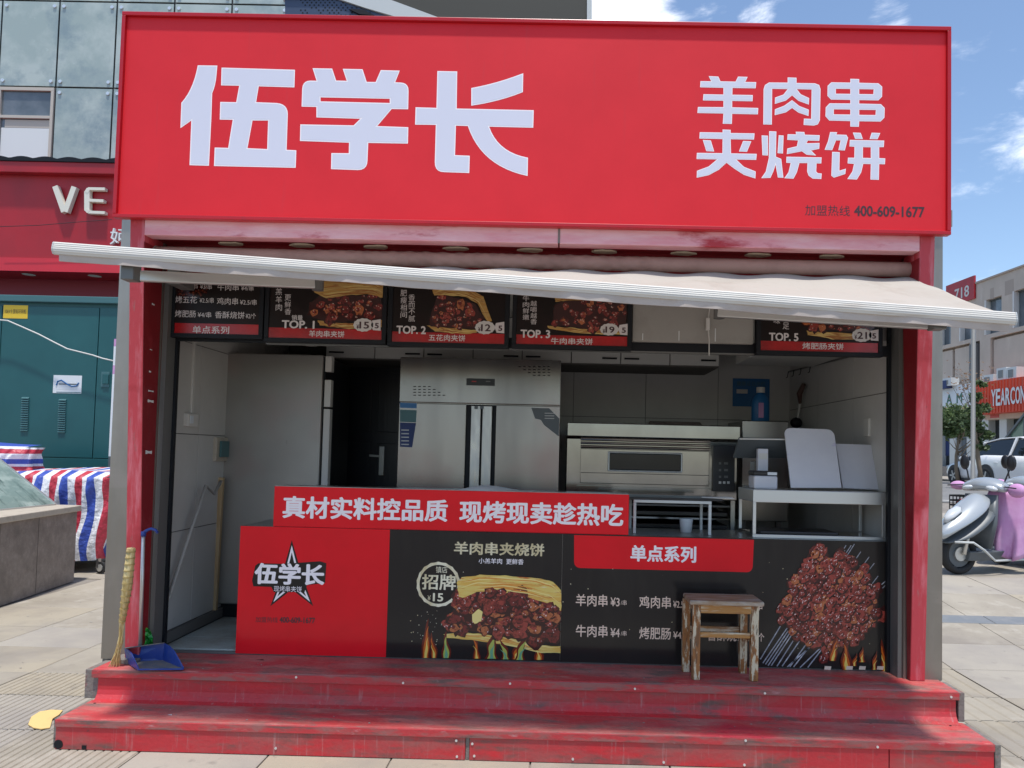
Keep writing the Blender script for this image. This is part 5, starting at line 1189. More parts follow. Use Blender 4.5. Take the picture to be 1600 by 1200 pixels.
B().tube(hp, [.009, .009, .0085, .008, .007], 10).done('hook_grip', m_blue, dp, smooth=True)
gp = thing('green_snack_packet', 'crumpled green plastic packet behind the blue dustpan', 'packet', atY(232, 1000, 4.40))
b = B(); gr = []
q0, q1 = atY(222, 1003, 4.41), atY(240, 978, 4.41)
for j in range(6):
    gr.append([b.bm.verts.new((q0.x+(q1.x-q0.x)*(i/4)+.012*math.sin(j)+.012*(j/5)*(i-2)/2, 4.385+.012*math.sin(i*1.7+j*2.1), q0.z-.03+(q1.z-q0.z+.03)*j/5-.012*abs(i-2)*(j/5))) for i in range(5)])
for j in range(5):
    for i in range(4): b.bm.faces.new((gr[j][i], gr[j][i+1], gr[j+1][i+1], gr[j+1][i]))
o = b.done('wrapper', m_green, gp); md = o.modifiers.new('s', 'SOLIDIFY'); md.thickness = .004
yc = thing('yellow_cardboard', 'torn yellow cardboard piece lying beside the lowest step', 'cardboard', atZ(70, 1127, 0))
L = [atZ(x, y, .004) for x, y in ((44, 1133), (49, 1121), (62, 1113), (80, 1110), (98, 1111), (92, 1118), (82, 1124), (78, 1138), (64, 1140), (52, 1138))]
B().prism(L, (0, 0, .005)).done('card', m_yellowc, yc)

# ================================================================== LEFT BACKGROUND
# granite planter wall with a skylight
pw = thing('granite_wall', 'low brown granite wall with pale coping, left edge of the plaza', 'wall', (-6, 7.6, 0))
P0, P1, P2, P3 = Vector((-5.235, 6.5, 0)), Vector((-5.515, 8.56, 0)), Vector((-8.5, 8.75, 0)), Vector((-8.5, 6.5, 0))
uz = Vector((0, 0, 1)); core = Vector((.02, -.0, 0))
B().prism([P0-core, P1-core, P2, P3], uz*.80).done('core', m_seam, pw)
d = P1-P0
for (t0, t1) in ((0, .30), (.30, .62), (.62, 1.0)):
    a, c = P0+d*(t0+.002), P0+d*(t1-.002)
    B().prism([a, c, c-core*.9, a-core*.9], uz*.798).done('granite_panel', m_granite, pw)
n_ = Vector((.035, 0, 0))
B().prism([P0+n_+uz*.803, P1+n_+Vector((0, .02, 0))+uz*.803, P2+Vector((0, .02, .803)), P2+Vector((0, -.5, .803)), P1+Vector((-.62, -.35, .803)), P0+Vector((-.50, 0, .803))], uz*.065).done('coping', m_granitetop, pw, bevel=.008)
sk = thing('glass_skylight', 'sloping green glass skylight rising from the granite wall', 'skylight', (-7, 7.6, .86))
A0, A1 = P0+Vector((-.56, 0, .87)), atZ(86, 789, .87); C1 = atY(-60, 672, 8.35); C0 = Vector((C1.x, 6.5, C1.z))
nn = (A1-A0).cross(C0-A0).normalized()*.012
for t0, t1 in ((0, .5), (.505, 1)):
    B().prism([A0.lerp(A1, t0), A0.lerp(A1, t1), C0.lerp(C1, t1), C0.lerp(C1, t0)], nn).done('glass_pane', m_skyglass, sk)
B().bar(A1, C1, .035, .035).done('edge_bar', m_alu, sk); B().bar(A0, A1, .03, .03).done('edge_bar', m_alu, sk)

# striped tarpaulin over a wheeled cart
def tarp(root, x0, x1, y0, y1, z0, z1, cyc=.33, seed=1, vert=True, rnd=.12):
    b = B(); bm = b.bm; uvl = bm.loops.layers.uv.new('UVMap'); rd = random.Random(seed)
    per = []; 
    def P(u):      # front left -> front right -> side back
        if u < (x1-x0): return Vector((x0+u, y0, 0)), Vector((0, -1, 0))
        return Vector((x1, y0+u-(x1-x0), 0)), Vector((1, 0, 0))
    L = (x1-x0)+(y1-y0); nu = 150; nv = 26; rows = []; ph = [rd.uniform(0, 6) for _ in range(4)]
    for j in range(nv+6):
        row = []
        for i in range(nu+1):
            u = L*i/nu; p, nm = P(u)
            dc = abs(u-(x1-x0)); cr = max(0, 1-dc/.12)
            if j < 6:      # top sheet
                t = j/6; q = Vector((x0+(p.x-x0)*(1), p.y, 0)); 
                inn = Vector((p.x if u < x1-x0 else x0+(x1-x0)*t, (y1-(y1-y0)*t) if u < x1-x0 else p.y, 0))
                co = inn; co.z = z1+.02*math.sin(co.x*3+1)+.015*math.sin(co.y*5)-.03*t*t
                if u >= x1-x0: co = Vector((x0+(x1-x0)*(.0+t), p.y, co.z))
            else:
                v = (j-5)/nv
                f = .07*v*math.sin(u*9+ph[0]+v)+.045*v*math.sin(u*21+ph[1]+v*3)+.03*math.sin(u*5+v*7)+.014*math.sin(u*37+v*15)
                co = p+nm*(.02+f+.02*min(1, v*6)); co.z = z1-.03-(z1-z0)*v+(.02*math.sin(u*4)*v)
                co -= Vector((1, -1, 0))*cr*.05
            row.append((co, u/cyc+.10*math.sin(co.z*6+u*2)*(j > 5)*(j-5)/nv, co.z))
        rows.append(row)
    V = [[bm.verts.new(c[0]) for c in r] for r in rows]
    for j in range(len(rows)-1):
        for i in range(nu):
            if j < 6 and P(L*(i+1)/nu)[1].x > .5: continue
            try: f = bm.faces.new((V[j][i], V[j][i+1], V[j+1][i+1], V[j+1][i]))
            except ValueError: continue
            for lp_, (jj, ii) in zip(f.loops, ((j, i), (j, i+1), (j+1, i+1), (j+1, i))):
                c = rows[jj][ii]; lp_[uvl].uv = (c[1] if vert else c[2]/cyc*1.3, 0)
    return b.done('tarpaulin', m_tarp, root, smooth=True)
cart = thing('covered_cart', 'wheeled cart under a red white and blue striped tarpaulin', 'cart', (-6.5, 9.6, 0))
tarp(cart, -8.6, -5.52, 9.15, 10.15, .20, 1.235)
bx('deck', m_card, cart, -8.55, -5.62, 9.2, 10.1, .19, .24)
def caster(x, y):
    w = B().cyl((x, y, .075), (.25, 1, 0), .072, .035, 20).done('wheel', m_rubber, cart); B().cyl((x-.003, y-.012, .075), (.25, 1, 0), .042, .030, 16).done('hub', m_alu, w)
    bx('fork', m_steel, cart, x-.045, x-.02, y-.03, y+.03, .075, .185)
q = atZ(129, 903, 0); caster(q.x+.03, q.y+.30); caster(-5.66, 9.95); caster(-8.3, 9.3)
b_ = thing('covered_bundle', 'tall bundle wrapped in striped tarpaulin behind the glass skylight', 'bundle', (-7.4, 9.7, 0))
tarp(b_, -8.4, -7.10, 9.75, 10.2, 1.1, 1.555, cyc=.30, seed=4, vert=False)

# teal equipment cabinet
TY = 11.0
tb = thing('teal_equipment_cabinet', 'large teal steel equipment cabinet with louvres and stickers', 'cabinet', (-8, 11.5, 0))
ztop = atY(90, 463, TY).z
bx('body', m_teal, tb, -11.5, -6.0, TY+.03, 12.0, .05, ztop-.10)
bx('cornice', m_tealtrim, tb, -11.6, -5.9, TY-.05, 12.05, ztop-.099, ztop, .01)
jx = atY(150, 600, TY).x; jz = atY(90, 715, TY).z; jl = atY(-2, 600, TY).x
bx('door', m_teal, tb, jl, jx-.006, TY, TY+.029, jz+.006, ztop-.16, .004); bx('door', m_teal, tb, jx+.006, -6.05, TY, TY+.029, jz+.006, ztop-.16, .004); bx('door', m_teal, tb, -11.4, jl-.012, TY, TY+.029, jz+.006, ztop-.16, .004)
bx('base_panel', m_teal, tb, -11.4, -6.05, TY, TY+.029, .08, jz-.006, .004)
for px0, px1, py0, py1 in ((34.5, 46, 622, 672), (92.5, 104, 625, 674.5)):
    for k in range(15):
        py = py0+(py1-py0)*k/14; a, c = atY(px0-k*.12, py, TY), atY(px1-k*.12, py+.2, TY)
        B().hexa([(a.x, TY-.001, a.z+.012), (c.x, TY-.001, a.z+.012), (c.x, TY-.020, a.z-.010), (a.x, TY-.020, a.z-.010)], [(a.x, TY-.001, a.z+.016), (c.x, TY-.001, a.z+.016), (c.x, TY-.022, a.z-.006), (a.x, TY-.022, a.z-.006)]).done('louvre_slat', m_tealtrim, tb)
def pxbox(name, mat, par, px0, py0, px1, py1, Y, t=.01, bev=0): a, c = atY(px0, py0, Y), atY(px1, py1, Y); return bx(name, mat, par, a.x, c.x, Y-t, Y-.0005, c.z, a.z, bev)
h = pxbox('lock_recess', m_tealtrim, tb, 159, 581, 171, 605, TY, .012, .004); pxbox('lock_handle', m_teal, h, 161, 585, 170, 600, TY-.0125, .02, .004)
ys_ = pxbox('warning_sticker', m_yel, tb, 6, 476.5, 43, 498, TY, .003); T('10kV十里街环网柜', 8, 486, 41, 487, 7, TY-.0035, m_ink, tb, 0)
pxbox('notice_sticker', m_paper, tb, 84, 586, 127, 615, TY, .003)
B().tube([atY(x, y, TY-.006) for x, y in ((88, 602), (90, 596), (96, 594), (103, 599), (112, 604), (120, 603), (123, 598))], .010, 6).done('swoosh_print', m_poster, tb)
pxbox('print_line', m_sgrey, tb, 92, 599, 121, 601.5, TY-.0035, .001); pxbox('print_line', m_alu, tb, 88, 608, 122, 609, TY-.0035, .001); pxbox('print_line', m_tealtrim, tb, 88, 612, 126, 614, TY-.0035, .001)
wr = thing('white_cable', 'thin white cable hanging diagonally across the teal cabinet', 'cable', (-7.5, 10.85, 2.8))
B().tube([atY(x, y, 10.85) for x, y in ((-30, 500), (0, 500), (12, 501), (35, 511), (60, 522), (85, 535), (105, 545), (125, 550), (145, 555), (160, 560), (182, 565))], .010, 8).done('cable', m_gasket, wr, smooth=True)
rp = thing('striped_pole', 'slim red and white striped pole beside the teal cabinet', 'pole', (-6.62, 10.8, 0))
a = atY(183.5, 530, 10.8); c = atY(183, 585, 10.8)
for i, (zz0, zz1, mm) in enumerate(((0, 1.4, m_sgrey), (1.4, c.z, m_paper), (c.z, c.z+.13, m_pink), (c.z+.13, a.z-.11, m_paper), (a.z-.11, a.z, m_pink))): bx('band' if i else 'post', mm, rp, a.x-.03, a.x+.03, 10.77, 10.83, zz0+.0005, zz1)

# red shopfront behind
RX = 12.0
rs = thing('red_shop_front', 'red clad shop front with raised VE letters under the glass office wall', 'shop', (-9, 12.5, 0))
zf1, zf0 = atY(90, 275, RX).z, atY(90, 404, RX).z; zt_ = atY(90, 258, RX).z
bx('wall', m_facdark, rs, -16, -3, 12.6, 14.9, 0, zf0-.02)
bx('fascia', m_facred, rs, -16, -3, RX, 12.4, zf0, zf1-.002)
bx('cornice', m_facred, rs, -16, -3, RX-.14, 12.4, zf1, zt_, .01)
zs0 = atY(90, 424, RX).z
B().hexa([(-16, RX-.10, zf0-.24), (-3, RX-.10, zf0-.24), (-3, RX-.02, zf0-.003), (-16, RX-.02, zf0-.003)], [(-16, RX+.1, zf0-.24), (-3, RX+.1, zf0-.24), (-3, RX+.1, zf0-.003), (-16, RX+.1, zf0-.003)]).done('lower_lip', m_facred, rs)
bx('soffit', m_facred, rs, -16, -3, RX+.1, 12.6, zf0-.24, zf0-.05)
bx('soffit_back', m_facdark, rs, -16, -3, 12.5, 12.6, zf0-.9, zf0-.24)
for px in (24, 128):
    p = atZ(px, 421.5+px*.016, zf0-.241); B().disc((p.x, max(p.y, RX+.15), zf0-.2425), (0, 0, -1), .10, 16).done('downlight', m_gasket, rs)
# corrugated dark roof edge
b = B(); L0 = []; L1 = []
for i in range(261):
    x = -16+.05*i; L0.append((x, RX-.16, zt_+.002)); L1.append((x, RX-.16, zt_+.045+.035*abs(math.sin(x*8))))
b.loft([[p, (p[0], p[1]+.5, p[2]), (q[0], q[1]+.5, q[2]), q] for p, q in zip(L0, L1)]).done('roof_edge', m_black, rs)
def raised(ch, px0, py0, px1, py1, Y, depth, mat, par, bold=0):
    me = text_mesh(ch, 0, 0); xs = [v.co.x for v in me.vertices]; ys = [v.co.y for v in me.vertices]; X0, X1, Y0, Y1 = min(xs), max(xs), min(ys), max(ys)
    a, c = atY(px0, py0, Y), atY(px1, py1, Y)
    for v in me.vertices: v.co = Vector((a.x+(c.x-a.x)*(v.co.x-X0)/(X1-X0), Y, c.z+(a.z-c.z)*(v.co.y-Y0)/(Y1-Y0)))
    o = mk('raised_letter', me, mat, par); md = o.modifiers.new('s', 'SOLIDIFY'); md.thickness = depth; md.offset = 0; return o
def strokes(name, segs, Y, w, depth, mat, par):
    b = B()
    for i, (p, q, w2) in enumerate(segs):
        P, Q = atY(*p, Y), atY(*q, Y); b.bar(P, Q, w2, depth+.002*i, (0, 1, 0))
    return b.done(name, mat, par)
LW = 12.0-.06
strokes('raised_letter', [((88, 292), (102, 332), .085), ((118, 293), (104, 332), .085)], LW, .085, .08, m_letter, rs)
strokes('raised_letter', [((138, 300), (138, 330), .085), ((140, 296), (166, 296.5), .045), ((141, 314), (164, 315), .045), ((140, 332.5), (166, 333.5), .045), ((137, 302), (141, 296), .06), ((137, 328), (141, 332.5), .06)], LW, .08, .08, m_letter, rs)
raised('妸', 174, 357, 202, 383, LW, .05, m_paper, rs)
B().tube([atY(0, 354, 11.8), atY(60, 352, 11.8), atY(120, 347, 11.8), atY(175, 343, 11.8)], .006, 6).done('wire', m_ink, rs)

# glass office wall
GWY = 15.0
go = thing('glass_office_building', 'office building clad in pale green glass panels with steel bolts', 'building', (-6, 16, 0))
bx('wall', m_cgap, go, -20, .45, GWY+.05, 24, 0, 16)
cx_ = [-10.56-1.2*k for k in range(4, -1, -1)]+[-9.36+1.2*k for k in range(0, 4)]
zr_ = [5.27, 7.10, 8.93, 10.76, 12.6]
bolt_me = None
for i in range(len(cx_)-1):
    for j in range(len(zr_)-1):
        if j < 1 : continue
        x0, x1, z0, z1_ = cx_[i]+.018, cx_[i+1]-.018, zr_[j]+.018, zr_[j+1]-.018
        if j == 1 and abs(cx_[i+1]+10.56) < .01:      # opening window in the curtain wall
            wf = bx('window', m_win, go, x0, x1, GWY+.03, GWY+.045, z0, z1_)
            zt2_ = atY(40, 183, GWY).z
            for (a0, a1, c0, c1) in ((x0, x1, z1_-.07, z1_), (x0, x1, z0, z0+.07), (x0, x0+.06, z0+.0705, z1_-.0705), (x1-.06, x1, z0+.0705, z1_-.0705), (x0+.0605, x1-.0605, zt2_-.03, zt2_+.03)):
                bx('window_frame', m_winframe, wf, a0, a1, GWY-.02, GWY+.0295, c0, c1, .004)
            bx('window_blind', m_paper, wf, x0+.08, x1-.07, GWY+.022, GWY+.0285, z0+.10, zt2_-.22); bx('window_blind', m_winframe, wf, x0+.15, x1-.07, GWY+.020, GWY+.0285, zt2_-.215, zt2_-.05)
            continue
        p = bx('glass_panel', m_cglass, go, x0, x1, GWY, GWY+.02, z0, z1_, .003)
        for bxp, bz in ((x0+.08, z0+.10), (x1-.08, z0+.10), (x0+.08, z1_-.10), (x1-.08, z1_-.10)):
            B().cyl((bxp, GWY-.012, bz), (0, 1, 0), .035, .024, 12).done('bolt', m_bolt, p)
# dark canopy, perforated panel and white parapet over the sign
cn = thing('dark_roof_canopy', 'dark olive roof canopy with white edges above the red signboard', 'canopy', (-2, 12.5, 8))
CNY = 12.5
def pxprism(name, mat, par, pts, Y, depth): return B().prism([atY(x, y, Y) for x, y in pts], (0, depth, 0)).done(name, mat, par)
pxprism('soffit_panel', m_darkeave, cn, [(602, -4), (917, -4), (916, 62), (840, 60), (696, 30)], CNY, 2.2)
pxprism('soffit_panel', m_darkeave, cn, [(602, -60), (917, -60), (917, -4.3), (602, -4.3)], CNY, 2.2)
pxprism('corner_column', m_whitemetal, cn, [(917.5, -60), (925, -60), (925, 62), (917, 62)], CNY-.05, 2.25)
pxprism('white_parapet', m_whitemetal, cn, [(523, -4), (601, -4), (696, 31), (720, 44), (650, 44), (618, 26), (570, 12)], CNY-.04, 1.2)
pxprism('white_parapet', m_whitemetal, cn, [(440, -60), (601, -60), (601, -4.3), (440, -4.3)], CNY-.04, 1.2)
pf = pxprism('perforated_panel', m_perf, cn, [(445, -4), (522, -4), (569.5, 12), (617, 26.5), (640, 44), (446, 44)], CNY, .3)
b = B(); rdp = random.Random(2)
for i in range(17):
    for j in range(8):
        px, py = 470+i*7+(j % 2)*3, 0+j*4
        if rdp.random() < .25 or (px-520) > (py+4)*3.2+0: continue
        q = atY(px, py, CNY-.002); b.disc((q.x, CNY-.002, q.z), (0, -1, 0), .016, 8)
b.done('perforations', m_black, pf, kind='stuff')
pxprism('slot', m_black, cn, [(545, 14), (568, 14.5), (585, 24), (562, 22)], CNY-.05, .04)

# ================================================================== RIGHT BACKGROUND: FACADE ACROSS THE STREET
FB = Vector((24.3, 40, .76)); FU = Vector((-.060, 1, 0)).normalized(); FN = Vector((-FU.y, FU.x, 0))   # FN points to the street
if FN.x > 0: FN = -FN
def onF(px, py, off=0.0):
    d = ray(px, py); o = FB+FN*off; t = (o-EYE).dot(FN)/d.dot(FN); return EYE+d*t
def fpt(p, u=0): return p
fb = thing('stone_commercial_building', 'long beige stone commercial building with tall windows across the street', 'building', (25, 40, .7))
def fbox(name, mat, par, px0, py0, px1, py1, o0, o1, pys=None):
    """box on the facade between two photo columns; o0..o1 is its depth off the wall plane"""
    a = onF(px0, py0, o1); c = onF(px1, py1, o1)
    za, zc = max(a.z, c.z), min(a.z, c.z)
    sa = (a-FB).dot(FU); sc_ = (c-FB).dot(FU)
    def pt(s, o, z): q = FB+FU*s+FN*o; return Vector((q.x, q.y, z))
    return B().hexa([pt(sa, o0, zc), pt(sc_, o0, zc), pt(sc_, o1, zc), pt(sa, o1, zc)], [pt(sa, o0, za), pt(sc_, o0, za), pt(sc_, o1, za), pt(sa, o1, za)]).done(name, mat, par)
def fslab(name, mat, par, s0, s1, z0, z1_, o0, o1):
    def pt(s, o, z): q = FB+FU*s+FN*o; return Vector((q.x, q.y, z))
    return B().hexa([pt(s0, o0, z0), pt(s1, o0, z0), pt(s1, o1, z0), pt(s0, o1, z0)], [pt(s0, o0, z1_), pt(s1, o0, z1_), pt(s1, o1, z1_), pt(s0, o1, z1_)]).done(name, mat, par)
def fs(px, py=600): return (onF(px, py)-FB).dot(FU)
ztopF = onF(1560, 431).z
zw0, zw1 = onF(1552, 520).z, onF(1552, 466).z; zp = onF(1575, 522).z; zg = onF(1500, 610).z
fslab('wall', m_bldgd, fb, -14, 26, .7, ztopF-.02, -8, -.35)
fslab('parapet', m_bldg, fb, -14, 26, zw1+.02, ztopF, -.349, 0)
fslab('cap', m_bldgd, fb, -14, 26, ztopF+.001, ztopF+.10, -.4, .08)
fslab('sill_band', m_bldg, fb, -14, 26, zp+.02, zw0-.02, -.349, .0)
# windows in the top row
wins = [(1583, 1606), (1539, 1565), (1499.5, 1525), (1468, 1485.5)]
prev = -14; se = []
for a, c in wins: se.append((fs(c, 500), fs(a, 500)))
se = sorted([tuple(sorted(x)) for x in se])
# further windows on either side of those measured
w_ = se[1][1]-se[1][0]; pit_ = se[2][0]-se[1][0]
while se[0][0] > -11: se.insert(0, (se[0][0]-pit_, se[0][0]-pit_+w_))
while se[-1][1] < 20: se.append((se[-1][0]+pit_, se[-1][0]+pit_+w_))
last = -14
for (s0, s1) in se:
    fslab('pier', m_bldg, fb, last, s0, zw0-.019, zw1+.019, -.349, -.002)
    w = fslab('window', m_win, fb, s0+.05, s1-.05, zw0+.03, zw1-.05, -.32, -.28)
    fslab('window_frame', m_winframew, w, s1-.10, s1-.0, zw0-.018, zw1+.018, -.27, .03)
    fslab('window_frame', m_sgrey, w, s0+.0, s1-.11, zw1-.05, zw1+.018, -.27, -.20); fslab('window_frame', m_sgrey, w, s0, s1-.11, zw0-.018, zw0+.05, -.27, -.20)
    fslab('window_frame', m_sgrey, w, s0+.001, s0+.06, zw0+.051, zw1-.051, -.27, -.20)
    last = s1
fslab('pier', m_bldg, fb, last, 26, zw0-.019, zw1+.019, -.349, -.002)
# middle storey: panels with recesses
pan = [(1548, 1640), (1488, 1515), (1455, 1486.5)]
for a, c in pan:
    s0, s1 = sorted((fs(c, 560), fs(a, 560)))
    fslab('stone_panel', m_bldg, fb, s0+.08, s1-.08, zg+.1, zp-.12, -.30, -.12)
for px0, px1 in ((1531, 1547.5), (1515.5, 1517)):
    s0, s1 = sorted((fs(px1, 560), fs(px0, 560))); fslab('pilaster', m_bldg, fb, s0, s1, zg, zp+.019, -.30, .0)
q = fs(1521, 560); fslab('downpipe', m_lamp, fb, q-.35, q+.25, zg, zp-.1, -.2, .1)
fslab('storey_band', m_bldg, fb, -14, 26, zg-.3, zg+.09, -.30, .05)
# patches of staining high on the wall
for px0, py0, px1, py1 in ((1570, 440, 1584, 458), (1547, 451, 1553, 466)): fbox('stain_patch', m_bldgd, fb, px0, py0, px1, py1, .001, .004)
# signs
s1_ = thing('red_rooftop_sign', 'small red sign with white digits high on the beige building', 'sign', onF(1506, 455))
fbox('panel', m_facred, s1_, 1478, 447, 1522, 466, .01, .12)
def ftext(body, px0, py0, px1, py1, off, mat, par, bold=0, name='lettering'):
    me = text_mesh(body, 0, 0); xs = [v.co.x for v in me.vertices]; ys = [v.co.y for v in me.vertices]; X0, X1, Y0, Y1 = min(xs), max(xs), min(ys), max(ys)
    if bold: me = fatten(me, bold)
    a, c = onF(px0, py0, off), onF(px1, py1, off); sa, sc_ = (a-FB).dot(FU), (c-FB).dot(FU)
    # height measured at the right (nearer) end
    for v in me.vertices:
        s = sa+(sc_-sa)*(v.co.x-X0)/(X1-X0); z = c.z+(a.z-c.z)*(v.co.y-Y0)/(Y1-Y0); q = FB+FU*s+FN*(off+.004+v.co.z*20); v.co = Vector((q.x, q.y, z))
    return mk(name, me, mat, par)
a_ = onF(1514, 463, .13); c_ = onF(1514, 452, .13)
ftext('718', 1492, 453, 1514, 462, .125, m_gasket, s1_, .02)
ys2 = thing('orange_red_shop_sign', 'big ribbed orange red shop sign with white English capital letters', 'sign', onF(1575, 620))
zy1, zy0 = onF(1600, 588, .9).z, onF(1600, 642, .9).z; sa_, sb_ = sorted((fs(1546), fs(1720)))
fslab('panel', m_orange, ys2, sa_, sb_, zy0, zy1, .2, .9)
for i in range(60):
    s_ = sb_-.02-.25*i
    if s_ < sa_+.1: break
    fslab('rib', m_orange, ys2, s_-.08, s_, zy0+.02, zy1-.02, .9005, .93)
sL = (onF(1549.5, 620, .95)-FB).dot(FU); wL = (onF(1549.5, 620, .95)-onF(1600, 620, .95)).length/6.6
zc_ = (onF(1575, 619, .95)).z
for i, chh in enumerate('YEARCON'):
    me = text_mesh(chh, 0, 0); xs = [v.co.x for v in me.vertices]; yv = [v.co.y for v in me.vertices]; me2 = fatten(me, .03) 
    for v in me2.vertices:
        s = sL-wL*i-(wL*.84)*(v.co.x-min(xs))/(max(xs)-min(xs)); z = zc_-.42+.84*(v.co.y-min(yv))/(max(yv)-min(yv)); q = FB+FU*s+FN*(.96+v.co.z*20); v.co = Vector((q.x, q.y, z))
    mk('letter', me2, m_paper, ys2)
wb = thing('white_curved_shop_band', 'white shop band with dark green letters behind the street trees', 'sign', onF(1505, 615))
zz1, zz0 = onF(1510, 602).z, onF(1510, 640).z
fslab('band', m_wband, wb, *sorted((fs(1440), fs(1543))), zz0, zz1, .06, .5)
ftext('A  M', 1479, 617, 1503, 629, .51, m_gtext, wb, .02)
nv_ = thing('navy_shop_awning', 'small navy blue awning corner above the white shop band', 'awning', onF(1475, 600)); fbox('sheet', m_bluesh, nv_, 1460, 597, 1478, 606, .51, .9)
# ac units
for k, (px0, py0, px1, py1, lab_) in enumerate(((1557, 576, 1572, 592, 'white air conditioner on the orange sign roof, left of its twin'), (1572.5, 575, 1588, 591, 'white air conditioner on the orange sign roof, right of its twin'), (1535, 587, 1552, 597, 'small white air conditioner just left of the orange sign'), (1472, 592, 1486, 602, 'white air conditioner above the white curved band'))):
    u = thing('air_conditioner', lab_, 'air conditioner', onF(px0, py1, .5), 'air conditioners on the shop roofs')
    fbox('housing', m_ac, u, px0, py0, px1, py1, .35, .85); fbox('grille', m_acd, u, px0+2.2, py0+3, px0+(px1-px0)*.62, py1-2, .851, .88)
# ground floor shops
fslab('shop_recess', m_shopint, fb, -14, 26, .8, zg-.35, -.345, -.30)
for px in (1541, 1569, 1517, 1490, 1466):
    s_ = fs(px, 690); fslab('pillar', m_whitemetal, fb, s_-.35, s_+.25, .8, zg-.31, -.299, .10)
fslab('shop_lintel', m_bldg, fb, *sorted((fs(1546), fs(1700))), onF(1570, 655).z, zg-.31, -.29, .3)
fbox('small_red_lettering', m_redl, fb, 1547, 648.5, 1561, 652.5, .301, .31)
fslab('plinth', m_granite, fb, -14, 26, .72, 1.35, .0, .45)
for px0, px1, mm in ((1476, 1484, m_bluesh), (1503, 1509, m_win)): fbox('shop_window', mm, fb, px0, 670, px1, 712, -.28, -.26)
# green glass canopy (stair roof) in front of the shops
gc = thing('green_glass_stair_roof', 'sloping green glass stair roof rising towards the right edge', 'canopy', onF(1590, 720, 2))
A = [onF(1549, 716, 3), onF(1640, 716, 3), onF(1640, 612, 3), onF(1602, 647, 3)]
B().prism(A, -FN*2.2*.6).done('glass', m_greenglass, gc)
B().bar(onF(1549, 714, 3.05), onF(1603, 645, 3.05), .10, .10).done('edge_bar', m_sgrey, gc); B().bar(onF(1603, 645, 3.05), onF(1640, 611, 3.05), .10, .10).done('edge_bar', m_sgrey, gc)
for px in (1578, 1600): B().bar(onF(px, 716, 3.04), onF(px, 716-(px-1549)*1.24, 3.04), .05, .05, (0, 1, 0)).done('glazing_bar', m_sgrey, gc)

# ------------------------------------------------------------------ trees, lamp pole
def tree(label, base, H, trunk_r, crowns, nleaf, leafm, seed, lean=0, leafsz=.10, limbs=()):
    r = thing('street_tree', label, 'tree', base, 'street trees'); rd = random.Random(seed); base = Vector(base)
    pts = [base+Vector((lean*t+.08*math.sin(t*5+seed), .05*math.sin(t*7), H*t)) for t in (0, .2, .4, .6, .8, .95)]
    b = B().tube(pts, [trunk_r*(1-.8*t) for t in (0, .2, .4, .6, .8, 1)], 10)
    for k in range(14):
        t = rd.uniform(.35, .9); p = pts[0].lerp(pts[-1], t); a = rd.uniform(0, 6.28); L = rd.uniform(.5, 1.2)*crowns[0][3]
        b.tube([p, p+Vector((math.cos(a)*L*.5, math.sin(a)*L*.5, L*.35)), p+Vector((math.cos(a)*L, math.sin(a)*L, L*.8))], [trunk_r*.35, trunk_r*.2, trunk_r*.08], 6)
    b.done('trunk', m_bark, r, smooth=True)
    bs = [B() for _ in leafm]
    for (cx, cy, cz, cr, cw) in crowns:
        n = int(nleaf*cw); ncl = max(6, n//22)
        cl = []
        for _ in range(ncl):
            v = Vector((rd.gauss(0, 1), rd.gauss(0, 1), rd.gauss(0, 1))).normalized()*(rd.random()**.45)*cr; cl.append((base+Vector((cx, cy, cz))+Vector((v.x, v.y, v.z*.8)), rd.randrange(len(leafm))))
        for _ in range(n):
            c, mi = rd.choice(cl); p = c+Vector((rd.gauss(0, .13), rd.gauss(0, .13), rd.gauss(0, .10)))*cr*1.2
            s = leafsz*rd.uniform(.6, 1.3); u = Vector((rd.gauss(0, 1), rd.gauss(0, 1), rd.gauss(0, .6))).normalized(); w = u.cross(Vector((rd.gauss(0, 1), rd.gauss(0, 1), rd.gauss(0, 1)))).normalized()
            bm = bs[mi].bm; bm.faces.new([bm.verts.new(q) for q in (p-u*s, p+w*s*.45, p+u*s, p-w*s*.45)])
    for b2, mm in zip(bs, leafm): b2.done('crown', mm, r, kind='stuff')
    return r
def grd(px, py):
    p = onG(px, py); return Vector((p.x, p.y, gz(p.x, p.y)))
def pxm(Y): return Y/F
b0 = atY(1497, 752, 33); b0 = Vector((b0.x, 33, .70))
H1 = atY(1490, 630, 33).z-b0.z
tree('bushy pale green street tree beside the kiosk edge', b0, H1*.85, .09, [(-.25, 0, H1*.80, .85, .8), (.35, .3, H1*.70, .6, .4), (-.6, 0, H1*.66, .5, .3)], 2300, [m_leaf, m_leaf, m_leafd], 3, leafsz=.11)
b1 = atY(1532, 765, 26.5); b1 = Vector((b1.x, 26.5, .66)); k = 26.5/F
tree('slender dark leaved street tree in front of the lamp pole', b1, (765-575)*k, .085, [(-.12, 0, 122*k, .30, .40), (-.30, 0, 100*k, .32, .35), (.10, .1, 88*k, .34, .35), (-.15, 0, 146*k, .24, .25), (.05, 0, 166*k, .20, .12), (.22, 0, 128*k, .22, .14), (.0, 0, 68*k, .26, .16)], 1700, [m_leafd, m_leafd, m_leaf], 8, lean=-.25, leafsz=.085)
b2 = thing('russet_sapling_top', 'thin bare twigs with russet leaves rising behind the slender tree', 'tree', b1+Vector((-.3, .5, 0)))
bb = B()
for i in range(9):
    a_ = random.uniform(-.5, .9); bb.tube([b1+Vector((.15, .4, 30*k)), b1+Vector((a_*.5, .4, 120*k)), b1+Vector((-.35+a_, .4, random.uniform(150, 195)*k))], [.03, .015, .005], 5)
bb.done('twigs', m_bark, b2)
bb = B(); rdt = random.Random(9)
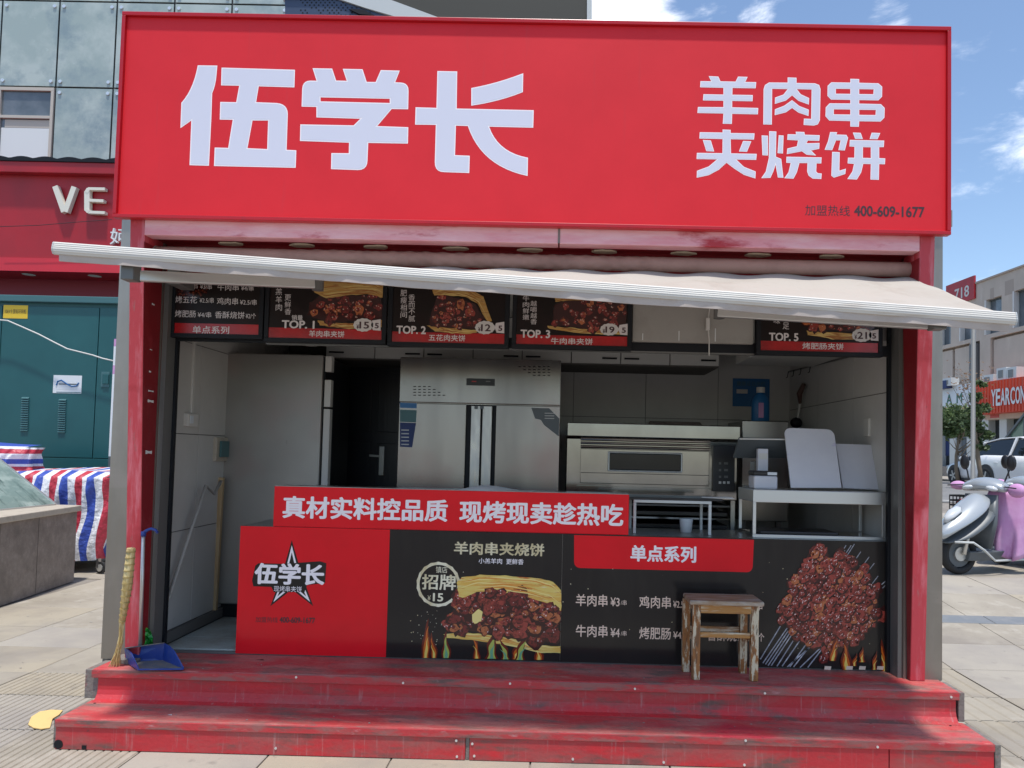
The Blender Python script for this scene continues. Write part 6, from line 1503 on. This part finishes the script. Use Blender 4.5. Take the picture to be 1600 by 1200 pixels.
for i in range(220):
    p = b1+Vector((rdt.gauss(-.15, .35), .4+rdt.gauss(0, .2), rdt.gauss(165, 16)*k)); s = .06; u = Vector((rdt.gauss(0, 1), rdt.gauss(0, 1), rdt.gauss(0, 1))).normalized(); w = u.orthogonal().normalized()
    bb.bm.faces.new([bb.bm.verts.new(q) for q in (p-u*s, p+w*s*.5, p+u*s, p-w*s*.5)])
bb.done('crown', m_leafr, b2, kind='stuff')
lpb = atY(1520, 768, 26); lpb = Vector((lpb.x, 26, .66))
lam = thing('lamp_pole', 'tall plain grey metal lamp pole beside the slender tree', 'pole', lpb)
B().tube([lpb, lpb+Vector((0, 0, .35)), lpb+Vector((0, 0, .36)), lpb+Vector((.03, 0, (768-500)*26/F))], [.11, .11, .075, .07], 16).done('shaft', m_lamp, lam, smooth=True)
bx('base_plate', m_lamp, lam, lpb.x-.2, lpb.x+.2, 25.8, 26.2, .60, .69)

# ------------------------------------------------------------------ cars
def make_car(name, label, group, suv=False):
    """length along +x (front), built round the origin on z = 0"""
    r = thing(name, label, 'car', (0, 0, 0), group); L = 4.4; W = .90
    hh = 1.62 if suv else 1.47
    # body: cross sections front to back (x, half width, sill, shoulder height)
    S = [(2.20, .60, .34, .62), (2.12, .76, .26, .70), (1.85, .86, .22, .80), (1.35, .90, .20, .90), (.75, .905, .20, .96), (0, .91, .20, .97), (-.9, .91, .20, .98), (-1.6, .90, .22, .99), (-2.0, .84, .28, .97), (-2.16, .74, .36, .90), (-2.20, .62, .42, .80)]
    if suv: S = [(x, w, a, b*1.08) for x, w, a, b in S]
    secs = []
    for x, w, a, b in S:
        secs.append([(x, -w*.93, a), (x, -w, a+.18), (x, -w, b-.22), (x, -w*.96, b-.06), (x, -w*.80, b), (x, 0, b+.03), (x, w*.80, b), (x, w*.96, b-.06), (x, w, b-.22), (x, w, a+.18), (x, w*.93, a), (x, 0, a-.02)])
    body = B().loft(secs).done('body', m_carw, r, smooth=True)
    # wheel arches as dark rings + wheels
    for x in (1.36, -1.32):
        for s in (-1, 1):
            B().cyl((x, s*.80, .36), (0, 1, 0), .40, .26, 26).done('wheel_arch', m_carlow, r)
            w = B().tube([(x, s*.74, .325), (x, s*.77, .325), (x, s*.93, .325), (x, s*.945, .325)], [.29, .325, .325, .29], 28).done('tyre', m_rubber, r)
            B().cyl((x, s*.935, .325), (0, 1, 0), .215, .03, 24).done('rim_dish', m_carlow, w)
            b = B()
            for k in range(5):
                a = 2*math.pi*k/5; c0 = Vector((x, s*.955, .325)); b.bar(c0, c0+Vector((math.cos(a)*.21, 0, math.sin(a)*.21)), .06, .02, (0, 1, 0))
            b.done('rim_spokes', m_rim, w)
    # greenhouse
    g = [(.95, .96), (.25, hh-.10), (-.25, hh-.02), (-1.1, hh-.05), (-1.75 if suv else -1.35, hh-.16), (-2.05 if suv else -2.0, 1.0)]
    lo = .94 if not suv else 1.0
    def half(z): return .80-(z-lo)*.38
    rings = []
    for x, z in g: rings.append((x, z))
    for s in (-1, 1):
        P = [(x, s*(half(max(z, lo))), max(z, lo)) for x, z in g]
        B().prism([(g[0][0]-.08, s*half(lo), lo)]+[(x*1.0, s*half(z)*.995, z-.07) for x, z in g[1:-1]]+[(g[-1][0]+.12, s*half(lo), lo)], (0, -s*.03, 0)).done('side_window', m_carg, r)
    B().loft([[(x, -half(z)*.97, z), (x, 0, z+.035), (x, half(z)*.97, z), (x, half(z)*.97, z-.035), (x, -half(z)*.97, z-.035)] for x, z in g[1:-1]]).done('roof', m_carw, r, smooth=True)
    B().prism([(g[0][0], -.74, lo+.01), (g[0][0], .74, lo+.01), (g[1][0]+.02, half(g[1][1])*.95, g[1][1]-.02), (g[1][0]+.02, -half(g[1][1])*.95, g[1][1]-.02)], (-.03, 0, 0)).done('windscreen', m_carg, r)
    B().prism([(g[-1][0], -.72, lo+.01), (g[-1][0], .72, lo+.01), (g[-2][0]-.02, half(g[-2][1])*.95, g[-2][1]-.02), (g[-2][0]-.02, -half(g[-2][1])*.95, g[-2][1]-.02)], (.03, 0, 0)).done('rear_window', m_carg, r)
    for s in (-1, 1):
        for x0, z0, x1, z1 in ((g[0][0]+.02, lo, g[1][0], g[1][1]-.02), (g[-1][0], lo, g[-2][0], g[-2][1]-.02), (-.35, lo, -.30, hh-.06)):
            B().bar((x0, s*half(z0)*1.0, z0), (x1, s*half(z1)*1.0, z1), .07, .05, (0, 1, 0)).done('pillar', m_carw, r)
        B().sphere((.72, s*1.0, 1.02), .11, (.7, 1, .75), 12, 8).done('wing_mirror', m_carw, r, smooth=True)
        bx('head_lamp', m_headl, r, 1.98, 2.14, s*.62-.14, s*.62+.14, .60, .72, .03); bx('tail_lamp', m_redl, r, -2.17, -2.02, s*.66-.14, s*.66+.14, .76, .90, .02)
        for x in (.05, -.85): bx('door_handle', m_carw, r, x-.09, x+.09, s*.915-.012, s*.915+.012, .80, .825, .006)
        bx('sill', m_carlow, r, -1.0, 1.0, s*.875-.03, s*.875+.03, .15, .235, .01)
    B().cyl((2.19, 0, .40), (1, 0, 0), .001, .01, 8).bm.free()
    bx('grille', m_carlow, r, 2.10, 2.205, -.5, .5, .34, .46, .02)
    return r
CA = make_car('parked_car', 'white hatchback parked across the street, half hidden behind the lamp pole', 'white cars parked along the street')
CB = make_car('parked_car', 'larger white car nearer the right edge, in front of the hatchback', 'white cars parked along the street', suv=True)
pA = atY(1524, 756, 32.0); CA.location = (pA.x+.95, 32.0, gz(18, 32)+.01); CA.rotation_euler = (0, 0, R_(94))
pB = atY(1585, 766, 26.6); CB.location = (pB.x+.55, 25.9, gz(16, 26)+.01); CB.rotation_euler = (0, 0, R_(-86))
CB.scale = (1.14, 1.14, 1.18); CA.scale = (1.10, 1.10, 1.10)

# ------------------------------------------------------------------ person in a hat
pp = atY(1550, 703, 34); pb = Vector((pp.x, 34, .80))
pe = thing('person', 'person in a pale sun hat and light shirt walking past the shops', 'person', pb)
def skin_body(pts, edges, rad, root, mat, name):
    me = bpy.data.meshes.new(name); org_ = org(root); me.from_pydata([tuple(Vector(p)-org_) for p in pts], edges, []); o = bpy.data.objects.new(name, me); COL.objects.link(o); o.parent = root; me.materials.append(mat)
    md = o.modifiers.new('skin', 'SKIN')
    for i, r_ in enumerate(rad): me.skin_vertices[0].data[i].radius = (r_, r_*.85)
    me.skin_vertices[0].data[0].use_root = True
    s2 = o.modifiers.new('sub', 'SUBSURF'); s2.levels = 1; s2.render_levels = 1; return o
k = lambda x, y, z: pb+Vector((x, y, z))
skin_body([k(0, 0, .95), k(0, 0, 1.18), k(0, 0, 1.38), k(0, 0, 1.50), k(0, 0, 1.62), k(-.17, 0, 1.38), k(-.26, -.05, 1.12), k(-.22, -.2, .93), k(.17, 0, 1.38), k(.27, 0, 1.12), k(.24, -.15, .92), k(-.10, 0, .88), k(-.12, -.08, .48), k(-.12, .0, .06), k(-.12, -.14, .03), k(.10, 0, .88), k(.12, .05, .48), k(.12, .18, .08), k(.12, .04, .04)],
    [(0, 1), (1, 2), (2, 3), (3, 4), (2, 5), (5, 6), (6, 7), (2, 8), (8, 9), (9, 10), (0, 11), (11, 12), (12, 13), (13, 14), (0, 15), (15, 16), (16, 17), (17, 18)],
    [.13, .12, .13, .06, .10, .065, .05, .035, .065, .05, .035, .095, .065, .045, .03, .095, .065, .045, .03], pe, m_skin, 'body')
B().loft([[k(rx_*math.cos(t), ry_*math.sin(t), z) for t in [2*math.pi*i/14 for i in range(14)]] for rx_, ry_, z in ((.17, .13, .95), (.16, .12, 1.1), (.19, .13, 1.30), (.20, .12, 1.40), (.10, .08, 1.47))]).done('shirt', m_shirt, pe, smooth=True)
B().loft([[k(rx_*math.cos(t), rx_*math.sin(t), z) for t in [2*math.pi*i/18 for i in range(18)]] for rx_, z in ((.24, 1.66), (.12, 1.69), (.11, 1.78), (.06, 1.81))]).done('hat', m_hat, pe, smooth=True)
B().sphere(k(0, .02, 1.63), .098, (1, 1, 1), 12, 8).done('hair', m_hair, pe, smooth=True)

# ------------------------------------------------------------------ scooter parked on the right
SB = onG(1497, 897); SB = Vector((SB.x, SB.y, gz(SB.x, SB.y)))
Hd = Vector((-.89, -.455, 0)).normalized(); Ld = Vector((-Hd.y, Hd.x, 0))
SC = (SB.y)/8.7
def sp(f, l, u): return SB+(Hd*f+Ld*l)*SC+Vector((0, 0, u*SC))
sco = thing('electric_scooter', 'silver electric scooter with a pink quilted leg cover beside the kiosk', 'scooter', SB)
def ring3(c, ax, R, w, n=28):      # tyre profile swept round the axle
    b = B(); secs = []
    a = ax.normalized(); u = a.orthogonal().normalized(); v = a.cross(u)
    for i in range(n):
        t = 2*math.pi*i/n; d = u*math.cos(t)+v*math.sin(t); secs.append([c+d*(R-r_)+a*o for r_, o in ((.07*SC, -w*.4), (.03*SC, -w*.5), (.005*SC, -w*.3), (0, 0), (.005*SC, w*.3), (.03*SC, w*.5), (.07*SC, w*.4), (.08*SC, 0))])
    secs.append(secs[0]); b.loft(secs, cap=False); return b
wdir = (Ld*1.0+Hd*.22).normalized()
fwl = ring3(sp(0, 0, .235), wdir, .235*SC, .105*SC).done('front_wheel', m_rubber, sco, smooth=True)
B().cyl(sp(0, 0, .235), wdir, .15*SC, .045, 22).done('rim', m_sgrey, fwl); B().cyl(sp(0, 0, .235), wdir, .08*SC, .09, 18).done('brake_disc', m_alu, fwl)
for s in (-1, 1): B().tube([sp(0, .075*s, .235), sp(-.13, .075*s, .62)], .022*SC, 10).done('fork_leg', m_alu, sco, smooth=True)
rwl = ring3(sp(-1.50, 0, .235), Ld, .235*SC, .11*SC).done('rear_wheel', m_rubber, sco, smooth=True); B().cyl(sp(-1.50, 0, .235), Ld, .15*SC, .06, 22).done('rim', m_sgrey, rwl)
def shell(path, th=.035, n=11):
    secs = []
    for f, u, w, b_, dl in path:
        fr = [(f+b_*(1-(2*i/(n-1)-1)**2), w*(2*i/(n-1)-1), u-dl*abs(2*i/(n-1)-1)**2) for i in range(n)]
        bk = [(ff-th, ll*.94, uu) for ff, ll, uu in fr][::-1]
        secs.append([sp(*p) for p in fr+bk])
    return B().loft(secs)
shell([(.30, .405, .02, .01, 0), (.29, .45, .07, .06, .01), (.20, .53, .13, .10, .02), (.08, .62, .175, .12, .04), (-.06, .72, .205, .12, .06), (-.20, .82, .215, .11, .08), (-.32, .90, .19, .09, .07), (-.38, .95, .12, .06, .04)]).done('front_fairing', m_silver, sco, smooth=True, sub=1)
shell([(.24, .36, .05, .02, 0), (.16, .39, .12, .08, 0), (.04, .45, .18, .09, .02), (-.10, .56, .225, .08, .04), (-.28, .70, .24, .06, .06), (-.38, .80, .22, .04, .06)], .06).done('lower_fairing', m_sgrey, sco, smooth=True, sub=1)
shell([(.225, .60, .02, .03, 0), (.155, .675, .07, .05, .01), (.065, .745, .085, .05, .015), (.0, .785, .03, .03, .01)], .02).done('nose_panel', m_headl, sco, smooth=True)
def sp2(f, l, u): return sp(f-.34, l, u)
# leg shield and floor
shell([(-.30, .30, .20, .04, 0), (-.36, .60, .23, .05, 0), (-.42, .92, .20, .04, 0)], .04).done('leg_shield', m_sgrey, sco, smooth=True)
B().loft([[sp(f, l, u) for l, u in ((-w, .27), (w, .27), (w*.8, .16), (-w*.8, .16))] for f, w in ((-.05, .12), (-.25, .19), (-.75, .19), (-.95, .16))]).done('floorboard', m_sgrey, sco, bevel=.01)
for s in (-1, 1): B().tube([sp(.20, .10*s, .385), sp(.02, .20*s, .385), sp(-.12, .235*s, .30), sp(-.32, .235*s, .17), sp(-.95, .225*s, .16)], .013*SC, 8).done('trim_bar', m_whitemetal, sco, smooth=True)
B().loft([[sp2(f, l, u) for l, u in ((-w, z0), (w, z0), (w*1.1, (z0+z1_)/2), (w*.9, z1_), (-w*.9, z1_), (-w*1.1, (z0+z1_)/2))] for f, w, z0, z1_ in ((-.80, .14, .30, .66), (-1.1, .18, .38, .70), (-1.5, .15, .50, .76), (-1.75, .08, .62, .80))]).done('rear_body', m_silver, sco, smooth=True)
B().loft([[sp2(f, l, u) for l, u in ((-w, z0), (w, z0), (w*.8, z0+.09), (-w*.8, z0+.09))] for f, w, z0 in ((-.78, .12, .665), (-1.1, .16, .705), (-1.6, .13, .77))]).done('seat', m_blackp, sco, bevel=.02)
# handlebar cowl with two head lamps
secs = []
for l in (-.27, -.22, -.12, 0, .12, .22, .27):
    k_ = (1-(abs(l)/.32)**2)**.5; cu = 1.045-.05*(abs(l)/.27)**2
    secs.append([sp2(-.16+.13*k_*math.cos(t), l, cu+.085*k_*math.sin(t)+.02*k_*math.cos(t)*-1) for t in [2*math.pi*i/14 for i in range(14)]])
B().loft(secs).done('handlebar_cowl', m_silver, sco, smooth=True, sub=1)
for s in (-1, 1):
    c = sp2(-.055, .145*s, .995); b = B(); secs = []
    for j in range(7):
        a = -1+j/3; rr2 = max(.05, (1-a*a)**.5); secs.append([c+Ld*(a*.075*SC)+Hd*(math.cos(t)*.045*SC*rr2)+Vector((0, 0, math.sin(t)*.032*SC*rr2-.012*a*s)) for t in [2*math.pi*i/12 for i in range(12)]])
    b.loft(secs).done('head_lamp', m_headl, sco, smooth=True)
B().tube([sp2(-.22, -.36, 1.02), sp2(-.20, 0, 1.03), sp2(-.22, .36, 1.02)], .016*SC, 10).done('handlebar', m_blackp, sco, smooth=True)
for s in (-1, 1):
    B().tube([sp2(-.18, .22*s, 1.08), sp2(-.20, .25*s, 1.18), sp2(-.20, .27*s, 1.24)], .009*SC, 8).done('mirror_stalk', m_blackp, sco, smooth=True)
    c = sp2(-.20, .275*s, 1.30); b = B()
    secs = [[c+Ld*(math.cos(t)*.062*SC*q+.01*s)+Hd*(.022*SC*h)+Vector((0, 0, math.sin(t)*.095*SC*q)) for t in [2*math.pi*i/16 for i in range(16)]] for q, h in ((.5, 1), (.9, .6), (1, 0), (.95, -.3))]
    b.loft(secs).done('mirror', m_blackp, sco, smooth=True)
    c = sp2(-.19, .36*s, 1.01); b = B(); b.sphere((0, 0, 0), 1, ((.075*SC), .075*SC, .055*SC), 16, 10)
    for v in b.bm.verts: v.co = c+Ld*v.co.x*1.35+Hd*v.co.y+Vector((0, 0, v.co.z*(1.0 if s < 0 else 1.5)-(.03 if s > 0 else 0)))
    b.done('hand_muff', m_pink, sco, smooth=True)
    B().tube([sp2(-.14, .24*s, 1.03), sp2(-.06, .30*s, 1.02), sp2(-.07, .42*s, 1.01)], .008*SC, 6).done('brake_lever', m_blackp, sco)
# quilted leg cover hanging on the rider side
b = B(); g = []
for j in range(15):
    v = j/14; row = []
    for i in range(25):
        t = i/24; l = .02+.36*t-.03*v; f = -.235-.30*t*t*(1-.2*v)-.02*v
        u = .99-.05*t-(.74 if t > .25 else .74*(.35+2.6*t))*v*(1-.10*math.cos(t*6))
        f += (.018+.03*v)*math.sin(t*17+v*3)*v; row.append(b.bm.verts.new(sp2(f+.08*math.sin(v*2.4)*(1-t), l+.05*v*math.sin(t*3), u)))
    g.append(row)
for j in range(14):
    for i in range(24): b.bm.faces.new((g[j][i], g[j][i+1], g[j+1][i+1], g[j+1][i]))
o = b.done('leg_cover', m_pink, sco, smooth=True); md = o.modifiers.new('s', 'SOLIDIFY'); md.thickness = .02
B().tube([sp2(-.72, .10, .20), sp2(-.74, .16, .02), sp2(-.68, .19, .012)], .011*SC, 8).done('kickstand', m_blackp, sco)
# small black crate fixed by the far handlebar
bk = []
c0 = sp2(-.34, -.40, .70)
cr8 = B()
for dz in (0, .06, .12, .18): 
    pts = [c0+Ld*a+Hd*b__+Vector((0, 0, dz)) for a, b__ in ((-.12, -.10), (.12, -.10), (.12, .10), (-.12, .10))]
    for i in range(4): cr8.bar(pts[i], pts[(i+1) % 4], .012, .022)
for i in range(6):
    for sgn in (-.10, .10): cr8.bar(c0+Ld*(-.12+.048*i)+Hd*sgn, c0+Ld*(-.12+.048*i)+Hd*sgn+Vector((0, 0, .18)), .010, .008, (0, 1, 0))
cr8.done('basket', m_blackp, sco)
bag = B(); bag.sphere(c0+Vector((0, 0, .08)), .08, (1, 1, .8), 10, 8); bag.done('red_bag', m_redl, sco, smooth=True)

# ------------------------------------------------------------------ tape residue, scraps and litter
for (xa, ya, xb, yb_, w) in ((233, 473, 243, 476, .012), (228, 545, 239, 546, .006), (227, 626, 241, 627, .018), (219, 706, 238, 707, .022), (229, 577, 236, 583, .012), (232, 610, 241, 612, .010)):
    a, c = atX(xa, ya, -2.386), atX(xb, yb_, -2.386); zc = (a.z+c.z)/2; y0, y1 = sorted((a.y, c.y)); y0 = max(y0, 4.30); y1 = min(max(y1, y0+.02), 4.405)
    xx = -2.386-.010*(zc-.33)/2.6
    B().prism([(xx+.0015, y0, zc-w/2), (xx+.0015, (y0+y1)/2, zc-w*.3), (xx+.0015, y1, zc-w/2), (xx+.0015, y1, zc+w*.4), (xx+.0015, y0+(y1-y0)*.6, zc+w*.25), (xx+.0015, y0, zc+w*.5)], (.001, 0, 0)).done('tape_residue', m_paper, kio)
b = B(); rdl = random.Random(31)
def bit(p, s, h=.003):
    n = rdl.randrange(4, 7); a0 = rdl.uniform(0, 6)
    b.prism([(p.x+s*math.cos(a0+6.283*i/n)*rdl.uniform(.5, 1.2), p.y+s*math.sin(a0+6.283*i/n)*rdl.uniform(.4, 1.1), p.z+.001) for i in range(n)], (0, 0, h*.4))
for _ in range(60):
    x, y = rdl.uniform(-5.0, -2.7), rdl.uniform(3.7, 9); bit(Vector((x, y, gz(x, y)+.002)), rdl.uniform(.004, .012))
for _ in range(60):
    x, y = rdl.uniform(2.4, 6.5), rdl.uniform(3.9, 9); bit(Vector((x, y, gz(x, y)+.002)), rdl.uniform(.004, .012))
for _ in range(26): bit(Vector((rdl.uniform(-2.4, 2.2), rdl.uniform(3.95, 4.14), .1612)), rdl.uniform(.003, .007))
for _ in range(22): bit(Vector((rdl.uniform(-2.3, 2.1), rdl.uniform(4.24, 4.54), .3312)), rdl.uniform(.003, .007))
o = b.done('litter', m_card, kind='stuff'); tag(o, 'small scattered grit and litter on the steps and paving', 'litter')
for px, py, sx_ in ((265, 1117, .010), (406, 1031, .02), (1058, 891, 0)):
    if sx_:
        p = atZ(px, py, .162 if py > 1050 else .332); bb2 = B(); bb2.prism([(p.x-sx_, p.y, p.z), (p.x+sx_*1.4, p.y-.004, p.z), (p.x+sx_*.8, p.y+.008, p.z)], (0, 0, .001)); tag(bb2.done('paper_scrap', m_paper if py > 1050 else m_black, None), 'tiny white scrap on the lower step' if py > 1050 else 'small dark scrap by the red counter poster', 'scrap')

def copy_thing(o, label, off):
    r = o.copy(); COL.objects.link(r); r.location = o.location+Vector(off); r['label'] = label
    for ch in o.children:
        c = ch.copy(); COL.objects.link(c); c.parent = r
        for g in ch.children:
            d = g.copy(); COL.objects.link(d); d.parent = c
    return r
sco['group'] = 'scooters parked on the right side of the plaza'
copy_thing(sco, 'second silver scooter, farther back and mostly beyond the right edge', (1.02, .85, gz(SB.x+1, SB.y+.85)-SB.z))
